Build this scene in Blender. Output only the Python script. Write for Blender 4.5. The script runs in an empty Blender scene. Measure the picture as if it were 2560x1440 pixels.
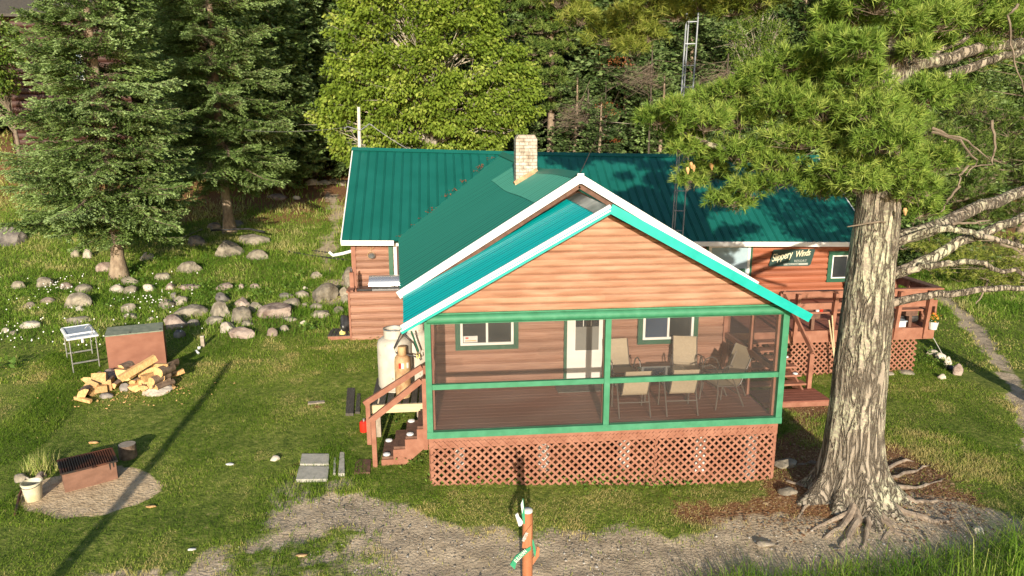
import bpy, math, random
import numpy as np
from mathutils import Vector, Matrix
S = bpy.context.scene
COL = S.collection
R_ = math.radians
rng = np.random.default_rng(7)
random.seed(11)

# ------------------------------------------------------------------ camera
CAM = np.array([.2645, -11.2614, 4.9564]); YAW, PITCH, ROLL, FPX = .1001, .2164, -.0026, 1780.8
_cy, _sy, _cp, _sp = math.cos(YAW), math.sin(YAW), math.cos(PITCH), math.sin(PITCH)
_F = np.array([_sy*_cp, _cy*_cp, -_sp]); _r = np.array([_cy, -_sy, 0.]); _u = np.cross(_r, _F)
_R = _r*math.cos(ROLL)+_u*math.sin(ROLL); _U = -_r*math.sin(ROLL)+_u*math.cos(ROLL)
cd = bpy.data.cameras.new('camera'); cam = bpy.data.objects.new('camera', cd); COL.objects.link(cam)
cd.sensor_width = 36; cd.lens = 36*FPX/2560; cd.clip_start = .1; cd.clip_end = 2000
m = Matrix.Identity(4)
for i in range(3):
    m[i][0] = _R[i]; m[i][1] = _U[i]; m[i][2] = -_F[i]; m[i][3] = CAM[i]
cam.matrix_world = m
S.camera = cam
# ------------------------------------------------------------------ sky, sun, exposure
SUN_EL, SUN_AZ = R_(14.8), .084          # shadows run towards (sin az, cos az)
w = bpy.data.worlds.new('World'); S.world = w; w.use_nodes = True
nt = w.node_tree; sky = nt.nodes.new('ShaderNodeTexSky'); sky.sky_type = 'NISHITA'; sky.sun_disc = False
sky.sun_elevation = SUN_EL; sky.sun_rotation = math.pi+SUN_AZ; sky.air_density = 1; sky.dust_density = .7
bg = nt.nodes['Background']; bg.inputs['Strength'].default_value = .11
nt.links.new(sky.outputs[0], bg.inputs[0])
sd = bpy.data.lights.new('sun', 'SUN'); sd.energy = 5.0; sd.angle = R_(.5); sd.color = (1, .875, .70)
so = bpy.data.objects.new('sun', sd); COL.objects.link(so)
so.rotation_euler = Vector((math.sin(SUN_AZ)*math.cos(SUN_EL), math.cos(SUN_AZ)*math.cos(SUN_EL), -math.sin(SUN_EL))).to_track_quat('-Z', 'Y').to_euler()
so.location = (0, -30, 20)
S.view_settings.view_transform = 'Standard'; S.view_settings.look = 'None'; S.view_settings.exposure = .52; S.view_settings.gamma = 1
S.render.engine = 'CYCLES'
S.cycles.transparent_max_bounces = 24; S.cycles.max_bounces = 6; S.cycles.diffuse_bounces = 3

# ------------------------------------------------------------------ pixel -> point
def at(px, py, x=None, y=None, z=None):
    d = _F+_R*(px-1280)/FPX-_U*(py-720)/FPX
    t = (z-CAM[2])/d[2] if z is not None else (y-CAM[1])/d[1] if y is not None else (x-CAM[0])/d[0]
    return CAM+t*d
# ------------------------------------------------------------------ value noise
_tab = np.random.default_rng(3).random((64, 64))
def vn(x, y, s=1.0, o=0):
    x = np.asarray(x, float)*s+o*13.7; y = np.asarray(y, float)*s+o*7.3
    xi = np.floor(x).astype(int); yi = np.floor(y).astype(int); fx = x-xi; fy = y-yi
    fx = fx*fx*(3-2*fx); fy = fy*fy*(3-2*fy)
    g = lambda a, b: _tab[a % 64, b % 64]
    return (g(xi, yi)*(1-fx)+g(xi+1, yi)*fx)*(1-fy)+(g(xi, yi+1)*(1-fx)+g(xi+1, yi+1)*fx)*fy
def fbm(x, y, s=1.0, o=0):
    return (vn(x, y, s, o)*.5+vn(x, y, s*2.1, o+1)*.27+vn(x, y, s*4.3, o+2)*.15+vn(x, y, s*9, o+3)*.08)
# ------------------------------------------------------------------ terrain
LY = [-30, -6, 0, 4, 7, 10, 14, 20, 30, 45, 80, 200]; LZ = [-1.6, -1.15, -.93, -.68, -.4, -.12, .25, .95, 2.45, 4.2, 7, 12]
RY = [-30, -6, 0, 5, 10, 20, 40, 80, 200]; RZ = [-1.7, -1.33, -1.24, -1.15, -1.05, -.8, .4, 3, 8]
def tz(x, y):
    x = np.asarray(x, float); y = np.asarray(y, float)
    s = np.clip((x+.5)/7, 0, 1); s = s*s*(3-2*s)
    z = np.interp(y, LY, LZ)*(1-s)+np.interp(y, RY, RZ)*s
    k = np.clip((y-5)/8, .25, 1.6)
    z = z+(fbm(x, y, .35, 5)-.5)*.16*k+(vn(x, y, 1.6, 9)-.5)*.03
    z = z+1.9*np.clip((-x-11)/6, 0, 1)*np.clip((y-16)/9, 0, 1)
    z = z+np.exp(-(((x-7.2)/1.7)**2+((y+.9)/1.5)**2))*.22      # swell round the pine's roots
    return z
def gp(px, py):
    d = _F+_R*(px-1280)/FPX-_U*(py-720)/FPX
    t = 5.; st = .5
    while t < 300:
        p = CAM+d*t
        if p[2] < tz(p[0], p[1]):
            if st < .004: break
            t -= st; st *= .2
        t += st
    p = CAM+d*t; return np.array([p[0], p[1], float(tz(p[0], p[1]))])
def scale_at(p): return FPX/float((np.array(p)-CAM)@_F)     # photo pixels per metre there

# ------------------------------------------------------------------ materials
def _n(nt, t, **k):
    n = nt.nodes.new(t)
    for a, b in k.items(): setattr(n, a, b)
    return n
def rgb(c): return (c[0], c[1], c[2], 1)
MATS = {}
def pm(name, c1, c2=None, scale=4, stretch=(1, 1, 1), rough=.7, bump=0, bscale=None, metal=0, attr=None, c3=None, lo=.35, hi=.65, spot=None, spots=(6, .18), bdist=.02, spec=.5, coat=0):
    if name in MATS: return MATS[name]
    m = bpy.data.materials.new(name); m.use_nodes = True; nt = m.node_tree; L = nt.links
    b = nt.nodes['Principled BSDF']; b.inputs['Roughness'].default_value = rough; b.inputs['Metallic'].default_value = metal
    b.inputs['Specular IOR Level'].default_value = spec; b.inputs['Coat Weight'].default_value = coat
    b.inputs['Base Color'].default_value = rgb(c1)
    tc = _n(nt, 'ShaderNodeTexCoord'); mp = _n(nt, 'ShaderNodeMapping'); mp.inputs['Scale'].default_value = stretch
    L.new(tc.outputs['Object'], mp.inputs[0])
    col = None
    if c2 is not None:
        nz = _n(nt, 'ShaderNodeTexNoise'); nz.inputs['Scale'].default_value = scale; nz.inputs['Detail'].default_value = 6
        L.new(mp.outputs[0], nz.inputs[0])
        r = _n(nt, 'ShaderNodeValToRGB'); e = r.color_ramp.elements
        e[0].position = lo; e[0].color = rgb(c1); e[1].position = hi; e[1].color = rgb(c2)
        if attr:
            a = _n(nt, 'ShaderNodeAttribute', attribute_name=attr); L.new(a.outputs['Fac'], r.inputs[0])
        else: L.new(nz.outputs['Fac'], r.inputs[0])
        if c3 is not None:
            x = e.new(min(.99, hi+.25)); x.color = rgb(c3)
        col = r.outputs[0]
    if spot is not None:
        vo = _n(nt, 'ShaderNodeTexVoronoi'); vo.inputs['Scale'].default_value = spots[0]; L.new(mp.outputs[0], vo.inputs[0])
        nz2 = _n(nt, 'ShaderNodeTexNoise'); nz2.inputs['Scale'].default_value = spots[0]*3; L.new(mp.outputs[0], nz2.inputs[0])
        ad = _n(nt, 'ShaderNodeMath', operation='MULTIPLY_ADD'); ad.inputs[1].default_value = .35; L.new(nz2.outputs['Fac'], ad.inputs[0]); L.new(vo.outputs['Distance'], ad.inputs[2])
        mr = _n(nt, 'ShaderNodeMapRange'); mr.inputs[1].default_value = spots[1]+.14; mr.inputs[2].default_value = spots[1]+.2; mr.inputs[3].default_value = 1; mr.inputs[4].default_value = 0
        L.new(ad.outputs[0], mr.inputs[0])
        mx = _n(nt, 'ShaderNodeMix', data_type='RGBA'); L.new(mr.outputs[0], mx.inputs[0])
        if col: L.new(col, mx.inputs[6])
        else: mx.inputs[6].default_value = rgb(c1)
        mx.inputs[7].default_value = rgb(spot); col = mx.outputs[2]
    if col: L.new(col, b.inputs['Base Color'])
    if bump:
        n3 = _n(nt, 'ShaderNodeTexNoise'); n3.inputs['Scale'].default_value = bscale or scale*4; n3.inputs['Detail'].default_value = 5; L.new(mp.outputs[0], n3.inputs[0])
        bp = _n(nt, 'ShaderNodeBump'); bp.inputs['Strength'].default_value = bump; bp.inputs['Distance'].default_value = bdist
        L.new(n3.outputs['Fac'], bp.inputs['Height']); L.new(bp.outputs[0], b.inputs['Normal'])
    MATS[name] = m; return m
M = {}
M['log'] = pm('cedar log siding', (.27, .135, .09), (.35, .195, .135), 3, (.6, 1, 13), .62, .25, 12, spot=(.20, .07, .035), spots=(1.5, .02), c3=(.43, .27, .19), spec=.3)
M['siding'] = pm('faded pine siding', (.33, .165, .10), (.44, .25, .165), 2.6, (.7, 1, 5), .7, .2, 14, spot=(.22, .10, .05), spots=(2.6, -.10), c3=(.52, .34, .24), spec=.25)
M['log_dark'] = pm('stained log siding', (.27, .085, .042), (.36, .13, .07), 3, (.3, 1, 4), .5, .2, 12, spec=.4)
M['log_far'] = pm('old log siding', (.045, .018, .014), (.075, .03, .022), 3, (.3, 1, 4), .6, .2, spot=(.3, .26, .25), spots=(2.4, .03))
M['brown'] = pm('brown stained timber', (.25, .105, .066), (.32, .15, .10), 5, (1, 1, 1), .65, .2, c3=(.44, .22, .14), spec=.3)
M['tread'] = pm('weathered brown tread', (.10, .05, .035), (.17, .09, .06), 9, (1, 1, 1), .8, .3)
M['deckred'] = pm('red brown deck boards', (.20, .065, .04), (.27, .10, .065), 6, (1, 6, 1), .6, .2)
M['floor'] = pm('porch floorboards', (.19, .075, .05), (.24, .10, .07), 4, (.3, 9, 1), .55, .15, c3=(.38, .25, .17))
def row_variation(m, pitch, z0, amt=.16, L_=2.9):
    nt = m.node_tree; L = nt.links; b = nt.nodes['Principled BSDF']; src = b.inputs['Base Color'].links[0].from_socket
    g = _n(nt, 'ShaderNodeNewGeometry'); sx = _n(nt, 'ShaderNodeSeparateXYZ'); L.new(g.outputs['Position'], sx.inputs[0])
    def mth(op, a, v):
        q = _n(nt, 'ShaderNodeMath', operation=op)
        L.new(a, q.inputs[0])
        if hasattr(v, 'links'): L.new(v, q.inputs[1])
        else: q.inputs[1].default_value = v
        return q.outputs[0]
    row = mth('FLOOR', mth('DIVIDE', mth('SUBTRACT', sx.outputs[2], z0), pitch), 0)
    ofs = mth('MULTIPLY', row, 1.37); col = mth('FLOOR', mth('DIVIDE', mth('ADD', mth('ADD', sx.outputs[0], sx.outputs[1]), ofs), L_), 0)
    cb = _n(nt, 'ShaderNodeCombineXYZ'); L.new(row, cb.inputs[0]); L.new(col, cb.inputs[1])
    wn = _n(nt, 'ShaderNodeTexWhiteNoise', noise_dimensions='2D'); L.new(cb.outputs[0], wn.inputs[0])
    mr = _n(nt, 'ShaderNodeMapRange'); mr.inputs[3].default_value = 1-amt; mr.inputs[4].default_value = 1+amt; L.new(wn.outputs['Value'], mr.inputs[0])
    hs = _n(nt, 'ShaderNodeHueSaturation'); L.new(mr.outputs[0], hs.inputs['Value']); L.new(src, hs.inputs['Color']); L.new(hs.outputs[0], b.inputs['Base Color'])
row_variation(M['siding'], .122, .02, .13, 2.3); row_variation(M['log'], .168, .02); row_variation(M['log_dark'], .21, -.95, .2)
M['green'] = pm('green painted timber', (.03, .19, .095), (.045, .235, .125), 7, (1, 1, 1), .6, .15, c3=(.09, .27, .17))
M['dkgreen'] = pm('dark green trim', (.015, .085, .045), (.02, .11, .06), 8, rough=.5)
M['white'] = pm('white metal trim', (.78, .78, .76), (.85, .85, .84), 2, (1, 1, 1), .4, c3=(.7, .71, .7))
M['wframe'] = pm('white vinyl frame', (.80, .79, .75), rough=.4)
M['roofgreen'] = pm('dark green ribbed metal', (.005, .105, .082), (.008, .125, .10), 1.2, (1, 1, 1), .42, spec=.45, spot=(.13, .3, .22), spots=(14, -.115))
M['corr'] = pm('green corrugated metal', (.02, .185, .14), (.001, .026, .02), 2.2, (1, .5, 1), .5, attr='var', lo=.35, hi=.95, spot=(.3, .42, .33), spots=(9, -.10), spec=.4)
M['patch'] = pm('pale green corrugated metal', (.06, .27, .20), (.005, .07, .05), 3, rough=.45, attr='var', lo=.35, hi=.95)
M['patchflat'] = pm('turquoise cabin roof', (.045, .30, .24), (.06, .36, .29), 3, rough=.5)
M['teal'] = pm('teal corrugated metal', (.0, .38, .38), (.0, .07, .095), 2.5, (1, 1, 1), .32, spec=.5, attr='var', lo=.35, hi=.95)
M['tealtrim'] = pm('teal rake trim', (.0, .34, .30), (.01, .42, .37), 4, rough=.35)
M['flash'] = pm('dull zinc flashing', (.10, .15, .15), (.30, .34, .33), 3, (1, 1, 1), .35, metal=.6)
M['glass'] = pm('dark window glass', (.02, .024, .028), (.05, .055, .055), 1.2, rough=.08, spec=.6)
M['glass2'] = pm('blue reflecting glass', (.03, .05, .09), (.06, .085, .13), 1, rough=.1, spec=.7)
M['glass3'] = pm('bright curtain glass', (.30, .42, .48), (.42, .52, .58), .8, rough=.12, spec=.7)
M['doorwhite'] = pm('white door paint', (.78, .76, .72), rough=.45)
M['dark'] = pm('black shade', (.012, .012, .012), rough=.6)
M['black'] = pm('black plastic', (.02, .02, .022), (.05, .05, .05), 8, rough=.35)
M['metalgrey'] = pm('galvanised steel', (.35, .36, .36), (.48, .48, .47), 6, rough=.4, metal=.7)
M['tower'] = pm('weathered tower steel', (.24, .26, .29), (.34, .36, .38), 4, rough=.5, metal=.3)
M['steelbright'] = pm('bright stainless lid', (.8, .8, .8), rough=.22, metal=.85)
M['frame'] = pm('bronze chair frame', (.11, .09, .075), rough=.4)
M['sling'] = pm('tan sling fabric', (.40, .32, .22), (.46, .37, .26), 30, (1, 1, 1), .85)
M['rust'] = pm('brown painted steel box', (.22, .085, .05), (.28, .12, .075), 3, (1, 1, 1.5), .7, .1, spot=(.5, .33, .22), spots=(5, -.08))
M['rust2'] = pm('rusty fire box steel', (.17, .085, .055), (.24, .125, .085), 4, (1, 1, 2), .75, .15, c3=(.40, .22, .15))
M['grate'] = pm('sooty grate', (.015, .012, .01), (.14, .045, .02), 2.5, rough=.6, lo=.45, hi=.6)
M['lid'] = pm('grey weathered lid', (.17, .20, .15), (.26, .28, .21), 8, rough=.8, bump=.1)
M['plastic'] = pm('white plastic table', (.80, .82, .84), rough=.3)
M['plastic2'] = pm('blue grey cutting board', (.36, .42, .50), (.46, .52, .58), 7, (3, 1, 1), .5)
M['paint_tank'] = pm('flaking white tank paint', (.48, .44, .37), (.58, .54, .47), 6, (1, 1, .7), .5, spot=(.30, .22, .15), spots=(8, .10))
M['rust_tank'] = pm('rusty cylinder', (.30, .15, .07), (.52, .38, .20), 7, (1, 1, .7), .6, .1, spot=(.19, .07, .03), spots=(7, 0))
M['pallet'] = pm('dark weathered planks', (.055, .048, .04), (.10, .09, .075), 7, (6, 1, 1), .85, .3)
M['newwood'] = pm('pale sawn timber', (.52, .43, .25), (.62, .52, .33), 5, (1, 1, 5), .7, .1)
M['splitwood'] = pm('split firewood faces', (.50, .28, .11), (.68, .44, .20), 14, (1, 5, 1), .75, .3, c3=(.70, .38, .14))
M['bark'] = pm('grey brown bark', (.14, .09, .06), (.28, .20, .14), 12, (1, 1, 1), .9, .5)
M['oldwood'] = pm('grey weathered wood', (.26, .22, .17), (.40, .34, .27), 9, (1, 5, 1), .85, .3)
M['concrete'] = pm('grey concrete slab', (.36, .35, .30), (.46, .44, .38), 9, rough=.9, bump=.2, spot=(.22, .22, .18), spots=(22, -.1))
M['bucket'] = pm('dirty cream bucket', (.66, .62, .47), (.52, .44, .26), 5, rough=.6)
M['red'] = pm('red paint', (.6, .03, .015), rough=.4)
M['yellow'] = pm('yellow jug plastic', (.78, .66, .22), rough=.4)
M['orange'] = pm('orange flower petals', (.9, .28, .02), rough=.6)
M['letter'] = pm('cream letters', (.72, .68, .48), (.78, .72, .5), 20, rough=.6)
M['lettergrey'] = pm('grey letters', (.35, .38, .34), rough=.6)
M['sign'] = pm('dark green sign board', (.012, .045, .042), (.02, .06, .05), 5, rough=.5)
M['signgreen'] = pm('green arrow board', (.02, .25, .12), (.03, .29, .15), 6, rough=.5)
M['postorange'] = pm('orange stained post', (.33, .12, .05), (.42, .17, .08), 6, (2, 2, .5), .55, .2, spot=(.72, .62, .45), spots=(9, -.1))
M['spotwhite'] = pm('chalky white paint', (.7, .7, .68), (.55, .55, .53), 9, rough=.8)
M['rope'] = pm('light cable', (.55, .55, .52), rough=.6)
M['led'] = pm('solar light cap', (.75, .77, .8), rough=.3)
M['mat'] = pm('grey door mat', (.09, .085, .075), (.14, .13, .11), 12, rough=.95)
M['ashwhite'] = pm('bleached driftwood post', (.55, .50, .42), (.68, .63, .55), 5, (1, 1, 3), .8)

def ground_mat():
    m = bpy.data.materials.new('meadow ground'); m.use_nodes = True; nt = m.node_tree; L = nt.links
    b = nt.nodes['Principled BSDF']; b.inputs['Roughness'].default_value = .95; b.inputs['Specular IOR Level'].default_value = .15
    tc = _n(nt, 'ShaderNodeTexCoord')
    def noise(s, d=6, st=None):
        n = _n(nt, 'ShaderNodeTexNoise'); n.inputs['Scale'].default_value = s; n.inputs['Detail'].default_value = d
        if st:
            mp = _n(nt, 'ShaderNodeMapping'); mp.inputs['Scale'].default_value = st; L.new(tc.outputs['Object'], mp.inputs[0]); L.new(mp.outputs[0], n.inputs[0])
        else: L.new(tc.outputs['Object'], n.inputs[0])
        return n.outputs['Fac']
    def ramp(f, *st):
        r = _n(nt, 'ShaderNodeValToRGB'); e = r.color_ramp.elements
        e[0].position = st[0][0]; e[0].color = rgb(st[0][1]); e[1].position = st[1][0]; e[1].color = rgb(st[1][1])
        for p, c in st[2:]:
            x = e.new(p); x.color = rgb(c)
        L.new(f, r.inputs[0]); return r.outputs[0]
    def mix(f, a, c):
        x = _n(nt, 'ShaderNodeMix', data_type='RGBA'); L.new(f, x.inputs[0]); L.new(a, x.inputs[6]); L.new(c, x.inputs[7]); return x.outputs[2]
    def edge(name, s=7, amp=.7):
        a = _n(nt, 'ShaderNodeAttribute', attribute_name=name)
        q = _n(nt, 'ShaderNodeMath', operation='MULTIPLY_ADD'); q.inputs[1].default_value = amp; L.new(noise(s, 8), q.inputs[0]); L.new(a.outputs['Fac'], q.inputs[2])
        r = _n(nt, 'ShaderNodeMapRange'); r.inputs[1].default_value = .5+amp*.36; r.inputs[2].default_value = .5+amp*.64; L.new(q.outputs[0], r.inputs[0]); return r.outputs[0]
    g = ramp(noise(9, 9), (.33, (.08, .12, .02)), (.6, (.19, .23, .045)), (.75, (.33, .30, .11)))
    d = ramp(noise(5, 10), (.3, (.33, .255, .17)), (.55, (.50, .40, .28)), (.75, (.60, .49, .35)))
    d2 = ramp(noise(60, 3), (.35, (.13, .10, .075)), (.5, (.5, .42, .31)), (.72, (.68, .6, .48)))
    x = _n(nt, 'ShaderNodeMix', data_type='RGBA'); x.inputs[0].default_value = .25; L.new(d, x.inputs[6]); L.new(d2, x.inputs[7]); dd = x.outputs[2]
    sand = ramp(noise(8, 8), (.3, (.42, .31, .19)), (.6, (.62, .48, .31)), (.8, (.50, .39, .28)))
    lt = ramp(noise(26, 9), (.3, (.10, .045, .02)), (.5, (.24, .12, .055)), (.7, (.34, .22, .12)))
    c = mix(edge('litter', 5), g, lt); c = mix(edge('dirt', 4), c, dd); c = mix(edge('sand', 8, .4), c, sand)
    L.new(c, b.inputs['Base Color'])
    bp = _n(nt, 'ShaderNodeBump'); bp.inputs['Strength'].default_value = .8; bp.inputs['Distance'].default_value = .03
    L.new(noise(22, 8), bp.inputs['Height']); L.new(bp.outputs[0], b.inputs['Normal'])
    return m
def leaf_mat(name, c1, c2, c3, rough=.6, trans=.25, spec=.25):
    m = pm(name, c1, c2, attr='var', c3=c3, lo=.15, hi=.6, rough=rough, spec=spec)
    nt = m.node_tree; b = nt.nodes['Principled BSDF']; out = nt.nodes['Material Output']
    t = _n(nt, 'ShaderNodeBsdfTranslucent'); mx = _n(nt, 'ShaderNodeMixShader'); mx.inputs[0].default_value = trans
    nt.links.new(b.inputs['Base Color'].links[0].from_socket, t.inputs[0])
    nt.links.new(b.outputs[0], mx.inputs[1]); nt.links.new(t.outputs[0], mx.inputs[2]); nt.links.new(mx.outputs[0], out.inputs[0])
    return m
M['ground'] = ground_mat()
M['grass'] = leaf_mat('short lawn grass', (.11, .205, .016), (.27, .39, .045), (.58, .50, .20), trans=.4)
M['tallgrass'] = leaf_mat('tall meadow grass', (.10, .21, .018), (.25, .39, .045), (.52, .50, .20), trans=.35)
M['weed'] = leaf_mat('broad weed leaves', (.06, .14, .02), (.13, .23, .035), (.22, .32, .06), trans=.3)
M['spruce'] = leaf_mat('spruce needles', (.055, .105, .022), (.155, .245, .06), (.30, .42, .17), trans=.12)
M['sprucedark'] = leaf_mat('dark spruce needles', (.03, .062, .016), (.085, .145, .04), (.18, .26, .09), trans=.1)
M['pine'] = leaf_mat('white pine needles', (.085, .16, .02), (.19, .30, .045), (.36, .45, .10), trans=.2)
M['pine2'] = leaf_mat('olive pine needles', (.11, .16, .02), (.23, .28, .045), (.38, .40, .10), trans=.2)
M['pine3'] = leaf_mat('mid green pine needles', (.045, .09, .015), (.12, .19, .035), (.22, .29, .07), trans=.15)
M['deadbark'] = pm('dark dead bark', (.05, .04, .03), (.10, .08, .06), 8, rough=.9)
M['cedar'] = leaf_mat('yellow green leaves', (.12, .19, .02), (.22, .31, .035), (.38, .45, .09), trans=.28)
M['birch'] = leaf_mat('birch leaves', (.07, .13, .018), (.16, .24, .035), (.26, .33, .06), trans=.3)
M['deadneedle'] = leaf_mat('dead orange needles', (.20, .06, .02), (.38, .12, .04), (.5, .2, .07), trans=.1)
M['twig'] = pm('dry grey twigs', (.13, .10, .07), (.25, .20, .15), 8, rough=.9)
M['palebranch'] = pm('pale bare branches', (.38, .34, .27), (.52, .48, .40), 8, rough=.9)
M['sprucebark'] = pm('spruce bark', (.20, .145, .10), (.36, .28, .20), 8, (1, 1, .6), .9, .6)
M['pinebark'] = None
def bark_mat():
    m = bpy.data.materials.new('lichen covered pine bark'); m.use_nodes = True; nt = m.node_tree; L = nt.links
    b = nt.nodes['Principled BSDF']; b.inputs['Roughness'].default_value = .92; b.inputs['Specular IOR Level'].default_value = .15
    tc = _n(nt, 'ShaderNodeTexCoord'); mp = _n(nt, 'ShaderNodeMapping'); mp.inputs['Scale'].default_value = (1, 1, .22); L.new(tc.outputs['Object'], mp.inputs[0])
    mp.inputs['Scale'].default_value = (1, 1, .17)
    nz = _n(nt, 'ShaderNodeTexNoise'); nz.inputs['Scale'].default_value = 11; nz.inputs['Detail'].default_value = 5; nz.inputs['Distortion'].default_value = .6; L.new(mp.outputs[0], nz.inputs[0])
    q1 = _n(nt, 'ShaderNodeMath', operation='SUBTRACT'); q1.inputs[1].default_value = .5; L.new(nz.outputs['Fac'], q1.inputs[0])
    vo = _n(nt, 'ShaderNodeMath', operation='ABSOLUTE'); L.new(q1.outputs[0], vo.inputs[0])
    r = _n(nt, 'ShaderNodeValToRGB'); e = r.color_ramp.elements; e[0].position = .0; e[0].color = (.10, .08, .06, 1); e[1].position = .05; e[1].color = (.27, .23, .18, 1); x = e.new(.2); x.color = (.36, .31, .25, 1); L.new(vo.outputs[0], r.inputs[0])
    n2 = _n(nt, 'ShaderNodeTexNoise'); n2.inputs['Scale'].default_value = 24; n2.inputs['Detail'].default_value = 8; L.new(tc.outputs['Object'], n2.inputs[0])
    n3 = _n(nt, 'ShaderNodeTexNoise'); n3.inputs['Scale'].default_value = 1.3; L.new(tc.outputs['Object'], n3.inputs[0])
    ad = _n(nt, 'ShaderNodeMath', operation='ADD'); L.new(n2.outputs['Fac'], ad.inputs[0]); L.new(n3.outputs['Fac'], ad.inputs[1])
    mr = _n(nt, 'ShaderNodeMapRange'); mr.inputs[1].default_value = 1.0; mr.inputs[2].default_value = 1.17; L.new(ad.outputs[0], mr.inputs[0])
    mx = _n(nt, 'ShaderNodeMix', data_type='RGBA'); L.new(mr.outputs[0], mx.inputs[0]); L.new(r.outputs[0], mx.inputs[6]); mx.inputs[7].default_value = (.47, .46, .32, 1)
    m2 = _n(nt, 'ShaderNodeMath', operation='MULTIPLY'); L.new(mr.outputs[0], m2.inputs[0]); 
    mr2 = _n(nt, 'ShaderNodeMapRange'); mr2.inputs[1].default_value = .01; mr2.inputs[2].default_value = .05; L.new(vo.outputs[0], mr2.inputs[0]); L.new(mr2.outputs[0], m2.inputs[1])
    L.new(m2.outputs[0], mx.inputs[0]); L.new(mx.outputs[2], b.inputs['Base Color'])
    bp = _n(nt, 'ShaderNodeBump'); bp.inputs['Strength'].default_value = 1; bp.inputs['Distance'].default_value = .05
    mr3 = _n(nt, 'ShaderNodeMapRange'); mr3.inputs[2].default_value = .09; L.new(vo.outputs[0], mr3.inputs[0])
    a4 = _n(nt, 'ShaderNodeMath', operation='MULTIPLY_ADD'); a4.inputs[1].default_value = .3; L.new(n2.outputs['Fac'], a4.inputs[0]); L.new(mr3.outputs[0], a4.inputs[2])
    L.new(a4.outputs[0], bp.inputs['Height']); L.new(bp.outputs[0], b.inputs['Normal'])
    return m
M['pinebark'] = bark_mat()
def rock_mat(name, c1, c2, lich):
    return pm(name, c1, c2, 4, rough=.92, bump=.7, bscale=9, bdist=.06, spot=lich, spots=(7, -.03))
M['rock1'] = rock_mat('lichen granite', (.15, .13, .10), (.36, .32, .25), (.44, .44, .24))
M['rock2'] = rock_mat('pinkish granite', (.17, .12, .10), (.42, .34, .29), (.52, .48, .38))
M['rock3'] = rock_mat('dark granite', (.10, .09, .09), (.30, .27, .24), (.48, .46, .4))
M['rock4'] = rock_mat('pale granite', (.48, .42, .34), (.62, .56, .47), (.4, .38, .28))
def obj_tint(m, amt=.2):
    nt = m.node_tree; b = nt.nodes['Principled BSDF']; src = b.inputs['Base Color'].links[0].from_socket; oi = _n(nt, 'ShaderNodeObjectInfo')
    mr = _n(nt, 'ShaderNodeMapRange'); mr.inputs[3].default_value = 1-amt; mr.inputs[4].default_value = 1+amt*.7; nt.links.new(oi.outputs['Random'], mr.inputs[0])
    hs = _n(nt, 'ShaderNodeHueSaturation'); nt.links.new(mr.outputs[0], hs.inputs['Value']); nt.links.new(src, hs.inputs['Color']); nt.links.new(hs.outputs[0], b.inputs['Base Color'])
for k_ in ('rock1', 'rock2', 'rock3', 'rock4', 'splitwood', 'bark'): obj_tint(M[k_], .25)
def screen_mat():
    m = bpy.data.materials.new('black insect mesh'); m.use_nodes = True; nt = m.node_tree; L = nt.links
    b = nt.nodes['Principled BSDF']; b.inputs['Base Color'].default_value = (.09, .08, .072, 1); b.inputs['Roughness'].default_value = .6; b.inputs['Specular IOR Level'].default_value = .3
    t = _n(nt, 'ShaderNodeBsdfTransparent'); mx = _n(nt, 'ShaderNodeMixShader')
    tc = _n(nt, 'ShaderNodeTexCoord'); nz = _n(nt, 'ShaderNodeTexNoise'); nz.inputs['Scale'].default_value = 1.6; nz.inputs['Detail'].default_value = 3
    mp = _n(nt, 'ShaderNodeMapping'); mp.inputs['Rotation'].default_value = (0, .5, 0); mp.inputs['Scale'].default_value = (.4, 1, 2.5); L.new(tc.outputs['Object'], mp.inputs[0]); L.new(mp.outputs[0], nz.inputs[0])
    mr = _n(nt, 'ShaderNodeMapRange'); mr.inputs[1].default_value = .3; mr.inputs[2].default_value = .7; mr.inputs[3].default_value = .20; mr.inputs[4].default_value = .34
    L.new(nz.outputs['Fac'], mr.inputs[0]); L.new(mr.outputs[0], mx.inputs[0]); L.new(t.outputs[0], mx.inputs[1]); L.new(b.outputs[0], mx.inputs[2]); L.new(mx.outputs[0], nt.nodes['Material Output'].inputs[0])
    return m
M['screen'] = screen_mat()
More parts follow.
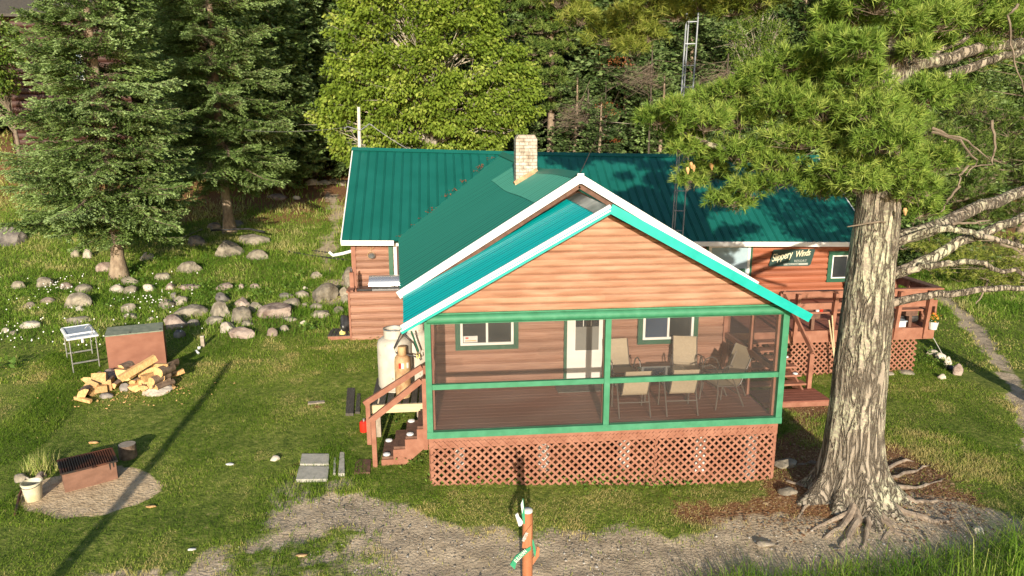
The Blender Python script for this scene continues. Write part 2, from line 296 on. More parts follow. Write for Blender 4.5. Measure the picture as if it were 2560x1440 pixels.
def brick_mat():
    m = bpy.data.materials.new('weathered pale brick'); m.use_nodes = True; nt = m.node_tree; L = nt.links
    b = nt.nodes['Principled BSDF']; b.inputs['Roughness'].default_value = .9
    tc = _n(nt, 'ShaderNodeTexCoord'); sx = _n(nt, 'ShaderNodeSeparateXYZ'); L.new(tc.outputs['Object'], sx.inputs[0])
    ad = _n(nt, 'ShaderNodeMath', operation='ADD'); L.new(sx.outputs[0], ad.inputs[0]); L.new(sx.outputs[1], ad.inputs[1])
    cb = _n(nt, 'ShaderNodeCombineXYZ'); L.new(ad.outputs[0], cb.inputs[0]); L.new(sx.outputs[2], cb.inputs[1])
    br = _n(nt, 'ShaderNodeTexBrick'); br.inputs['Scale'].default_value = 1; br.inputs['Brick Width'].default_value = .21; br.inputs['Row Height'].default_value = .078; br.inputs['Mortar Size'].default_value = .007
    br.inputs['Color1'].default_value = (.42, .38, .31, 1); br.inputs['Color2'].default_value = (.60, .56, .49, 1); br.inputs['Mortar'].default_value = (.26, .23, .19, 1); L.new(cb.outputs[0], br.inputs[0])
    nz = _n(nt, 'ShaderNodeTexNoise'); nz.inputs['Scale'].default_value = 9; nz.inputs['Detail'].default_value = 6; L.new(tc.outputs['Object'], nz.inputs[0])
    r = _n(nt, 'ShaderNodeValToRGB'); e = r.color_ramp.elements; e[0].position = .35; e[0].color = (.45, .36, .28, 1); e[1].position = .58; e[1].color = (1, 1, 1, 1); L.new(nz.outputs['Fac'], r.inputs[0])
    mx = _n(nt, 'ShaderNodeMix', data_type='RGBA', blend_type='MULTIPLY'); mx.inputs[0].default_value = .7; L.new(br.outputs[0], mx.inputs[6]); L.new(r.outputs[0], mx.inputs[7]); L.new(mx.outputs[2], b.inputs[0])
    bp = _n(nt, 'ShaderNodeBump'); bp.inputs['Strength'].default_value = .6; bp.inputs['Distance'].default_value = .01; L.new(br.outputs['Fac'], bp.inputs['Height']); bp.invert = True; L.new(bp.outputs[0], b.inputs['Normal'])
    return m
M['brick'] = brick_mat()

# ------------------------------------------------------------------ object helpers
ORI = {}
def world_of(o):
    p = Vector((0, 0, 0))
    while o is not None:
        p += Vector(o.location); o = o.parent
    return p
def thing(name, label, cat, loc=(0, 0, 0), rotz=0, group=None):
    o = bpy.data.objects.new(name, None); COL.objects.link(o); o.empty_display_size = .2
    o.location = [float(v) for v in loc]; o.rotation_euler = (0, 0, rotz); o['label'] = label; o['category'] = cat
    if group: o['group'] = group
    return o
def tag(o, label=None, cat=None, group=None, kind=None):
    if label: o['label'] = label
    if cat: o['category'] = cat
    if group: o['group'] = group
    if kind: o['kind'] = kind
    return o
def np_obj(name, V, Fc, mats, parent=None, local=False, var=None, mi=None, smooth=False):
    """V (n,3), Fc list of arrays (m,k)"""
    V = np.asarray(V, float)
    if parent is not None and not local: V = V-np.array(world_of(parent))
    me = bpy.data.meshes.new(name)
    if not isinstance(Fc, list): Fc = [Fc]
    tot = np.concatenate([np.full(len(f), f.shape[1]) for f in Fc]); idx = np.concatenate([f.ravel() for f in Fc])
    me.vertices.add(len(V)); me.vertices.foreach_set('co', V.astype('f').ravel())
    me.loops.add(len(idx)); me.loops.foreach_set('vertex_index', idx.astype('i'))
    me.polygons.add(len(tot)); st = np.concatenate([[0], np.cumsum(tot)[:-1]])
    me.polygons.foreach_set('loop_start', st.astype('i')); me.polygons.foreach_set('loop_total', tot.astype('i'))
    if mi is not None: me.polygons.foreach_set('material_index', mi.astype('i'))
    if smooth: me.polygons.foreach_set('use_smooth', np.ones(len(tot), bool))
    if var is not None:
        for k, a in (var.items() if isinstance(var, dict) else (('var', var),)):
            at_ = me.attributes.new(k, 'FLOAT', 'POINT'); at_.data.foreach_set('value', a.astype('f'))
    me.update(calc_edges=True); me.validate()
    for mm in (mats if isinstance(mats, (list, tuple)) else [mats]): me.materials.append(mm)
    o = bpy.data.objects.new(name, me); COL.objects.link(o); o.parent = parent
    return o
def copy_tree(o, parent=None):
    c = o.copy(); COL.objects.link(c); c.parent = parent
    for ch in list(o.children): copy_tree(ch, c)
    return c
class MB:
    def __init__(s): s.v = []; s.f = []; s.m = []; s.ch = []
    def add(s, vs, fs, mi=0):
        b = len(s.v); s.ch.append((b, len(s.f), len(vs), len(fs))); s.v += [tuple(float(c) for c in v) for v in vs]; s.f += [tuple(b+i for i in f) for f in fs]; s.m += [mi]*len(fs); return s
    def box(s, x0, x1, y0, y1, z0, z1, mi=0):
        return s.add([(x0, y0, z0), (x1, y0, z0), (x1, y1, z0), (x0, y1, z0), (x0, y0, z1), (x1, y0, z1), (x1, y1, z1), (x0, y1, z1)],
              [(0, 3, 2, 1), (4, 5, 6, 7), (0, 1, 5, 4), (1, 2, 6, 5), (2, 3, 7, 6), (3, 0, 4, 7)], mi)
    def beam(s, p, q, w, h, up=(0, 0, 1), mi=0):
        p = Vector(p); q = Vector(q); d = (q-p).normalized(); sd_ = d.cross(Vector(up))
        if sd_.length < 1e-4: sd_ = Vector((1, 0, 0))
        sd_.normalize(); u2 = sd_.cross(d); a = sd_*w/2; b = u2*h/2
        return s.add([p-a-b, p+a-b, p+a+b, p-a+b, q-a-b, q+a-b, q+a+b, q-a+b], [(0, 1, 2, 3), (7, 6, 5, 4), (0, 4, 5, 1), (1, 5, 6, 2), (2, 6, 7, 3), (3, 7, 4, 0)], mi)
    def prism(s, poly, ext, mi=0):
        n = len(poly); e = Vector(ext); vs = [Vector(p) for p in poly]+[Vector(p)+e for p in poly]
        return s.add(vs, [tuple(range(n))[::-1], tuple(range(n, 2*n))]+[(i, (i+1) % n, n+(i+1) % n, n+i) for i in range(n)], mi)
    def tube(s, pts, rad, n=8, cap=True, mi=0):
        pts = [Vector(p) for p in pts]; k = len(pts)
        if not isinstance(rad, (list, tuple)): rad = [rad]*k
        vs = []; ref = Vector((0, 0, 1))
        for i, p in enumerate(pts):
            d = (pts[min(i+1, k-1)]-pts[max(i-1, 0)]).normalized()
            if abs(d.dot(ref)) > .95: ref = Vector((1, 0, 0)) if abs(d.x) < .9 else Vector((0, 1, 0))
            a = d.cross(ref).normalized(); b = d.cross(a); ref = -b if False else ref
            for j in range(n):
                t = 2*math.pi*j/n; vs.append(p+(a*math.cos(t)+b*math.sin(t))*rad[i])
        fs = [(i*n+j, i*n+(j+1) % n, (i+1)*n+(j+1) % n, (i+1)*n+j) for i in range(k-1) for j in range(n)]
        if cap: fs += [tuple(range(n))[::-1], tuple(range((k-1)*n, k*n))]
        return s.add(vs, fs, mi)
    def lathe(s, c, prof, n=20, mi=0, cap=True):
        vs = [(c[0]+r*math.cos(2*math.pi*j/n), c[1]+r*math.sin(2*math.pi*j/n), c[2]+z) for r, z in prof for j in range(n)]
        fs = [(i*n+j, i*n+(j+1) % n, (i+1)*n+(j+1) % n, (i+1)*n+j) for i in range(len(prof)-1) for j in range(n)]
        if cap: fs += [tuple(range(n))[::-1], tuple(range((len(prof)-1)*n, len(prof)*n))]
        return s.add(vs, fs, mi)
    def each(s, name, mats, parent=None, **k):
        for b, fb, nv, nf in s.ch:
            t = MB(); t.add(s.v[b:b+nv], [tuple(i-b for i in f) for f in s.f[fb:fb+nf]]); o = t.build(name, mats, parent, **k)
        return o
    def build(s, name, mats, parent=None, local=False, smooth=False, bevel=0):
        V = np.array(s.v, float)
        if parent is not None and not local: V = V-np.array(world_of(parent))
        me = bpy.data.meshes.new(name); me.from_pydata(V.tolist(), [], s.f)
        for mm in (mats if isinstance(mats, (list, tuple)) else [mats]): me.materials.append(mm)
        me.polygons.foreach_set('material_index', np.array(s.m, 'i'))
        if smooth:
            me.polygons.foreach_set('use_smooth', np.ones(len(s.f), bool)); me.set_sharp_from_angle(angle=R_(40))
        me.update(); o = bpy.data.objects.new(name, me); COL.objects.link(o); o.parent = parent
        if bevel:
            b = o.modifiers.new('bevel', 'BEVEL'); b.width = bevel; b.segments = 2; b.limit_method = 'ANGLE'
        return o
def text_mesh(name, body, mat_, origin, xdir, zdir, size, parent, extrude=.004, shear=0, offset=0, width=1.0, spacing=1.0):
    cu = bpy.data.curves.new(name, 'FONT'); cu.body = body; cu.size = size; cu.extrude = extrude; cu.shear = shear; cu.offset = offset; cu.space_character = spacing; cu.resolution_u = 3
    t = bpy.data.objects.new(name, cu); COL.objects.link(t)
    dg = bpy.context.evaluated_depsgraph_get(); me = bpy.data.meshes.new_from_object(t.evaluated_get(dg)); bpy.data.objects.remove(t)
    x = Vector(xdir).normalized(); z = Vector(zdir).normalized(); n = x.cross(z)
    mtx = Matrix(((x.x*width, z.x, n.x, 0), (x.y*width, z.y, n.y, 0), (x.z*width, z.z, n.z, 0), (0, 0, 0, 1)))
    pl = world_of(parent) if parent else Vector((0, 0, 0)); mtx = Matrix.Translation(Vector(origin)-pl) @ mtx
    me.transform(mtx); me.materials.clear(); me.materials.append(mat_); me.name = name
    o = bpy.data.objects.new(name, me); COL.objects.link(o); o.parent = parent; return o

# ================================================================== GROUND
def gpoly(pts): return np.array([gp(*p)[:2] for p in pts])
def sdist(P, poly):          # signed distance, + inside
    x, y = P[:, 0], P[:, 1]; ins = np.zeros(len(P), bool); dm = np.full(len(P), 1e9)
    n = len(poly)
    for i in range(n):
        a = poly[i]; b = poly[(i+1) % n]; ab = b-a
        t = np.clip(((x-a[0])*ab[0]+(y-a[1])*ab[1])/(ab@ab+1e-9), 0, 1)
        dm = np.minimum(dm, np.hypot(x-a[0]-t*ab[0], y-a[1]-t*ab[1]))
        c = ((a[1] > y) != (b[1] > y)) & (x < (b[0]-a[0])*(y-a[1])/(b[1]-a[1]+1e-12)+a[0]); ins ^= c
    return np.where(ins, dm, -dm)
road = gpoly([(150, 1470), (330, 1425), (480, 1400), (620, 1375), (690, 1320), (690, 1250), (740, 1215), (850, 1222), (950, 1268), (1080, 1315), (1300, 1335), (1500, 1345), (1720, 1340), (1880, 1300), (2050, 1330), (2250, 1310), (2330, 1240), (2480, 1270), (2700, 1330)])
road = np.vstack([road, [[12.5, -3.1], [6.5, -3.3], [4.2, -4.0], [1.0, -5.5], [-6, -6]]])
track = gpoly([(2320, 700), (2375, 735), (2445, 790), (2510, 870), (2560, 950), (2640, 1060), (2700, 1200), (2560, 1200), (2525, 1070), (2490, 940), (2430, 850), (2370, 780), (2310, 730)])
foot = gpoly([(800, 480), (868, 480), (866, 560), (845, 640), (870, 690), (800, 680), (770, 640), (815, 560)])
sandp = gpoly([(35, 1250), (60, 1205), (150, 1190), (300, 1165), (370, 1185), (408, 1222), (330, 1262), (240, 1292), (150, 1298), (75, 1280)])
pad = gpoly([(740, 770), (880, 760), (880, 690), (800, 690)])
worn = gpoly([(780, 1010), (820, 1010), (840, 1120), (850, 1200), (700, 1200), (740, 1120)])
litter1 = gpoly([(1930, 1130), (2060, 1100), (2230, 1100), (2330, 1150), (2440, 1230), (2560, 1290), (2300, 1330), (2000, 1340), (1850, 1315), (1760, 1315), (1700, 1295), (1740, 1272), (1800, 1255), (1930, 1220)])
litter2 = gpoly([(1960, 1000), (2075, 1000), (2060, 1110), (1940, 1150)])
dryp = gpoly([(1020, 1290), (1150, 1235), (1480, 1225), (1900, 1225), (1990, 1300), (1750, 1335), (1300, 1335), (1080, 1312)]); dryq = gpoly([(2240, 1050), (2330, 1050), (2480, 1150), (2560, 1230), (2400, 1260), (2300, 1160), (2230, 1110)])
def dryness(x, y):
    P = np.stack([x, y], 1); return np.clip(np.maximum(sdist(P, dryp), sdist(P, dryq))*1.5+.4+(fbm(x, y, 2.2, 44)-.5)*1.6, 0, 1)
def masks(x, y):
    P = np.stack([x, y], 1)
    n = (fbm(x, y, 1.3, 3)-.5)
    dirt = np.clip(sdist(P, road)*1.2+.72+n*.9, 0, 1)
    dirt = dirt*(1-.6*np.clip((fbm(x, y, 1.6, 20)-.48)*6, 0, 1)*np.clip((-x+1.5)/3, .12, 1))
    dirt = np.maximum(dirt, np.clip(sdist(P, track)*2.2+.12+n*1.3, 0, 1))
    dirt = np.maximum(dirt, np.clip(sdist(P, foot)*1.2+.22+n, 0, .8))
    dirt = np.maximum(dirt, np.clip(sdist(P, pad)*1.5+.05+n*2, 0, .7))
    sand = np.clip(sdist(P, sandp)*4+.5+n*1.2, 0, 1)
    lit = np.clip(sdist(P, litter1)*1.1+.45+n*1.5, 0, 1)
    lit = np.maximum(lit, np.clip(sdist(P, litter2)*1.1+.45+n*1.5, 0, 1))
    lit = np.maximum(lit, np.clip(sdist(P, worn)*1.0+.2+n*1.2, 0, .6))
    lit = np.maximum(lit, np.clip((y-16)/10+n*.6, 0, .8))
    under = (x > -.05) & (x < 12.2) & (y > .15) & (y < 15) & ((x < 6.2) | (y > 5.2)); lit = np.where(under, .75, lit)
    return dirt, lit, sand
def axis_(lo, hi, fine, bands):
    v = [lo]
    while v[-1] < hi:
        c = v[-1]; st = bands[-1][1]
        if fine[0] <= c < fine[1]: st = fine[2]
        else:
            dd = min(abs(c-fine[0]), abs(c-fine[1]))
            for lim, s_ in bands:
                if dd < lim: st = s_; break
        v.append(c+st)
    return np.array(v)
gx = axis_(-110, 120, (-10.5, 14.5, .1), [(6, .4), (30, 1.2), (999, 5)])
gy = axis_(-30, 170, (-5, 10, .1), [(14, .3), (30, 1.2), (999, 5)])
GX, GY = np.meshgrid(gx, gy); nx_, ny_ = len(gx), len(gy)
X = GX.ravel(); Y = GY.ravel(); Z = tz(X, Y); DT, LT, SN = masks(X, Y)
Z = Z-DT*.03+(fbm(X, Y, 4, 8)-.5)*.05*(.4+DT)
ii = (np.arange(ny_-1)[:, None]*nx_+np.arange(nx_-1)[None, :]).ravel()
Q = np.stack([ii, ii+1, ii+1+nx_, ii+nx_], 1)
fc = DT[Q].mean(1); cx_ = X[Q].mean(1); cy2 = Y[Q].mean(1)
sel_road = (fc > .5) & (cy2 < 1.5) & ~((cx_ > 9.2) & (cy2 > -.6)); sel_track = (fc > .5) & (~sel_road) & (cx_ > 8); sel_foot = (fc > .4) & (cx_ < -1) & (cy2 > 6)
sel_sand = SN[Q].mean(1) > .5
sets = [('dirt_road', sel_road & ~sel_sand), ('wheel_track', sel_track & ~sel_sand), ('footpath', sel_foot & ~sel_sand & ~sel_road & ~sel_track), ('sand_patch', sel_sand)]
rest = np.ones(len(Q), bool)
for n_, s_ in sets: rest &= ~s_
for n_, s_ in sets+[('ground', rest)]:
    q = Q[s_]
    if len(q) == 0: continue
    used, inv = np.unique(q, return_inverse=True)
    o = np_obj(n_, np.stack([X[used], Y[used], Z[used]], 1), inv.reshape(-1, 4), M['ground'], var={'dirt': DT[used], 'litter': LT[used], 'sand': SN[used]}, smooth=True)
    tag(o, kind='structure')

# ================================================================== LODGE
W = 6.1
lodge = thing('lodge', 'cedar log lodge with green metal roofs and a screened front porch', 'building', (3, 6, -.9))
MY, ME = 8.7, 8.3             # main wing front wall, main wing eave
def logwall(mb, xl, xr, y, z0, z1, pitch=.165, depth=.035, out=-1, n=6, rnd=True):
    """log siding in the plane y, xl/xr functions of z giving the ends"""
    z = z0; fz = []
    while z < z1-1e-6:
        for k in range(n):
            t = k/n; fz.append((min(z+t*pitch, z1), depth*math.sqrt(max(0, 1-(2*t-1)**2*.96))))
        fz.append((min(z+pitch*.97, z1), -.012))
        z += pitch
    fz.append((z1, depth*.2)); b = len(mb.v); nn = len(fz)
    for zz, d in fz: mb.v += [(xl(zz), y+out*d, zz), (xr(zz), y+out*d, zz)]
    for i in range(nn-1):
        if fz[i+1][0] > fz[i][0]+1e-6: mb.f.append((b+2*i, b+2*i+1, b+2*i+3, b+2*i+2)); mb.m.append(0)
def logwall_y(mb, x, y0, y1, z0, z1, pitch=.165, depth=.035, out=-1):
    t = MB(); logwall(t, lambda z: y0, lambda z: y1, 0, z0, z1, pitch, depth, out)
    mb.add([(x+v[1], v[0], v[2]) for v in t.v], t.f)
# --- screened porch gable (front wall above the beam)
rid_z, eav_z, rx, ex0, ex1 = 3.77, 1.93, 2.91, -.36, 6.30
sl = (rid_z-eav_z)/(rx-ex0); sr = (rid_z-eav_z)/(ex1-rx)
top = rid_z-.10
g = MB(); logwall(g, lambda z: max(.06, rx-(top-z)/sl), lambda z: min(W-.06, rx+(top-z)/sr), 0.02, 2.08, top, .122, .024)
g.add([(.02, .05, 1.95), (W-.02, .05, 1.95), (W-.02, .05, 2.1), (rx, .05, top), (.02, .05, 2.1)], [(0, 1, 2, 3, 4)])
g.build('gable_wall', M['siding'], lodge)
# --- middle block walls (back wall of the porch, side walls)
b = MB()
mt = 4.02; ms = .62
logwall(b, lambda z: max(.02, 2.88-(mt-z)/ms), lambda z: min(W-.02, 2.88+(mt-z)/.60), 2.45, -.02, mt, .215, .04)
logwall_y(b, 0.0, 2.45, MY+.2, -.3, 2.2, .2); logwall_y(b, W, 2.45, MY+.2, -.3, 2.2, .2, out=1)
b.add([(.03, 2.47, -.9), (W-.03, 2.47, -.9), (W-.03, 2.47, 2.2), (2.88, 2.47, mt-.03), (.03, 2.47, 2.2)], [(0, 1, 2, 3, 4)])
b.build('log_wall', M['log'], lodge)
# --- main wing walls
xL, xR = -2.2, 12.75
b = MB(); logwall(b, lambda z: xL, lambda z: .02, MY, -.75, 2.12, .18, .05); b.box(xL+.02, .0, MY, MY+.1, -1.2, 2.1)
logwall_y(b, xL, MY, 15.2, -.75, 2.1, .2); b.build('log_wall', M['log'], lodge)
b = MB(); logwall(b, lambda z: W, lambda z: xR, MY, -.95, 1.95, .185, .05); b.box(W+.02, xR-.02, MY, MY+.1, -1.3, 1.9)
logwall_y(b, xR, MY, 15.2, -.95, 1.9, .21, out=1)
b.add([(xR-.02, MY, 1.9), (xR-.02, 15.2, 1.9), (xR-.02, 12, 4.0)], [(0, 1, 2)]); b.add([(xL+.02, MY, 2.1), (xL+.02, 15.2, 2.1), (xL+.02, 12, 4.3)], [(0, 1, 2)])
b.box(xL, xR, 15.1, 15.2, -.5, 2.0)
b.build('log_wall', M['log_dark'], lodge)
b = MB(); b.box(xL-.03, xL+.09, MY-.075, MY+.02, -.7, 2.1); b.box(-.02, .1, 2.37, 2.5, -.1, 2.1); b.box(W-.09, W+.05, 2.37, 2.5, -.1, 2.1); b.each('corner_board', M['brown'], lodge)
# --- main roof: ribbed standing seam, sagging a little to the right
def mz(x, t): return (2.08-.021*(x+2.3))*(1-t)+(4.43-.022*(x+2.3)-.05*math.sin(max(0, min(1, (x+2.4)/15))*math.pi))*t
def my(t): return ME+(12.0-ME)*t
b = MB(); x0r, x1r = -2.42, 12.95; N = 58; xs = [x0r+(x1r-x0r)*i/N for i in range(N+1)]
for i in range(N):
    xa, xb_ = xs[i], xs[i+1]; prof = [(xa, 0), (xb_-.075, 0), (xb_-.06, .02), (xb_-.035, .004), (xb_-.02, .02), (xb_, 0)]
    for (p, h0), (q, h1) in zip(prof[:-1], prof[1:]):
        vs = []
        for xx, h in ((p, h0), (q, h1)):
            for t in (0, .5, 1): vs.append((xx, my(t)-h*.5, mz(xx, t)+h))
        b.add(vs, [(0, 3, 4, 1), (1, 4, 5, 2)])
b.add([(x0r, 12, mz(x0r, 1)), (x1r, 12, mz(x1r, 1)), (x1r, 15.7, mz(x1r, 0)), (x0r, 15.7, mz(x0r, 0))], [(0, 1, 2, 3)])
b.add([(x0r+.02, ME+.02, mz(x0r, 0)-.03), (x1r-.02, ME+.02, mz(x1r, 0)-.03), (x1r-.02, 12, mz(x1r, 1)-.03), (x0r+.02, 12, mz(x0r, 1)-.03)], [(3, 2, 1, 0)])
mroof = b.build('roof', M['roofgreen'], lodge)
b = MB()
for i in range(30):
    xa = x0r-.04+(x1r-x0r+.08)*i/30; xb_ = x0r-.04+(x1r-x0r+.08)*(i+1)/30
    b.add([(xa, 11.86, mz(xa, 1)-.045), (xb_, 11.86, mz(xb_, 1)-.045), (xb_, 11.99, mz(xb_, 1)+.055), (xa, 11.99, mz(xa, 1)+.055), (xa, 12.14, mz(xa, 1)-.045), (xb_, 12.14, mz(xb_, 1)-.045)], [(0, 1, 2, 3), (3, 2, 5, 4)])
b.build('ridge_cap', M['roofgreen'], mroof)
b = MB()
for xa, xb_ in ((x0r-.02, -1.02), (6.2, x1r)):
    b.add([(xa, ME-.05, mz(xa, 0)-.14), (xb_, ME-.05, mz(xb_, 0)-.14), (xb_, ME-.05, mz(xb_, 0)-.005), (xa, ME-.05, mz(xa, 0)-.005),
           (xa, ME+.0, mz(xa, 0)-.14), (xb_, ME+.0, mz(xb_, 0)-.14), (xb_, ME+.0, mz(xb_, 0)-.005), (xa, ME+.0, mz(xa, 0)-.005)], [(0, 1, 2, 3), (7, 6, 5, 4), (0, 4, 5, 1), (3, 2, 6, 7), (0, 3, 7, 4), (1, 5, 6, 2)])
b.beam((x0r-.015, ME-.03, mz(x0r, 0)-.06), (x0r-.015, 12.0, mz(x0r, 1)-.06), .03, .13); b.beam((x0r-.015, 15.7, mz(x0r, 0)-.06), (x0r-.015, 12.0, mz(x0r, 1)-.06), .03, .13)
b.beam((x1r+.015, ME-.03, mz(x1r, 0)-.06), (x1r+.015, 12.0, mz(x1r, 1)-.06), .03, .13)
b.each('fascia', M['white'], mroof)
# --- corrugated roof builder: ridge/eave lines as functions of y, optional clip of the slope length
def corr(name, ry, ey, y0, y1, pitch, amp, mat_, parent, vmax=lambda y: 1, vmin=lambda y: 0, lift=0, rows=6, per=8, sag=0):
    n = int((y1-y0)/pitch*per); V = []; Fq = []; VA = []
    for i in range(n+1):
        y = y0+(y1-y0)*i/n; a = np.array(ry(y)); e = np.array(ey(y)); ph = 2*math.pi*i/per
        d = e-a; nrm = np.array([-d[2], 0, d[0]]); nrm /= np.linalg.norm(nrm)
        if nrm[2] < 0: nrm = -nrm
        v0, v1 = vmin(y), max(vmin(y)+.001, vmax(y))
        for k in range(rows+1):
            v = v0+(v1-v0)*k/rows
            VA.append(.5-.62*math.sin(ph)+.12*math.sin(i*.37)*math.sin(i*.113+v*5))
            p = a+d*v+nrm*(amp*math.sin(ph)+lift-sag*math.sin(math.pi*v)); V.append(p)
    idx = np.arange(n)[:, None]*(rows+1)+np.arange(rows)[None, :]; idx = idx.ravel()
    Fq = np.stack([idx, idx+1, idx+rows+2, idx+rows+1], 1)
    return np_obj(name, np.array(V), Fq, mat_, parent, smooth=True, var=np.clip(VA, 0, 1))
MRx = lambda y: 2.88-.058*(y-2)
def mridge(y): return (MRx(y), y, 4.16-.10*math.exp(-((y-5.6)/1.6)**2)+max(0, y-8)*.03)
def meaveL(y): return (-.53-.058*(y-2), y, 2.04+.01*(y-2))
def meaveR(y): return (6.42-.05*(y-2), y, 2.06)
vc = lambda y: 1 if y < 8.35 else max(0, (12.1-y)/(12.1-8.35))
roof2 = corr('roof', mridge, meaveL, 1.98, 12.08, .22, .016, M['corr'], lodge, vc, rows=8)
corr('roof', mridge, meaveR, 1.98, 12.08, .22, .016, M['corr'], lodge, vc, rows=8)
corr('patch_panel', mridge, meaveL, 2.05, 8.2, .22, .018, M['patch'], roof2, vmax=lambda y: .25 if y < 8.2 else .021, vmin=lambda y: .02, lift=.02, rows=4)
b = MB()
for i in range(20):
    ya, yb = 2+.5*i, 2+.5*(i+1)
    a, c = mridge(ya), mridge(yb)
    b.add([(a[0]-.16, ya, a[2]-.055), (c[0]-.16, yb, c[2]-.055), (c[0], yb, c[2]+.05), (a[0], ya, a[2]+.05), (a[0]+.16, ya, a[2]-.055), (c[0]+.16, yb, c[2]-.055)], [(0, 3, 2, 1), (3, 4, 5, 2)])
b.build('ridge_cap', M['corr'], roof2)
b = MB(); yq = 1.95
for (A, B_) in (((-.56, 2.0), (2.88, 4.15)), ((6.45, 2.03), (2.88, 4.15))):
    p = Vector((A[0], yq, A[1]-.05)); q = Vector((B_[0], yq, B_[1]-.05)); b.beam(p, q, .06, .145)
b.box(2.82, 2.94, 1.915, 1.99, 4.0, 4.19)
b.each('rake_board', M['white'], roof2)
b = MB()
for (A, B_) in (((-.5, 1.85), (2.88, 3.96)), ((6.38, 1.87), (2.88, 3.96))): b.beam((A[0], 2.05, A[1]), (B_[0], 2.05, B_[1]), .05, .10)
b.each('soffit_board', M['tread'], roof2)
# porch roof
pridge = lambda y: (rx, y, rid_z); peL = lambda y: (ex0-.05*(y+.3), y, eav_z); peR = lambda y: (ex1, y, eav_z)
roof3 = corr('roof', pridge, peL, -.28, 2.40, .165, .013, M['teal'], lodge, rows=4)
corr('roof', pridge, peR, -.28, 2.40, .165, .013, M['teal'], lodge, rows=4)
b = MB(); b.add([(rx-.2, -.3, rid_z-.09), (rx-.2, 2.4, rid_z-.09), (rx, 2.4, rid_z+.03), (rx, -.3, rid_z+.03), (rx+.2, -.3, rid_z-.09), (rx+.2, 2.4, rid_z-.09)], [(0, 3, 2, 1), (3, 4, 5, 2)]); b.build('ridge_cap', M['flash'], roof3)
b = MB(); b.beam((ex0-.03, -.33, eav_z+.03), (rx, -.33, rid_z+.045), .05, .055); b.beam((ex0-.04, -.34, eav_z-.035), (rx, -.34, rid_z-.02), .045, .022)
b.beam((ex0-.16, 2.38, eav_z+.06), (rx-.12, 2.38, rid_z+.08), .07, .10); b.each('rake_board', M['white'], roof3)
b = MB(); b.beam((ex0-.03, -.325, eav_z-.005), (rx, -.325, rid_z+.008), .045, .03); b.beam((ex0-.03, -.33, eav_z-.07), (rx, -.33, rid_z-.058), .04, .045)
b.beam((ex1+.05, -.33, eav_z-.02), (rx, -.33, rid_z+.01), .06, .15); b.beam((ex1+.02, 2.36, eav_z+.08), (rx+.05, 2.36, rid_z+.09), .12, .07); b.each('rake_board', M['tealtrim'], roof3)
b = MB(); b.beam((rx-.02, 2.38, rid_z+.11), (rx+.4, 2.38, rid_z-.10), .25, .02); b.build('flashing', M['tealtrim'], roof3)
b = MB(); b.add([(ex0+.02, -.2, eav_z-.03), (rx, -.2, rid_z-.04), (rx, 2.4, rid_z-.04), (ex0+.02, 2.4, eav_z-.03)], [(0, 3, 2, 1)]); b.add([(ex1-.02, -.2, eav_z-.03), (rx, -.2, rid_z-.04), (rx, 2.4, rid_z-.04), (ex1-.02, 2.4, eav_z-.03)], [(0, 1, 2, 3)]); b.build('soffit', M['tread'], roof3)
# chimney
b = MB(); cx0, cx1, cy0, cy1 = 2.06, 2.56, 5.6, 6.05
b.box(cx0, cx1, cy0, cy1, 3.3, 4.78); b.add([(cx0, cy0, 4.78), (cx1, cy0, 4.78), (cx1, cy1, 4.78), (cx0, cy1, 4.78), (cx0+.06, cy0+.05, 4.88), (cx1-.06, cy0+.05, 4.88), (cx1-.06, cy1-.05, 4.88), (cx0+.06, cy1-.05, 4.88)], [(0, 1, 5, 4), (1, 2, 6, 5), (2, 3, 7, 6), (3, 0, 4, 7), (4, 5, 6, 7)])
chim = b.build('chimney', M['brick'], lodge)
b = MB(); b.beam((cx0-.02, cy0-.01, 3.74), (cx1+.02, cy0-.01, 4.05), .03, .15); b.beam((cx0-.01, cy0-.02, 3.70), (cx0-.01, cy1, 3.70), .03, .13); b.build('flashing', M['rust_tank'], chim)
# --- porch frame
b = MB(); b.box(-.04, .06, -.05, .05, -.0, 1.95); b.build('post', M['green'], lodge, bevel=.004)
b = MB(); b.box(W-.06, W+.05, -.05, .05, -.0, 1.95); b.build('post', M['green'], lodge, bevel=.004)
b = MB(); b.box(2.955, 3.055, -.048, .045, .03, 1.92); b.build('post', M['green'], lodge, bevel=.004)
b = MB(); b.tube([(-.0, -.03, 1.985), (2.3, -.03, 1.99), (4.5, -.03, 1.985), (W+.06, -.03, 1.98)], .075, 14); b.box(.0, W, -.03, .05, 1.9, 2.08); b.build('beam', M['green'], lodge, smooth=True)
b = MB(); b.box(.06, 2.955, -.035, .035, .775, .865); b.build('mid_rail', M['green'], lodge, bevel=.004)
b = MB(); b.box(3.055, W-.06, -.035, .035, .775, .865); b.build('mid_rail', M['green'], lodge, bevel=.004)
b = MB(); b.box(-.045, W+.055, -.06, .04, -.08, .035); b.build('sill', M['green'], lodge, bevel=.004)
b = MB(); b.box(-.02, W+.0, -.035, .03, -.27, -.08); b.box(-.02, .02, .03, 2.45, -.27, -.03); b.box(W-.02, W+.02, .03, 2.45, -.27, -.03)
for xx in (.05, 3.0, W-.05): b.box(xx-.05, xx+.05, .05, .13, .04, 1.9)
b.box(-.01, .05, .05, 2.4, 1.82, 1.95); b.box(W-.05, W+.01, .05, 2.4, 1.82, 1.95); b.box(-.01, .05, .05, 2.4, .78, .87); b.box(W-.06, W+.03, .05, 2.4, .80, .90)
for xx in (0.02, W-.02): b.box(xx-.03, xx+.03, 1.18, 1.26, 0, 1.9)
b.build('rim_joist', M['brown'], lodge)
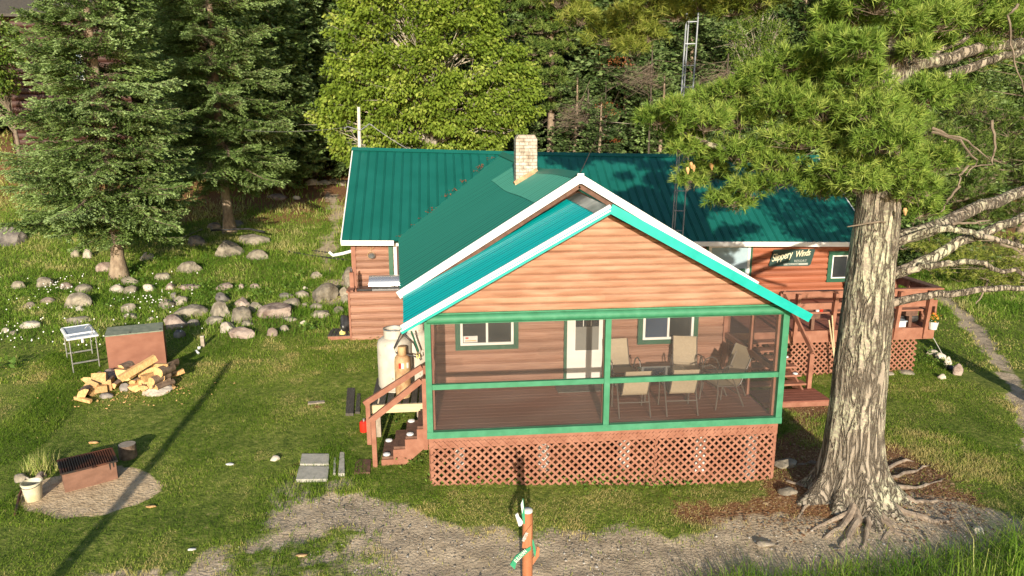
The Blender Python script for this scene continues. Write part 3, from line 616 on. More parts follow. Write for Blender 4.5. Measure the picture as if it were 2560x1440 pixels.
def screen(x0, x1, z0, z1, y=.02, par=lodge):
    nx, nz = 40, 20; V = []
    for i in range(nx+1):
        for k in range(nz+1):
            xx = x0+(x1-x0)*i/nx; zz = z0+(z1-z0)*k/nz; e = math.sin(math.pi*i/nx)*math.sin(math.pi*k/nz)**.5
            V.append((xx, y+.035*e*(math.sin(xx*2.1+zz*4)+.7*math.sin(xx*5.3-zz*7+1)*math.exp(-3*k/nz)), zz))
    id_ = (np.arange(nx)[:, None]*(nz+1)+np.arange(nz)[None]).ravel(); np_obj('insect_screen', np.array(V), np.stack([id_, id_+nz+1, id_+nz+2, id_+1], 1), M['screen'], par, smooth=True)
screen(.05, 2.96, .03, .79); screen(.05, 2.96, .85, 1.92); screen(3.05, W-.05, .03, .79); screen(3.05, W-.05, .85, 1.92)
for xx in (.0, W):
    b = MB(); n = 12
    for i in range(n+1):
        for k in range(2): b.v.append((xx+.03*math.sin(i*1.1)*(1-k)-(.0 if xx else .03), .06+2.35*i/n, .03+1.9*k))
    for i in range(n): b.f.append((2*i, 2*i+2, 2*i+3, 2*i+1)); b.m.append(0)
    b.build('insect_screen', M['screen'], lodge, smooth=True)
b = MB()
for i in range(17):
    y0 = .03+i*.1425; b.box(.02, W-.02, y0, y0+.134, -.035+.001*(i % 3), .0+.001*(i % 3))
b.build('porch_floor', M['floor'], lodge)
b = MB(); b.box(2.45, 3.4, 1.62, 2.2, .004, .02); tag(b.build('door_mat', M['mat']), 'grey door mat on the porch floor before the white door', 'door mat')
# --- lattice
def lattice(name, P, Ux, w0, h, mat_, parent, sp=.14, wd=.039, zb=None, fill=0):
    """P lower left corner, Ux unit vector along the panel, panel w0 x h"""
    b = MB(); Ux = Vector(Ux); Uz = Vector((0, 0, 1)); nrm = Ux.cross(Uz); P = Vector(P)
    for layer, sg in ((0, 1), (1, -1)):
        c = -h
        while c < w0+h:
            if sg > 0: s0, s1, t0, t1 = c, c+h, 0, h
            else: s0, s1, t0, t1 = c+h, c, 0, h
            a = [s0, t0]; e = [s1, t1]
            def cut(a, e):
                if a[0] > e[0]: a, e = e, a
                if e[0] <= 0 or a[0] >= w0: return None
                if a[0] < 0: k = (0-a[0])/(e[0]-a[0]); a = [0, a[1]+(e[1]-a[1])*k]
                if e[0] > w0: k = (w0-a[0])/(e[0]-a[0]); e = [w0, a[1]+(e[1]-a[1])*k]
                return a, e
            r_ = cut(a, e)
            if r_ and (r_[1][0]-r_[0][0]) > .02:
                a, e = r_; off = nrm*(.0055+.011*layer)
                b.beam(P+Ux*a[0]+Uz*a[1]+off, P+Ux*e[0]+Uz*e[1]+off, .010, wd, up=(nrm.x*0, 0, 1))
            c += sp
    return b.build(name, mat_, parent)
for i, (xa, wa) in enumerate(((.02, 1.95), (1.98, 1.93), (3.92, 2.14))):
    lattice('lattice_panel', (xa, -.042, -1.36), (1, 0, 0), wa, 1.22, M['brown'], lodge)
b = MB()
for xx in (.0, 3.9, W-.04): b.box(xx, xx+.05, .0, .03, -1.36, -.26)
b.each('lattice_frame', M['brown'], lodge)
lattice('lattice_panel', (.0, 2.45, -1.3), (0, -1, 0), 2.4, 1.1, M['brown'], lodge)
lattice('lattice_panel', (W-.01, .0, -1.4), (0, 1, 0), 2.4, 1.2, M['brown'], lodge)
b = MB()
for xx, yy in ((.5, .5), (2.0, .5), (3.5, .6), (4.9, .5), (5.7, .15), (.9, 2.2), (3, 2.2), (5.2, 2.2)): b.box(xx-.09, xx+.09, yy-.09, yy+.09, -1.5, -.04)
b.each('pier', M['spotwhite'], lodge)
# --- windows and doors
def window(x0, x1, z0, z1, y, trim, panes, par=lodge, tw=.10, fr=.05, name='window', glass=None):
    b = MB(); t = tw
    b.box(x0-t, x1+t, y-.075, y-.0, z0-t, z0); b.box(x0-t, x1+t, y-.075, y, z1, z1+t); b.box(x0-t, x0, y-.075, y, z0, z1); b.box(x1, x1+t, y-.075, y, z0, z1)
    w_ = b.build(name, M[trim], par, bevel=.003)
    b = MB(); y2 = y-.085
    b.box(x0, x1, y2, y, z0, z0+fr); b.box(x0, x1, y2, y, z1-fr, z1); b.box(x0, x0+fr, y2, y, z0+fr, z1-fr); b.box(x1-fr, x1, y2, y, z0+fr, z1-fr)
    n = len(panes)
    for i in range(1, n):
        xm = x0+(x1-x0)*i/n; b.box(xm-fr*.45, xm+fr*.45, y2+.004, y, z0+fr, z1-fr)
    b.build('frame', M['wframe'], w_, bevel=.003)
    for i, gm in enumerate(panes):
        xa = x0+(x1-x0)*i/n+(fr if i == 0 else fr*.45); xb2 = x0+(x1-x0)*(i+1)/n-(fr if i == n-1 else fr*.45)
        c = MB(); c.box(xa, xb2, y-.055+.012*(i % 2), y-.01, z0+fr, z1-fr); c.build('pane', M[gm], w_)
    return w_
window(.60, 1.66, .80, 1.48, 2.42, 'dkgreen', ['glass', 'glass'])
window(4.30, 5.36, .80, 1.48, 2.42, 'dkgreen', ['glass2', 'glass'])
window(6.72, 7.55, .55, 1.72, MY, 'dkgreen', ['glass'], fr=.09)
window(8.05, 9.32, .35, 1.70, MY, 'dkgreen', ['glass3'], tw=.07, fr=.08)
window(11.88, 12.38, .62, 1.32, MY, 'dkgreen', ['glass'], tw=.12, fr=.035)
b = MB(); b.box(8.05+.5, 9.2, MY-.072, MY-.05, .86, .98); b.box(8.4, 9.2, MY-.072, MY-.05, .60, .72); b.box(8.75, 9.22, MY-.072, MY-.05, .42, .5); b.each('curtain_band', M['dkgreen'], lodge)
# left hand window / door behind the grill
b = MB(); b.box(-1.2, -1.08, MY-.09, MY, .0, 2.0); b.box(-1.2, -.05, MY-.09, MY, 1.92, 2.02); dL = b.build('door', M['dkgreen'], lodge)
b = MB(); b.box(-1.06, -.98, MY-.08, MY, .0, 1.92); b.box(-.62, -.54, MY-.08, MY, .0, 1.92); b.box(-.98, -.62, MY-.079, MY, .86, .96); b.box(-.98, -.62, MY-.079, MY, 1.84, 1.92); b.build('frame', M['white'], dL)
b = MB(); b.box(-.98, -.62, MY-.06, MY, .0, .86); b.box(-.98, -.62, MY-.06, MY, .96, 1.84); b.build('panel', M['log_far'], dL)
# white front door
dz = .02; dx0, dx1, dyy = 2.745, 3.565, 2.41
b = MB(); b.box(dx0-.06, dx0, dyy-.06, dyy+.03, dz, 2.1); b.box(dx1, dx1+.06, dyy-.06, dyy+.03, dz, 2.1); b.box(dx0-.06, dx1+.06, dyy-.06, dyy+.03, 2.03, 2.1); b.build('door_frame', M['dkgreen'], lodge)
b = MB(); b.box(dx0, dx1, dyy-.04, dyy+.03, dz, 2.03); door = b.build('door', M['doorwhite'], lodge, bevel=.006)
b = MB(); wx0, wx1, wz0, wz1 = dx0+.17, dx1-.17, .62, 1.80
b.box(wx0-.04, wx1+.04, dyy-.055, dyy-.03, wz0-.04, wz0); b.box(wx0-.04, wx1+.04, dyy-.055, dyy-.03, wz1, wz1+.04); b.box(wx0-.04, wx0, dyy-.055, dyy-.03, wz0, wz1); b.box(wx1, wx1+.04, dyy-.055, dyy-.03, wz0, wz1)
for k in (1, 2): b.box(wx0+(wx1-wx0)*k/3-.007, wx0+(wx1-wx0)*k/3+.007, dyy-.05, dyy-.03, 1.12, wz1)
b.box(wx0, wx1, dyy-.052, dyy-.03, 1.42, 1.45)
b.build('window_frame', M['wframe'], door)
b = MB(); b.box(wx0, wx1, dyy-.045, dyy-.035, 1.11, wz1); b.build('pane', M['glass'], door)
b = MB(); b.box(wx0, wx1, dyy-.048, dyy-.035, wz0, 1.11); b.build('pane', pm('grey storm screen', (.20, .20, .18), rough=.4), door)
b = MB(); b.box(dx1-.075, dx1-.05, dyy-.075, dyy-.04, .98, 1.12); b.build('handle', M['metalgrey'], door)
# gutter spout, ornament on left wall
b = MB(); b.tube([(-2.2, MY-.02, 1.72), (-2.45, MY-.08, 1.66), (-2.72, MY-.12, 1.62), (-2.82, MY-.12, 1.72)], .045, 10); b.build('downspout', M['white'], lodge, smooth=True)
o = thing('wall_ornament', 'round wire and shell ornament hanging on the left log wall', 'ornament', (-1.68, MY-.09, 1.78))
b = MB()
for rr, zc in ((.09, 1.86), (.10, 1.60)): b.tube([(-1.68+rr*math.cos(t), MY-.1, zc+rr*math.sin(t)) for t in np.linspace(0, 6.28, 17)], .008, 5)
b.tube([(-1.68, MY-.1, 1.95), (-1.68, MY-.1, 1.5)], .006, 5); b.build('ring', M['rust_tank'], o)
b = MB(); b.lathe((-1.66, MY-.12, 1.50), [(.01, 0), (.09, .03), (.11, .09), (.06, .15), (.01, .17)], 12); b.build('bowl', M['metalgrey'], o, smooth=True)
# weathered service mast with cables at the left roof end
o = thing('service_mast', 'pale bare wooden mast standing at the left end of the main roof', 'mast', (-2.2, 12.3, 4.4))
b = MB(); b.tube([(-2.22, 12.3, 3.6), (-2.25, 12.3, 4.6), (-2.22, 12.3, 5.72)], [.06, .055, .05], 8); b.build('pole', M['ashwhite'], o, smooth=True)
b = MB(); b.tube([(-2.2, 12.25, 5.0), (-2.6, 12.25, 5.12), (-2.7, 12.25, 5.05)], .02, 6); b.tube([(-2.2, 12.25, 5.0), (-1.9, 12.25, 5.2), (-1.8, 12.25, 5.14)], .02, 6); b.build('bracket', M['metalgrey'], o)
def cable(p, q, sag, r, mat_, label, name='power_cable', cat='cable'):
    p = Vector(p); q = Vector(q); pts = [p.lerp(q, t)-Vector((0, 0, sag*4*t*(1-t))) for t in np.linspace(0, 1, 14)]
    b = MB(); b.tube(pts, r, 5); return tag(b.build(name, mat_), label, cat)
cable((-2.6, 12.2, 5.1), at(610, 325, y=17), .10, .008, M['metalgrey'], 'overhead cable running left from the pale mast into the spruces')
cable((-1.85, 12.2, 5.17), at(1045, 385, y=14.5), .06, .014, M['rope'], 'overhead cable sloping down right from the pale mast to the roof')
cable(at(1440, 455, y=4), at(1548, 228, y=16), .0, .006, M['tread'], 'thin guy wire rising from the roof peak into the trees', 'guy_wire', 'wire')

# ================================================================== lattice mast
tx, ty = 6.86, 8.25
o = thing('antenna_tower', 'tall three legged steel lattice tower rising past the right roof', 'tower', (tx, ty, -.9))
legs = [(-.15, -.03), (-.03, .13), (.15, -.08)]
def tp(k, z): lean = (z+.9)*.022; return (tx+legs[k][0]+lean, ty+legs[k][1], z)
for k in range(3): c = MB(); c.tube([tp(k, -.9), tp(k, 12.5)], .021, 7); c.build('leg', M['tower'], o)
z = -.6
while z < 12.3:
    c = MB(); P3 = [tp(k, z) for k in range(3)]; c.tube(P3+[P3[0]], .013, 5); c.build('rung', M['tower'], o); z += .56
# ================================================================== small log sided side deck with grill
sx0, sx1, sy0 = -2.12, -.12, 7.1
o = thing('side_deck', 'small side deck closed by a front of half round cedar logs', 'deck', (-1.1, 7.8, -.4))
c = MB(); logwall(c, lambda z: sx0, lambda z: sx1, sy0, -.62, .9, .19, .05); c.box(sx0+.01, sx1-.01, sy0, sy0+.05, -.7, .89); c.build('log_front', M['log'], o)
c = MB(); c.box(sx0-.05, sx0, sy0-.06, sy0+.06, -.7, .92); c.box(sx0-.05, sx0+.03, 7.2, 8.65, -.5, -.05); c.box(sx0-.05, sx0+.06, 7.55, 7.66, -.4, 1.32); c.box(sx0-.1, sx0+.08, 7.15, 7.7, .86, .92); c.each('corner_post', M['brown'], o)
c = MB(); c.box(sx0, sx1, 7.15, 8.65, -.06, -.01); c.build('floor', M['tread'], o)
c = MB(); c.box(-2.75, sx0-.06, 7.15, 7.85, -.42, -.3); c.build('step', M['brown'], o)
c = MB()
for i in range(6): c.box(-2.76+i*.102, -2.67+i*.102, 7.13, 7.87, -.298, -.275)
c.build('step_board', M['pallet'], o)
gz = .0
o = thing('gas_grill', 'gas barbecue with bright steel lid on the small side deck', 'grill', (-1.2, 7.8, -.01))
c = MB(); c.box(-1.62, -.75, 7.62, 8.1, .55, .93); c.build('cabinet', M['black'], o, bevel=.01)
c = MB(); n = 10; pr = [(7.58+.52*(1-math.cos(t))/2, .94+.24*math.sin(t)) for t in np.linspace(0, math.pi, n)]
c.prism([(-1.68, y, z) for y, z in pr], (.98, 0, 0)); c.build('lid', M['steelbright'], o, smooth=True)
c = MB(); c.box(-1.6, -.77, 7.60, 7.618, .80, .835); c.box(-1.6, -.77, 7.60, 7.618, .70, .715); c.each('trim', M['steelbright'], o)
for k in range(5): c = MB(); c.tube([(-1.5+k*.16, 7.62, .63), (-1.5+k*.16, 7.585, .63)], .02, 10); c.build('knob', M['metalgrey'], o)
c = MB(); c.box(-2.0, -1.63, 7.65, 8.05, .80, .84); c.build('side_shelf', M['black'], o)
for xx in (-1.58, -.79): c = MB(); c.box(xx-.02, xx+.02, 7.66, 8.06, .0, .55); c.build('leg', M['black'], o)
c = MB(); c.lathe((-2.12, 7.62, 1.325), [(.035, 0), (.035, .05), (.02, .1), (.0, .11)], 10); tag(c.build('solar_lantern', M['black'], smooth=True), 'small black and white lantern on the side deck post', 'lantern')

# ================================================================== RIGHT DECK
DZ, DY, DX0, DX1 = .06, 5.1, 6.15, 12.72
deck = thing('sun_deck', 'raised red brown deck with lattice skirt and stairs right of the porch', 'deck', (9.5, 7, -1.1))
c = MB(); n = int((MY-DY)/.145)
for i in range(n+1):
    y0 = DY+.02+i*.145; c.box(DX0, DX1-.02, y0, min(y0+.135, MY-.06), DZ-.035, DZ+.001*(i % 3))
c.build('floor', M['deckred'], deck)
c = MB(); c.box(DX0, 8.62, DY-.03, DY+.015, DZ-.30, DZ-.0); c.box(8.63, DX1, DY-.03, DY+.015, DZ-.30, DZ-.0); c.box(DX1-.02, DX1+.02, DY+.02, MY, DZ-.30, DZ-.0); c.build('rim_joist', M['brown'], deck)
c = None
for xa, wa in ((6.3, 2.0), (8.4, 1.95), (10.4, 2.0)): lattice('lattice_panel', (xa, DY+.14, -1.42), (1, 0, 0), wa, 1.30, M['brown'], deck, sp=.15)
lattice('lattice_panel', (12.38, DY+.14, -1.42), (0, 1, 0), 3.2, 1.3, M['brown'], deck, sp=.15)
def post(x, y, z0, z1, s=.09, par=None, mat_='brown'):
    c = MB(); c.box(x-s/2, x+s/2, y-s/2, y+s/2, z0, z1); return c.build('post', M[mat_], par, bevel=.004)
def lean_post(x, y, lean, par, z0=DZ-.28, z1=DZ+.98): 
    c = MB(); c.beam((x, y-.02, z0), (x, y-.05-lean, z1), .09, .10, up=(0, 1, 0)); return c.build('post', M['brown'], par)
for xx in (8.98, 9.95, 10.9, 11.65, 12.45): lean_post(xx, DY, .08, deck)
post(8.62, DY+.06, DZ-.3, DZ+1.0, .1, deck); post(6.75, DY+.06, DZ-.3, DZ+1.0, .1, deck)
for zz, nm in ((DZ+.90, 'top_rail'), (DZ+.62, 'back_board')):
    c = MB(); c.box(8.62, 12.72, DY-.02, DY+.03, zz-.07, zz+.09); c.build(nm, M['brown'], deck)
c = MB(); c.box(8.58, 12.8, DY-.09, DY+.06, DZ+.99, DZ+1.03); c.build('rail_cap', M['brown'], deck)
c = MB(); c.box(9.0, 12.6, DY+.05, DY+.22, DZ+.42, DZ+.46); c.box(9.0, 12.6, DY+.25, DY+.42, DZ+.42, DZ+.46); c.build('bench_seat', M['brown'], deck)
for xx in (9.5, 10.4, 11.3, 12.1):
    c = MB(); c.box(xx-.04, xx+.04, DY+.06, DY+.16, DZ, DZ+.42); c.build('bench_leg', M['tread'], deck)
    c = MB(); c.box(xx-.16, xx+.16, DY+.03, DY+.4, DZ+.30, DZ+.42); c.build('bench_bracket', M['tread'], deck)
# right hand rail running back to the house
for k, yy in enumerate(np.linspace(DY+.5, MY-.15, 6)): 
    c = MB(); c.box(DX1-.06, DX1+.04, yy-.05, yy+.05, DZ-.25, DZ+.98); c.build('post', M['brown'], deck)
for z0, z1, nm in ((.78, .96, 'top_rail'), (.30, .58, 'back_board')):
    c = MB(); c.box(DX1-.02, DX1+.03, DY+.02, MY, DZ+z0, DZ+z1); c.build(nm, M['brown'], deck)
c = MB(); c.box(DX1-.10, DX1+.12, DY+.07, MY, DZ+.99, DZ+1.03); c.build('rail_cap', M['tread'], deck)
c = MB(); c.box(DX1-.45, DX1-.08, DY+.5, MY-.1, DZ+.42, DZ+.46); c.build('bench_seat', M['brown'], deck)
# stairs down towards the camera
sxa, sxb = 7.05, 8.80
for k in range(6):
    y0 = DY-.32-k*.17; z0 = DZ-.16-k*.155; xe = 8.55+.045*k
    c = MB(); c.box(sxa, xe, y0-.02, y0+.25, z0-.045, z0); c.build('tread', M['brown'], deck, bevel=.004)
    if k in (0, 2, 4):
        t = thing('stair_light', ['flat white solar light on the topmost deck step', '', 'flat white solar light on the middle deck step', '', 'flat white solar light low on the deck steps'][k], 'solar light', (xe-.12, y0+.06, z0), group='solar lights on the deck stairs')
        c = MB(); c.lathe((xe-.12, y0+.06, z0+.001), [(.06, 0), (.06, .02), (.045, .03), (.0, .032)], 12); c.build('cap', M['led'], t); c = MB(); c.lathe((xe-.12, y0+.06, z0-.012), [(.07, .013), (.07, .02), (.0, .021)], 12); c.build('rim', M['metalgrey'], t)
for xx in (sxa+.2, 8.42):
    c = MB(); c.beam((xx, DY, DZ-.25), (xx+(.25 if xx > 8 else 0), DY-1.25, -1.18), .05, .26); c.build('stringer', M['brown'], deck)
c = MB()
for i in range(5): c.box(7.35+.0*i, 8.98, DY-1.92+.155*i, DY-1.78+.155*i, -1.045, -1.01)
c.build('step_platform', M['deckred'], deck); c = MB(); c.box(7.4, 8.95, DY-1.9, DY-1.86, -1.16, -1.046); c.build('step_fascia', M['brown'], deck)
post(8.86, DY-1.13, -1.3, -.16, .1, deck)
c = MB(); c.beam((8.64, DY+.02, DZ+1.02), (8.87, DY-1.17, -.12), .045, .11); c.build('hand_rail', M['brown'], deck)
# things on and round the deck
o = thing('flower_tub', 'white tub of orange flowers at the front right deck corner', 'flower pot', (12.55, DY+.12, DZ))
c = MB(); c.lathe((12.60, DY-.12, DZ-.02), [(.09, 0), (.12, .2), (.125, .2), (.10, .17), (0, .17)], 14); c.build('tub', M['spotwhite'], o)
V = []; Fq = []
for k in range(60):
    a, r_, h = random.random()*6.28, random.random()*.13, .22+random.random()*.18; p = np.array([12.6+r_*math.cos(a), DY-.12+r_*math.sin(a), DZ+h])
    for q in (rng.normal(size=3), ): V += [p, p+rng.normal(size=3)*.03, p+rng.normal(size=3)*.03]; Fq.append([3*k, 3*k+1, 3*k+2])
np_obj('flowers', np.array(V), np.array(Fq), M['orange'], o); 
V = []; Fq = []
for k in range(90):
    a, r_, h = random.random()*6.28, random.random()*.12, .17+random.random()*.16; p = np.array([12.6+r_*math.cos(a), DY-.12+r_*math.sin(a), DZ+h]); V += [p, p+rng.normal(size=3)*.035, p+rng.normal(size=3)*.035]; Fq.append([3*k, 3*k+1, 3*k+2])
np_obj('leaves', np.array(V), np.array(Fq), M['weed'], o, var=np.full(270, .5))
o = thing('storage_bin', 'low white bin beside dark bags under the deck bench', 'bin', (11.75, DY+.2, DZ))
c = MB(); c.box(11.55, 12.0, DY+.07, DY+.30, DZ, DZ+.14); c.build('tray', M['spotwhite'], o); c = MB(); c.box(11.53, 12.02, DY+.05, DY+.32, DZ+.14, DZ+.165); c.build('lid', M['plastic2'], o)
def lump(name, c0, r, mat_, seed=0, n=2, amp=.3, parent=None, sq=(1, 1, 1), flat=False):
    import bmesh
    bm = bmesh.new(); bmesh.ops.create_icosphere(bm, subdivisions=n, radius=1); rs = np.random.default_rng(seed); off = rs.random(3)*20
    from mathutils import noise
    for v in bm.verts:
        q = v.co.copy(); d = 1+amp*noise.noise(q*1.1+Vector(off))+amp*.45*noise.noise(q*2.7+Vector(off)); v.co = Vector((q.x*d*r*sq[0], q.y*d*r*sq[1], q.z*d*r*sq[2]))
    me = bpy.data.meshes.new(name); bm.to_mesh(me); bm.free(); me.materials.append(mat_)
    if not flat: me.polygons.foreach_set('use_smooth', np.ones(len(me.polygons), bool))
    o = bpy.data.objects.new(name, me); COL.objects.link(o); o.location = Vector(c0)-(world_of(parent) if parent else Vector((0, 0, 0))); o.parent = parent; return o
tag(lump('garbage_bag', (12.2, DY+.35, DZ+.14), .2, M['black'], 4, 3, .5, sq=(1.2, .8, .75)), 'black crumpled bag lying under the right end of the deck bench', 'bag')
tag(lump('garbage_bag', (-2.32, 7.45, -.08), .22, M['black'], 9, 3, .55, sq=(.8, .9, 1.15)), 'black rubbish bag standing on the step of the small side deck', 'bag')
o = thing('red_cup', 'red cup with white lid on the deck bench', 'cup', (9.78, DY+.1, DZ+.46)); c = MB(); c.lathe((9.72, DY+.12, DZ+.462), [(.04, 0), (.06, .13), (0, .13)], 12); c.build('cup', M['red'], o); c = MB(); c.lathe((9.62, DY+.12, DZ+.462), [(.045, 0), (.045, .05), (0, .05)], 12); c.build('lid', M['spotwhite'], o)
for k, (xx, lb) in enumerate(((9.86, 'pale wooden pole leaning on the deck skirt, its tip higher than its neighbour'), (9.82, 'shorter pale pole leaning beside the taller one on the deck skirt'))):
    c = MB(); c.tube([(xx+.22, DY-.25, -1.2+.3*k), (xx+.02-.03*k, DY-.12, DZ+.42-.12*k)], .016, 7); tag(c.build('leaning_pole', M['newwood']), lb, 'pole')
# resort sign
o = thing('resort_sign', 'dark green wooden board reading Slippery Winds RESORT WELCOME on the log wall', 'sign', (11.0, MY-.08, 1.2))
ys = MY-.085; px0 = at(1922, 665, y=ys); px1 = at(2038, 624, y=ys); X0, X1, Z0, Z1 = px0[0], px1[0], px0[2]-.02, px1[2]+.02
c = MB(); sk = .10
poly = [(X0, Z0+.03), (X0+.03, Z0), (X1-.16, Z0), (X1-.10, Z0+.04), (X1, Z1-.04), (X1-.02, Z1), (X0+.14, Z1), (X0+.10, Z1-.04)]
c.prism([(x, ys, z) for x, z in poly], (0, .035, 0)); c.build('board', M['sign'], o)
H = Z1-Z0; Wd = X1-X0
text_mesh('script_lettering', 'Slippery', M['letter'], (X0+.07, ys-.006, Z0+.15), (1, 0, .2), (-.2, 0, 1), H*.60, o, shear=.42, offset=.0015, width=Wd/1.9*.98, spacing=.92)
text_mesh('script_lettering', 'Winds', M['letter'], (X0+Wd*.56, ys-.006, Z0+H*.53), (1, 0, .12), (-.12, 0, 1), H*.52, o, shear=.42, offset=.0015, width=Wd/1.9*.98, spacing=.92)
text_mesh('resort_lettering', 'RESORT', M['lettergrey'], (X0+Wd*.55, ys-.006, Z0+H*.24), (1, 0, 0), (0, 0, 1), H*.20, o, offset=.001, width=.98, spacing=1.15)
c = MB(); c.box(X0+Wd*.32, X0+Wd*.86, ys-.012, ys-.001, Z0+.03, Z0+.03+H*.12); c.build('welcome_strip', M['lettergrey'], o)
text_mesh('welcome_lettering', 'WELCOME', M['sign'], (X0+Wd*.40, ys-.017, Z0+.035), (1, 0, 0), (0, 0, 1), H*.13, o, width=1.0, spacing=1.2)
# card in the left porch window
o = thing('notice_card', 'white notice card with a small red mark in the left porch window corner', 'card', (.77, 2.33, .86)); c = MB(); c.box(.66, .94, 2.325, 2.332, .87, 1.0); c.build('card', M['spotwhite'], o)
c = MB(); c.box(.70, .76, 2.321, 2.324, .945, .975); c.build('red_mark', M['red'], o); c = MB(); c.box(.69, .91, 2.321, 2.324, .895, .91); c.build('print_line', M['orange'], o)

# ================================================================== PATIO CHAIRS AND TABLE
def make_chair():
    t = thing('patio_chair', 'x', 'chair', (0, 0, 0), group='sling chairs on the screened porch')
    for s in (-1, 1):           # front faces -y: seat front at y=-.24, back leans to +y
        c = MB(); x = .28*s
        c.tube([(x, .30, 0), (x, .20, .22), (x, .12, .40), (x, .02, .60), (x, -.10, .665), (x, -.24, .63), (x, -.27, .5), (x, -.25, .3), (x, -.28, 0)], .0135, 7); c.build('arm_frame', M['frame'], t, local=True, smooth=True)
        c = MB(); x = .235*s; c.tube([(x, -.27, .43), (x, .18, .39), (x, .24, .45), (x, .42, .90)], .012, 7); c.build('side_tube', M['frame'], t, local=True, smooth=True)
    c = MB(); c.tube([(-.28, -.255, .40), (.28, -.255, .40)], .011, 6); c.tube([(-.28, .19, .25), (.28, .19, .25)], .011, 6); c.build('stretcher', M['frame'], t, local=True)
    n = 14; P = [(-.27, .435)]+[(-.27+.45*i/5, .43-.04*math.sin(math.pi*i/10)-.01*i/5) for i in range(1, 6)]+[(.22, .42), (.25, .48)]+[(.25+.17*i/6, .48+.42*i/6) for i in range(1, 7)]
    V = [(x, y, z+.008) for y, z in P for x in (-.235, -.08, .08, .235)]; k = 4
    F_ = [(i*k+j, i*k+j+1, (i+1)*k+j+1, (i+1)*k+j) for i in range(len(P)-1) for j in range(3)]
    c = MB(); c.add(V, F_); c.build('sling', M['sling'], t, local=True)
    return t
ch0 = make_chair()
spots = [(3.60, .56, 180, 'tan sling chair with its back to the screen beside the green centre post'),
         (4.47, .55, 178, 'tan sling chair with its back to the screen, second from the green centre post'),
         (3.72, 1.72, 4, 'tan sling chair under the right porch window, facing out'),
         (5.02, 1.75, -14, 'tan sling chair at the right end of the back wall, facing out'),
         (5.38, .80, -80, 'patio chair nearest the right hand corner of the screen, turned sideways'),
         (5.62, 1.28, -74, 'patio chair between the back wall chair and the corner one, against the side screen')]
for i, (x, y, a, lb) in enumerate(spots):
    o = ch0 if i == 0 else copy_tree(ch0); o.location = (x, y, .003); o.rotation_euler = (0, 0, R_(a)); o['label'] = lb
t = thing('patio_table', 'low dark patio table between the sling chairs', 'table', (4.38, 1.2, 0))
c = MB(); c.box(3.95, 4.85, .98, 1.5, .50, .525); c.build('table_top', M['glass'], t, bevel=.01)
for sx in (4.0, 4.8):
    for sy in (1.03, 1.45): c = MB(); c.tube([(sx, sy, 0), (sx, sy, .5)], .016, 8); c.build('leg', M['frame'], t)
c = MB(); c.box(3.98, 4.82, 1.0, 1.48, .46, .495); c.build('apron', M['frame'], t)

# ================================================================== LEFT STAIRS, PALLET, TANKS
st = thing('porch_stairs', 'brown wooden stairs with two handrails up the left porch side', 'stairs', (-.5, 1.1, -.9))
ya, yb = .72, 1.46
for k in range(4):
    xa = -.86+k*.215; zt = -.73+k*.185
    c = MB(); c.box(xa-.02, xa+.235, ya, yb, zt-.045, zt); c.build('tread', M['tread'], st, bevel=.005)
    c = MB(); c.box(xa+.21, xa+.23, ya+.01, yb-.01, zt, zt+.14); c.build('riser', M['tread'], st)
for yy in (ya-.03, yb+.005):
    c = MB(); pl = []
    for k in range(4): pl += [(-.89+k*.215, -.775+k*.185), (-.89+(k+1)*.215, -.775+k*.185)]
    pl += [(-.02, -.25), (-.02, -.50), (-.66, -1.06), (-.89, -1.06)]
    c.prism([(x, yy, z) for x, z in pl], (0, .03, 0)); c.build('stringer', M['brown'], st)
railB0, railB1 = at(933, 1046, y=.68), at(1053, 950, y=.68); railA0, railA1 = at(919, 1004, y=1.52), at(1055, 917, y=1.52)
for p, q in ((railB0, railB1), (railA0, railA1)):
    c = MB(); c.beam(p-(q-p)*.06, q, .085, .10); c.build('hand_rail', M['brown'], st)
    c = MB(); c.box(p[0]-.04, p[0]+.04, p[1]-.035, p[1]+.035, -1.2, p[2]-.03); c.build('post', M['brown'], st)
    c = MB(); c.box(-.13, -.05, p[1]-.035, p[1]+.035, -.6, q[2]+.03); c.build('post', M['brown'], st)
for k, (kx, yy, lb) in enumerate(((0, ya+.07, 'small solar cap light at the front of the lowest porch step'), (0, yb-.07, 'small solar cap light at the back of the lowest porch step'), (2, ya+.07, 'small solar cap light at the front of the third porch step'), (2, yb-.07, 'small solar cap light at the back of the third porch step'))):
    x_, z_ = -.80+kx*.215, -.73+kx*.185; t = thing('step_light', lb, 'solar light', (x_, yy, z_), group='solar lights on the porch steps')
    c = MB(); c.lathe((x_, yy, z_), [(.065, .012), (.06, .03), (.0, .045)], 12); c.build('cap', M['led'], t); c = MB(); c.lathe((x_, yy, z_-.01), [(.07, .011), (.07, .022), (0, .022)], 12); c.build('rim', M['metalgrey'], t)
PZ = -.13
t = thing('pallet_platform', 'weathered pallet platform of dark planks behind the porch stairs', 'platform', (-.7, 2.4, -.9))
for i in range(8): xx = -1.15+i*.152; c = MB(); c.box(xx, xx+.118, 1.76, 3.28, PZ-.022, PZ+.001*(i % 2)); c.build('plank', M['pallet'], t)
c = MB(); c.box(-1.2, .0, 1.72, 1.76, PZ-.17, PZ-.01); c.build('front_board', M['newwood'], t)
c = MB(); c.box(-1.16, .0, 1.78, 1.84, PZ-.15, PZ-.024); c.box(-1.16, .0, 3.2, 3.27, PZ-.15, PZ-.024); c.each('bearer', M['pallet'], t)
for xx in (-1.14, -.28):
    for yy in (1.80, 3.0): c = MB(); c.box(xx, xx+.16, yy, yy+.16, -1.1, PZ-.15); c.build('leg', M['oldwood'], t)
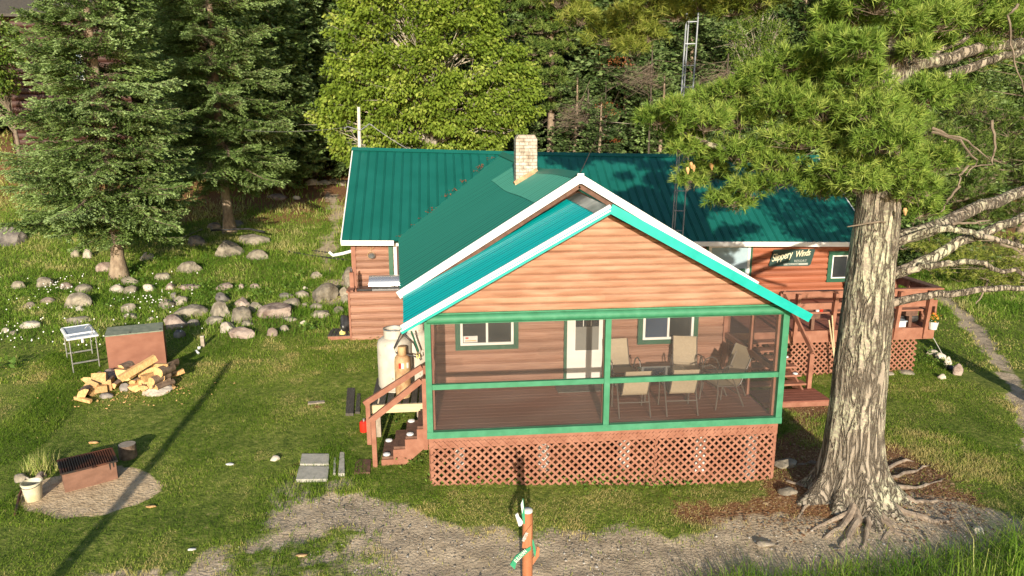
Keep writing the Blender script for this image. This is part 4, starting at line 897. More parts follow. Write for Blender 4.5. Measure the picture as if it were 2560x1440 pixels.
def tank(label, x, y, r, h, body, collar_r, cat='gas tank'):
    t = thing('propane_tank', label, cat, (x, y, PZ))
    pr = [(r*.8, .0), (r*.93, .03), (r, .09), (r, h*.5), (r*1.0, h-.16), (r*.93, h-.07), (r*.72, h-.015), (r*.3, h), (.0, h)]
    c = MB(); c.lathe((x, y, PZ+.01), pr, 28); c.build('body', body, t, smooth=True)
    c = MB(); c.lathe((x, y, PZ+.01), [(r*.86, -.008), (r*.86, .05)], 24); c.build('foot_ring', body, t)
    return t
for (x, y, lb) in ((-.72, 2.62, 'large flaking white propane tank on the pallet, farther left of the pair'), (-.33, 3.05, 'large white propane tank on the pallet, half hidden under the roof corner')):
    t = tank(lb, x, y, .34, 1.08, M['paint_tank'], .2); t['group'] = 'large white propane tanks'
    c = MB(); n = 24; pts = []
    for k in range(n+1): a = .5+5.6*k/n; pts.append((x+.2*math.cos(a), y+.2*math.sin(a)))
    for k in range(n): (xa, ya_), (xb_, yb_) = pts[k], pts[k+1]; c.add([(xa, ya_, PZ+1.06), (xb_, yb_, PZ+1.06), (xb_, yb_, PZ+1.25), (xa, ya_, PZ+1.25)], [(0, 1, 2, 3)])
    o_ = c.build('collar', M['paint_tank'], t); sm = o_.modifiers.new('s', 'SOLIDIFY'); sm.thickness = .012
    c = MB(); c.tube([(x+.2*math.cos(a), y+.2*math.sin(a), PZ+1.25) for a in np.linspace(.5, 6.1, 20)], .013, 6); c.build('collar_rim', M['metalgrey'], t, smooth=True)
    c = MB(); c.lathe((x, y, PZ+1.08), [(.04, 0), (.04, .08), (.06, .09), (.06, .13), (0, .13)], 12); c.build('valve', M['metalgrey'], t)
    c = MB(); c.tube([(x, y, PZ+1.16), (x+.15, y-.06, PZ+1.18), (x+.4, y-.1, PZ+.95), (x+.52, y-.1, PZ+.6)], .012, 6); c.build('hose', M['black'], t, smooth=True)
xs_, ys_ = -.54, 2.12
t = tank('tall rusty brown gas cylinder standing before the big white tanks', xs_, ys_, .155, .86, M['rust_tank'], .1, 'gas cylinder')
c = MB(); c.lathe((xs_, ys_, PZ+.86), [(.085, 0), (.085, .16), (.075, .17), (.0, .17)], 14); c.build('cap', M['rust_tank'], t, smooth=True)
for k, (aa, mm) in enumerate(((-2.0, 'red'), (-1.65, 'spotwhite'), (-1.0, 'spotwhite'))):
    c = MB(); n = 5
    for i in range(n): a0, a1 = aa+.06*i, aa+.06*(i+1); c.add([(xs_+.158*math.cos(a0), ys_+.158*math.sin(a0), PZ+.62), (xs_+.158*math.cos(a1), ys_+.158*math.sin(a1), PZ+.62), (xs_+.158*math.cos(a1), ys_+.158*math.sin(a1), PZ+.73), (xs_+.158*math.cos(a0), ys_+.158*math.sin(a0), PZ+.73)], [(0, 1, 2, 3)])
    c.build('sticker', M[mm], t)
t = thing('hand_truck', 'black metal tank dolly frame leaning behind the white tank', 'hand truck', (-.4, 2.3, .9))
c = MB(); c.tube([at(1008, 822, y=2.15), at(985, 870, y=2.1), at(990, 882, y=2.1), at(1045, 893, y=2.1)], .016, 7); c.build('handle_tube', M['black'], t, smooth=True)
c = MB(); c.tube([at(1028, 828, y=2.2), at(1046, 878, y=2.2)], .02, 7); c.build('brace', M['dkgreen'], t)
c = MB(); c.tube([at(1043, 880, y=2.1), at(1041, 888, y=2.08), at(1044, 897, y=2.08), at(1049, 893, y=2.1), at(1048, 885, y=2.1)], .012, 6); tag(c.build('yellow_hook', M['yellow'], smooth=True), 'yellow hook hanging beside the white tanks', 'hook')
def obj_at(px, py): return gp(px, py)
p = gp(911, 1078); t = thing('gas_can', 'small red fuel can on the grass beside the handrail post', 'fuel can', p)
c = MB(); c.lathe(p, [(.085, 0), (.09, .02), (.09, .19), (.06, .22), (0, .22)], 16); c.build('can', M['red'], t, smooth=True); c = MB(); c.lathe(p+[0, 0, .215], [(.025, 0), (.025, .05), (0, .05)], 10); c.build('cap', M['metalgrey'], t)
p = gp(857, 844); t = thing('plastic_jug', 'pale yellow plastic jug in the grass near the side deck', 'jug', p)
c = MB(); c.lathe(p, [(.075, 0), (.085, .03), (.085, .16), (.04, .2), (.03, .2), (0, .2)], 14); c.build('body', M['yellow'], t, smooth=True); c = MB(); c.lathe(p+[0, 0, .195], [(.035, 0), (.035, .035), (0, .035)], 10); c.build('cap', M['spotwhite'], t)

# ================================================================== FISH TABLE, BOX, FIREWOOD
def frame_at(px0, py0, px1, py1):
    a, b_ = gp(px0, py0), gp(px1, py1); return a, b_
a, b_ = gp(190, 930), gp(243, 918); zt = a[2]+.80
t = thing('cleaning_table', 'white folding fish cleaning table standing on the lawn by the box', 'table', (a+b_)/2)
dx = (b_-a); dx[2] = 0; dx /= np.linalg.norm(dx); dyv = np.array([-dx[1], dx[0], 0])
wT = .62; lT = 1.12; cT = (a+b_)/2+dyv*(lT*.42)
def tp_(u, v, z): return tuple(cT[:2]+dx[:2]*u+dyv[:2]*v)+(z,)
def slab(c, u0, u1, v0, v1, z0, z1): 
    c.prism([tp_(u0, v0, z0), tp_(u1, v0, z0), tp_(u1, v1, z0), tp_(u0, v1, z0)], (0, 0, z1-z0))
c = MB(); slab(c, -.33, .33, -.6, .6, zt, zt+.045); tt = c.build('table_top', M['plastic'], t, bevel=.02)
c = MB(); slab(c, -.27, .25, -.22, .53, zt+.046, zt+.056); c.build('cutting_board', M['plastic2'], tt)
c = MB(); slab(c, -.30, .29, -.25, -.22, zt+.046, zt+.07); slab(c, -.30, -.27, -.22, .56, zt+.046, zt+.07); slab(c, .26, .29, -.22, .56, zt+.046, zt+.07); slab(c, -.27, .26, .53, .56, zt+.046, zt+.07); c.build('rim', M['plastic'], tt)
c = MB(); slab(c, -.25, .15, -.53, -.33, zt+.046, zt+.05); c.build('sink_basin', M['plastic2'], tt)
c = MB(); c.tube([tp_(.22, -.42, zt+.045), tp_(.22, -.42, zt+.22), tp_(.15, -.42, zt+.26), tp_(.08, -.42, zt+.2)], .012, 7); c.build('faucet', M['metalgrey'], tt, smooth=True)
c = MB(); c.tube([tp_(.0, -.45, zt-.12), tp_(.0, -.45, zt)], .03, 8); c.build('drain', M['plastic'], tt)
for u in (-.27, .27):
    for v in (-.5, .5):
        q = tp_(u, v, 0); c = MB(); c.tube([(q[0], q[1], float(tz(q[0], q[1]))-.03), (q[0], q[1], zt)], .014, 7); c.build('leg', M['metalgrey'], t)
for v in (-.5, .5):
    c = MB(); c.beam(tp_(-.27, v, zt-.58), tp_(.27, v, zt-.58), .02, .035); c.build('crossbar', M['metalgrey'], t)
# brown box
A = gp(274, 932); B = gp(417, 912); dx = B-A; dx[2] = 0; L_ = np.linalg.norm(dx)*1.0; dx /= np.linalg.norm(dx); dyv = np.array([-dx[1], dx[0], 0]); D_ = .62; Hb = .92; z0 = min(A[2], B[2])-.05
def bp(u, v, z): return tuple(A[:2]+dx[:2]*u+dyv[:2]*v)+(z,)
t = thing('storage_box', 'large brown painted steel box with grey lid behind the firewood', 'storage box', (A+B)/2)
Hf, Hk = z0+Hb, z0+Hb+.05
c = MB(); c.add([bp(0, 0, z0), bp(L_, 0, z0), bp(L_, D_, z0), bp(0, D_, z0), bp(0, 0, Hf), bp(L_, 0, Hf), bp(L_, D_, Hk), bp(0, D_, Hk)], [(0, 1, 5, 4), (1, 2, 6, 5), (2, 3, 7, 6), (3, 0, 4, 7), (4, 5, 6, 7)])
c.build('body', M['rust'], t)
c = MB(); c.prism([bp(-.01, -.02, Hf+.004), bp(L_+.0, -.02, Hf+.004), bp(L_-.02, D_-.02, Hk+.004), bp(.0, D_-.02, Hk+.004)], (0, 0, .025)); c.build('lid', M['lid'], t)
for u in (L_*.42, L_-.06): c = MB(); c.lathe(bp(u, .06, Hf+.03), [(.025, 0), (.025, .02), (0, .02)], 8); c.build('latch', M['black'], t)
# firewood
def split_log(p, yaw, pitch_, L, r, kind, lb, roll=0):
    """kind: 0 round log, 1 half, 2 quarter"""
    n = {0: 12, 1: 7, 2: 4}[kind]; sp = {0: 2*math.pi, 1: math.pi, 2: math.pi/2}[kind]
    rs = random.Random(len(lb)+int(r*1000))
    if kind and abs(yaw) > .5: roll = R_((225 if yaw < 0 else 315)-(90 if kind == 1 else 45))
    arc = [(r*(1+.06*rs.uniform(-1, 1))*math.cos(roll+sp*i/n), r*(1+.06*rs.uniform(-1, 1))*math.sin(roll+sp*i/n)) for i in range(n+(0 if kind == 0 else 1))]
    if kind: arc = arc+[(0, 0)]
    gx_ = sum(a_[0] for a_ in arc)/len(arc); gz_ = sum(a_[1] for a_ in arc)/len(arc)
    t = thing('firewood_log', lb, 'firewood', p, group='firewood logs before the brown box')
    rot = Matrix.Rotation(yaw, 3, 'Z') @ Matrix.Rotation(pitch_, 3, 'X')
    k = len(arc); vs = [rot @ Vector((x_-gx_, s*L/2, z_-gz_)) for s in (-1, 1) for x_, z_ in arc]
    m_ = MB(); nb = n if kind else k
    side = [(i, (i+1) % k, k+(i+1) % k, k+i) for i in range(k)]
    bark = side[:nb]; cut = side[nb:]
    m_.add(vs, bark); me_b = m_.build('bark', M['bark'], t, local=True, smooth=True)
    m_ = MB(); m_.add(vs, cut+[tuple(range(k))[::-1], tuple(range(k, 2*k))]); m_.build('cut_wood', M['splitwood'], t, local=True)
    return t
LOGS = [ # px,py (centre), yaw deg, pitch, L, r, kind, roll, height above ground, label
 (207, 982, 15, 0, .26, .15, 1, 60, .12, 'stained half log lying lowest at the left tip of the pile'),
 (228, 972, 60, 10, .30, .14, 1, 20, .10, 'split log with a brown bark back, second from the left tip of the pile'),
 (248, 972, -70, 0, .30, .13, 2, 0, .10, 'pale wedge lying low in the middle of the left row'),
 (219, 948, 20, -20, .30, .15, 2, 40, .14, 'bright yellow chunk at the upper left end of the pile'),
 (238, 942, -15, 15, .28, .12, 2, 80, .14, 'narrow yellow wedge beside the bright chunk at the upper left'),
 (253, 950, 5, 70, .30, .17, 1, 200, .18, 'broad half round with its cut face turned to the front left of the pile'),
 (275, 958, 10, 0, .28, .12, 1, 90, .12, 'upright pale half log between the broad half round and the middle of the pile'),
 (292, 956, -10, 5, .28, .12, 2, 60, .12, 'pale quarter log standing right of the upright half log'),
 (320, 935, 8, -8, .34, .22, 1, 170, .30, 'largest pale block, cut face forward in the middle of the pile'),
 (316, 912, -20, 0, .30, .12, 2, 20, .42, 'small pale wedge on top of the large block'),
 (345, 920, -52, 22, .78, .12, 2, 10, .52, 'long split log lying slanted across the top of the pile'),
 (342, 946, -15, 10, .32, .13, 2, 70, .22, 'pale wedge tucked under the long slanted log'),
 (345, 964, 5, 5, .30, .14, 1, 190, .12, 'half log low at the front of the pile, left of the flat stone corner'),
 (362, 962, 12, 0, .32, .14, 2, 30, .14, 'quarter log with a fan shaped face at the low front of the pile'),
 (372, 950, -60, 5, .42, .12, 2, 0, .22, 'pale wedge lying sideways right of the middle of the pile'),
 (376, 925, -68, 15, .50, .10, 2, 20, .38, 'flat split piece lying on top right of the long slanted log'),
 (381, 938, -40, 5, .44, .13, 2, 5, .30, 'bright wide wedge in the right upper part of the pile'),
 (400, 945, -25, 0, .46, .085, 0, 0, .26, 'thin round log, upper one of the right side rounds'),
 (412, 925, -20, 0, .40, .11, 0, 0, .36, 'round log on the top right of the pile beside the split round'),
 (425, 916, -18, 0, .40, .12, 1, 220, .36, 'split round at the very top right of the pile'),
 (419, 937, -15, 0, .40, .075, 0, 0, .24, 'small orange ended round log under the top right pair'),
 (398, 955, -35, 0, .44, .085, 0, 0, .17, 'round log with pale end below the thin upper one at the right'),
 (410, 962, -30, 0, .44, .075, 0, 0, .10, 'lowest round log at the right front of the pile'),
 (436, 935, -60, 10, .40, .09, 2, 0, .16, 'bark covered piece at the far right edge of the pile'),
 (385, 912, 82, 0, .62, .05, 2, 0, .46, 'thin flat slat lying along the back of the pile'),
 (432, 968, 40, 0, .16, .06, 2, 0, .03, 'small orange chip of wood lying right of the pile'),
 (208, 999, 66, 4, .42, .07, 2, 10, .05, 'flat pale stick lying on the lawn left of the pile')]
for (px, py, yw, pt, L, r, kd, rl, h, lb) in LOGS:
    q = gp(px, py); d = at(px, py, z=q[2]+h*.9); base = d.copy()
    split_log(base, R_(yw), R_(pt), L*1.05, r*1.08, kd, lb, R_(rl))

# ================================================================== FIRE BOX
A = gp(163, 1232); B = gp(295, 1196); dx = B-A; dx[2] = 0; L_ = np.linalg.norm(dx); dx /= L_; dyv = np.array([-dx[1], dx[0], 0])*1.0
Cc = gp(136, 1196); vv = Cc-A; vv[2] = 0; D_ = float(vv@dyv); shear_ = float(vv@dx); z0 = A[2]-.05; z1 = A[2]+.34; D_ = .58
def fp(u, v, z): return tuple(A[:2]+dx[:2]*u+dyv[:2]*v)+(z,)
t = thing('fire_box', 'rusty rectangular steel fire box with a slatted grate on the sand', 'fire pit', (A+B)/2)
for nm, (u0, u1, v0, v1) in dict(a=(0, L_, 0, .012), b=(0, L_, D_-.012, D_), c=(0, .012, .012, D_-.012), d=(L_-.012, L_, .012, D_-.012)).items():
    c = MB(); c.prism([fp(u0, v0, z0), fp(u1, v0, z0), fp(u1, v1, z0), fp(u0, v1, z0)], (0, 0, z1-z0)); c.build('side_panel', M['rust2'], t)
c = MB(); c.prism([fp(.02, .02, z0), fp(L_-.02, .02, z0), fp(L_-.02, D_-.02, z0), fp(.02, D_-.02, z0)], (0, 0, .12)); c.build('ash_bed', M['dark'], t)
c = MB(); n = 23
for i in range(n):
    u = -.01+(L_+.02)*i/(n-1); c.beam(fp(u, -.02, z1+.012), fp(u, D_+.02, z1+.012), .018, .018)
gr = c.build('grate', M['grate'], t); 
c = MB(); c.beam(fp(-.03, -.02, z1+.008), fp(L_+.03, -.02, z1+.008), .03, .03); c.beam(fp(-.03, D_+.02, z1+.008), fp(L_+.03, D_+.02, z1+.008), .03, .03)
c.beam(fp(-.02, -.02, z1+.008), fp(-.02, D_+.02, z1+.008), .025, .028); c.beam(fp(L_+.02, -.02, z1+.008), fp(L_+.02, D_+.02, z1+.008), .025, .028); c.build('grate_frame', M['grate'], t)
c = MB(); c.tube([fp(L_*.55, -.03, z1+.02), fp(L_*.55, -.08, z1+.01), fp(L_*.6, -.08, z1+.01), fp(L_*.6, -.03, z1+.02)], .01, 6); c.build('handle', M['grate'], t)
for k, (u, h) in enumerate(((.86, .13), (.93, .10))): c = MB(); c.prism([fp(L_*u, -.003, z1-.0), fp(L_*(u+.035), -.003, z1), fp(L_*(u+.03), -.003, z1-h), fp(L_*(u+.01), -.003, z1-h)], tuple(dyv*.002)); c.build('soot_streak', M['dark'], t)
p = gp(85, 1248); t = thing('bucket', 'dirty cream plastic bucket at the left of the fire box', 'bucket', p)
c = MB(); c.lathe(p, [(.115, 0), (.15, .29), (.158, .29), (.158, .31), (.14, .31), (.11, .02), (.0, .02)], 24, cap=False); c.build('pail', M['bucket'], t, smooth=True)
c = MB(); c.tube([p+[.155*math.cos(a_), .155*math.sin(a_), .30-.05*math.sin(a_-math.pi if a_ > math.pi else 0)] for a_ in np.linspace(math.pi, 2*math.pi, 12)], .005, 5); c.build('handle', M['black'], t)
c = MB(); c.tube([gp(68, 1215)+[0, 0, .12], gp(50, 1245)+[0, 0, .05], gp(38, 1290)+[0, 0, .02]], .022, 7); tag(c.build('charred_stick', M['grate'], smooth=True), 'dark charred stick lying left of the bucket', 'stick')
p = gp(321, 1142); t = thing('log_stump', 'short upright log round standing behind the fire box', 'stump', p)
c = MB(); c.lathe(p, [(.155, -.05), (.15, .1), (.145, .25)], 18, cap=False); c.build('bark', M['bark'], t, smooth=True); c = MB(); c.lathe(p, [(.145, .25), (.0, .252)], 18, cap=False); c.build('cut_top', M['oldwood'], t)
# ================================================================== small posts, slabs, planks
p = gp(508, 866); t = thing('wooden_stake', 'short weathered stake with white end in the lawn', 'stake', p)
c = MB(); c.box(p[0]-.045, p[0]+.045, p[1]-.04, p[1]+.04, p[2]-.1, p[2]+.26); c.build('stake', M['oldwood'], t); c = MB(); c.box(p[0]-.046, p[0]+.046, p[1]-.041, p[1]+.041, p[2]+.26, p[2]+.275); c.build('top', M['ashwhite'], t)
p = gp(503, 872); t = thing('pipe_fitting', 'white plastic pipe fitting on the grass before the stake', 'pipe fitting', p)
c = MB(); c.box(p[0]-.07, p[0]-.0, p[1]-.05, p[1]+.0, p[2], p[2]+.07); c.build('block', M['spotwhite'], t); q = gp(493, 884); c = MB(); c.tube([q+[-.03, .05, .06], q+[0, 0, .05], q+[.05, -.06, .03]], .03, 8); c.build('elbow', M['plastic'], t)
def flat(name, pts, h, mat_, label, cat, group=None):
    P = [gp(*q) for q in pts]; zz = np.mean([q[2] for q in P])+.008; c = MB(); c.prism([(q[0], q[1], zz+h-.06+(q[2]-zz)*.5) for q in P], (0, 0, .06)); o = c.build(name, M[mat_], bevel=.006); return tag(o, label, cat, group)
G = 'concrete paving slabs at the path end'
flat('paving_slab', [(750, 1165), (822, 1165), (824, 1137), (755, 1137)], .03, 'concrete', 'grey square slab, farther of the two square ones by the stairs', 'slab', G)
flat('paving_slab', [(740, 1204), (819, 1203), (823, 1169), (748, 1168)], .03, 'concrete', 'grey square slab, nearest to the dirt road', 'slab', G)
flat('paving_slab', [(846, 1190), (862, 1190), (861, 1132), (850, 1132)], .03, 'concrete', 'long narrow grey slab right of the square slabs', 'slab', G)
flat('paving_slab', [(833, 1188), (839, 1188), (840, 1145), (835, 1145)], .02, 'concrete', 'thin grey strip between the square and the long narrow slab', 'slab', G)
flat('old_plank', [(864, 1040), (884, 1040), (888, 970), (868, 970)], .03, 'pallet', 'dark old plank on the grass left of the pallet', 'plank')
flat('old_plank', [(888, 1035), (900, 1035), (902, 985), (893, 985)], .03, 'pallet', 'narrow dark plank closest to the pallet edge', 'plank')
flat('old_plank', [(885, 1185), (925, 1185), (928, 1150), (890, 1150)], .02, 'tread', 'brown flat board at the foot of the porch stairs', 'plank')
flat('old_plank', [(770, 1012), (812, 1008), (812, 1003), (770, 1006)], .02, 'oldwood', 'thin grey board half sunk in the worn path', 'plank')
# black hoses
def hose(pts, r, label, mat_='black', name='water_hose', cat='hose', lift=.03):
    P = [gp(*q)+np.array([0, 0, lift]) for q in pts]; F2 = []
    for i in range(len(P)-1):
        for k in range(4): F2.append(P[i]+(P[i+1]-P[i])*k/4)
    F2.append(P[-1]); F2 = [np.array([q[0], q[1], max(q[2], float(tz(q[0], q[1]))+lift)]) for q in F2]
    c = MB(); c.tube(F2, r, 6); return tag(c.build(name, M[mat_], smooth=True), label, cat)
hose([(722, 630), (770, 640), (820, 646), (868, 652)], .035, 'black hose across the worn path left of the lodge')
hose([(780, 628), (830, 634), (868, 640)], .02, 'thin black hose above the thick one across the worn path')
hose([(530, 602), (580, 600), (625, 598), (664, 606)], .04, 'black hose lying over the two flat boulders', lift=.42)
hose([(505, 575), (450, 600)], .03, 'dead branch in the shade right of the big spruce', 'oldwood', 'fallen_branch', 'branch')

# ================================================================== SIGN POST in front
bx_, by_, _ = at(1318, 1440, z=-.6); bz = float(tz(bx_, by_)); ztop = at(1322, 1275, y=by_)[2]
t = thing('direction_post', 'orange stained post carrying several painted arrow boards by the road', 'signpost', (bx_, by_, bz))
c = MB(); c.tube([(bx_, by_, bz-.2), (bx_+.004, by_, .2), (bx_+.003, by_, ztop)], [.068, .066, .062], 14); c.build('post', M['postorange'], t, smooth=True)
c = MB(); c.lathe((bx_+.003, by_, ztop-.02), [(.0645, 0), (.0645, .022), (.05, .035), (0, .038)], 14); c.build('post_cap', M['spotwhite'], t, smooth=True)
def board(corners, mat_, name='arrow_board', thick=.02, txt=None, tmat='spotwhite', ts=.06, y=by_-.09, dy=(0, 0)):
    P = [at(px, py, y=y+dy_) for (px, py), dy_ in zip(corners, dy if len(dy) == len(corners) else [0]*len(corners))]
    c = MB(); c.prism([tuple(q) for q in P], (0, thick, 0)); o_ = c.build(name, M[mat_], t)
    if txt:
        s_, (ax, ay), (bx2, by2), sh, wd = txt; p0 = at(ax, ay, y=y-.006); p1 = at(bx2, by2, y=y-.006); d = Vector(p1-p0); up = Vector((0, -1, 0)).cross(d)*-1
        L0 = text_mesh('lettering', s_, M[tmat], p0, d, Vector((-d.z, 0, d.x)), ts, t, extrude=.002, shear=sh, offset=.001, width=wd)
        wl = max(v.co.x for v in L0.data.vertices)-min(v.co.x for v in L0.data.vertices)
    return o_
ysd = by_-.095
board([(1275, 1412), (1287, 1424), (1292, 1405), (1327, 1375), (1327, 1366), (1300, 1383), (1289, 1391)], 'signgreen', txt=('SULLIVAN', (1290, 1408), (1316, 1381), .3, .62), ts=.075, y=ysd)
board([(1305, 1369), (1316, 1371), (1327, 1366), (1329, 1312), (1318, 1325), (1309, 1342)], 'postorange', txt=('WESTON', (1311, 1355), (1326, 1322), .2, .55), ts=.055, y=ysd+.012)
board([(1288, 1288), (1295, 1283), (1298, 1292), (1309, 1306), (1303, 1315), (1297, 1316)], 'spotwhite', 'white_arrow', y=by_-.02)
board([(1302, 1260), (1308, 1246), (1312, 1285), (1313, 1310), (1309, 1310), (1305, 1290)], 'signgreen', y=by_-.05)
board([(1302, 1262), (1307, 1249), (1309, 1268), (1306, 1285)], 'spotwhite', 'faded_paint', thick=.01, y=by_-.062)
board([(1328, 1344), (1334, 1352), (1340, 1378), (1338, 1397), (1334, 1380)], 'signgreen', y=by_-.03)
board([(1340, 1382), (1343, 1367), (1349, 1370), (1348, 1390), (1325, 1423), (1325, 1408)], 'postorange', y=by_+.02)
# pole standing behind the camera on the left; only its shadow reaches the lawn
pb = np.array([-5.25, -9.5]); bz = float(tz(*pb))
t = thing('utility_pole', 'bare wooden pole left of the viewpoint, seen only by its long shadow', 'pole', (pb[0], pb[1], bz))
c = MB(); c.tube([(pb[0], pb[1], bz-.3), (pb[0]-.95, pb[1], bz+4.8)], [.11, .08], 12); c.build('pole', M['oldwood'], t, smooth=True)

# ================================================================== ROCKS
def crag(name, c0, sx_, sy_, sz_, mat_, seed, n=3):
    import bmesh
    from mathutils import noise
    bm = bmesh.new(); bmesh.ops.create_icosphere(bm, subdivisions=n, radius=1); rs = np.random.default_rng(seed); N = norm3(rs.normal(size=(11, 3))); N[:, 2] *= .8; h = rs.uniform(.62, .95, 11); off = Vector(rs.random(3)*20)
    for v in bm.verts:
        q = np.array(v.co); dt = N@q; k = dt > .05; d = min(1.08, (h[k]/dt[k]).min() if k.any() else 1.08); d *= 1+.10*noise.noise(Vector(q)*1.6+off)+.045*noise.noise(Vector(q)*4.5+off)
        v.co = Vector((q[0]*d*sx_, q[1]*d*sy_, q[2]*d*sz_))
    me = bpy.data.meshes.new(name); bm.to_mesh(me); bm.free(); me.materials.append(mat_); me.polygons.foreach_set('use_smooth', np.ones(len(me.polygons), bool)); me.set_sharp_from_angle(angle=R_(28))
    o = bpy.data.objects.new(name, me); COL.objects.link(o); o.location = Vector(c0); return o
def norm3(a): return a/np.linalg.norm(a, axis=1, keepdims=True)
def rk(px, py, wpx, hpx, label, mat_='rock1', group=None, cat='rock', name='boulder', seed=None, flat=False):
    """px,py centre of the visible stone in photo pixels; its foot lies hpx/2 lower"""
    q = gp(px, py+hpx*.42); sc = scale_at(q); wm = wpx/sc; hm = max(.07, (hpx/sc)*.95); rr = wm/2; ROCKS.append((q[0], q[1]+rr*.35, rr))
    sd_ = seed if seed is not None else int(px*7+py)
    o = crag(name, (q[0], q[1]+rr*.35, q[2]+hm*.12), rr*1.02, rr*.85, hm*.8, M[mat_], sd_, 4 if wpx > 50 else 3)
    o.rotation_euler = (0, 0, (sd_ % 7)*.15-.45)
    return tag(o, label, cat, group)
ROCKS = []
B1 = 'boulders of the stone row across the lawn'
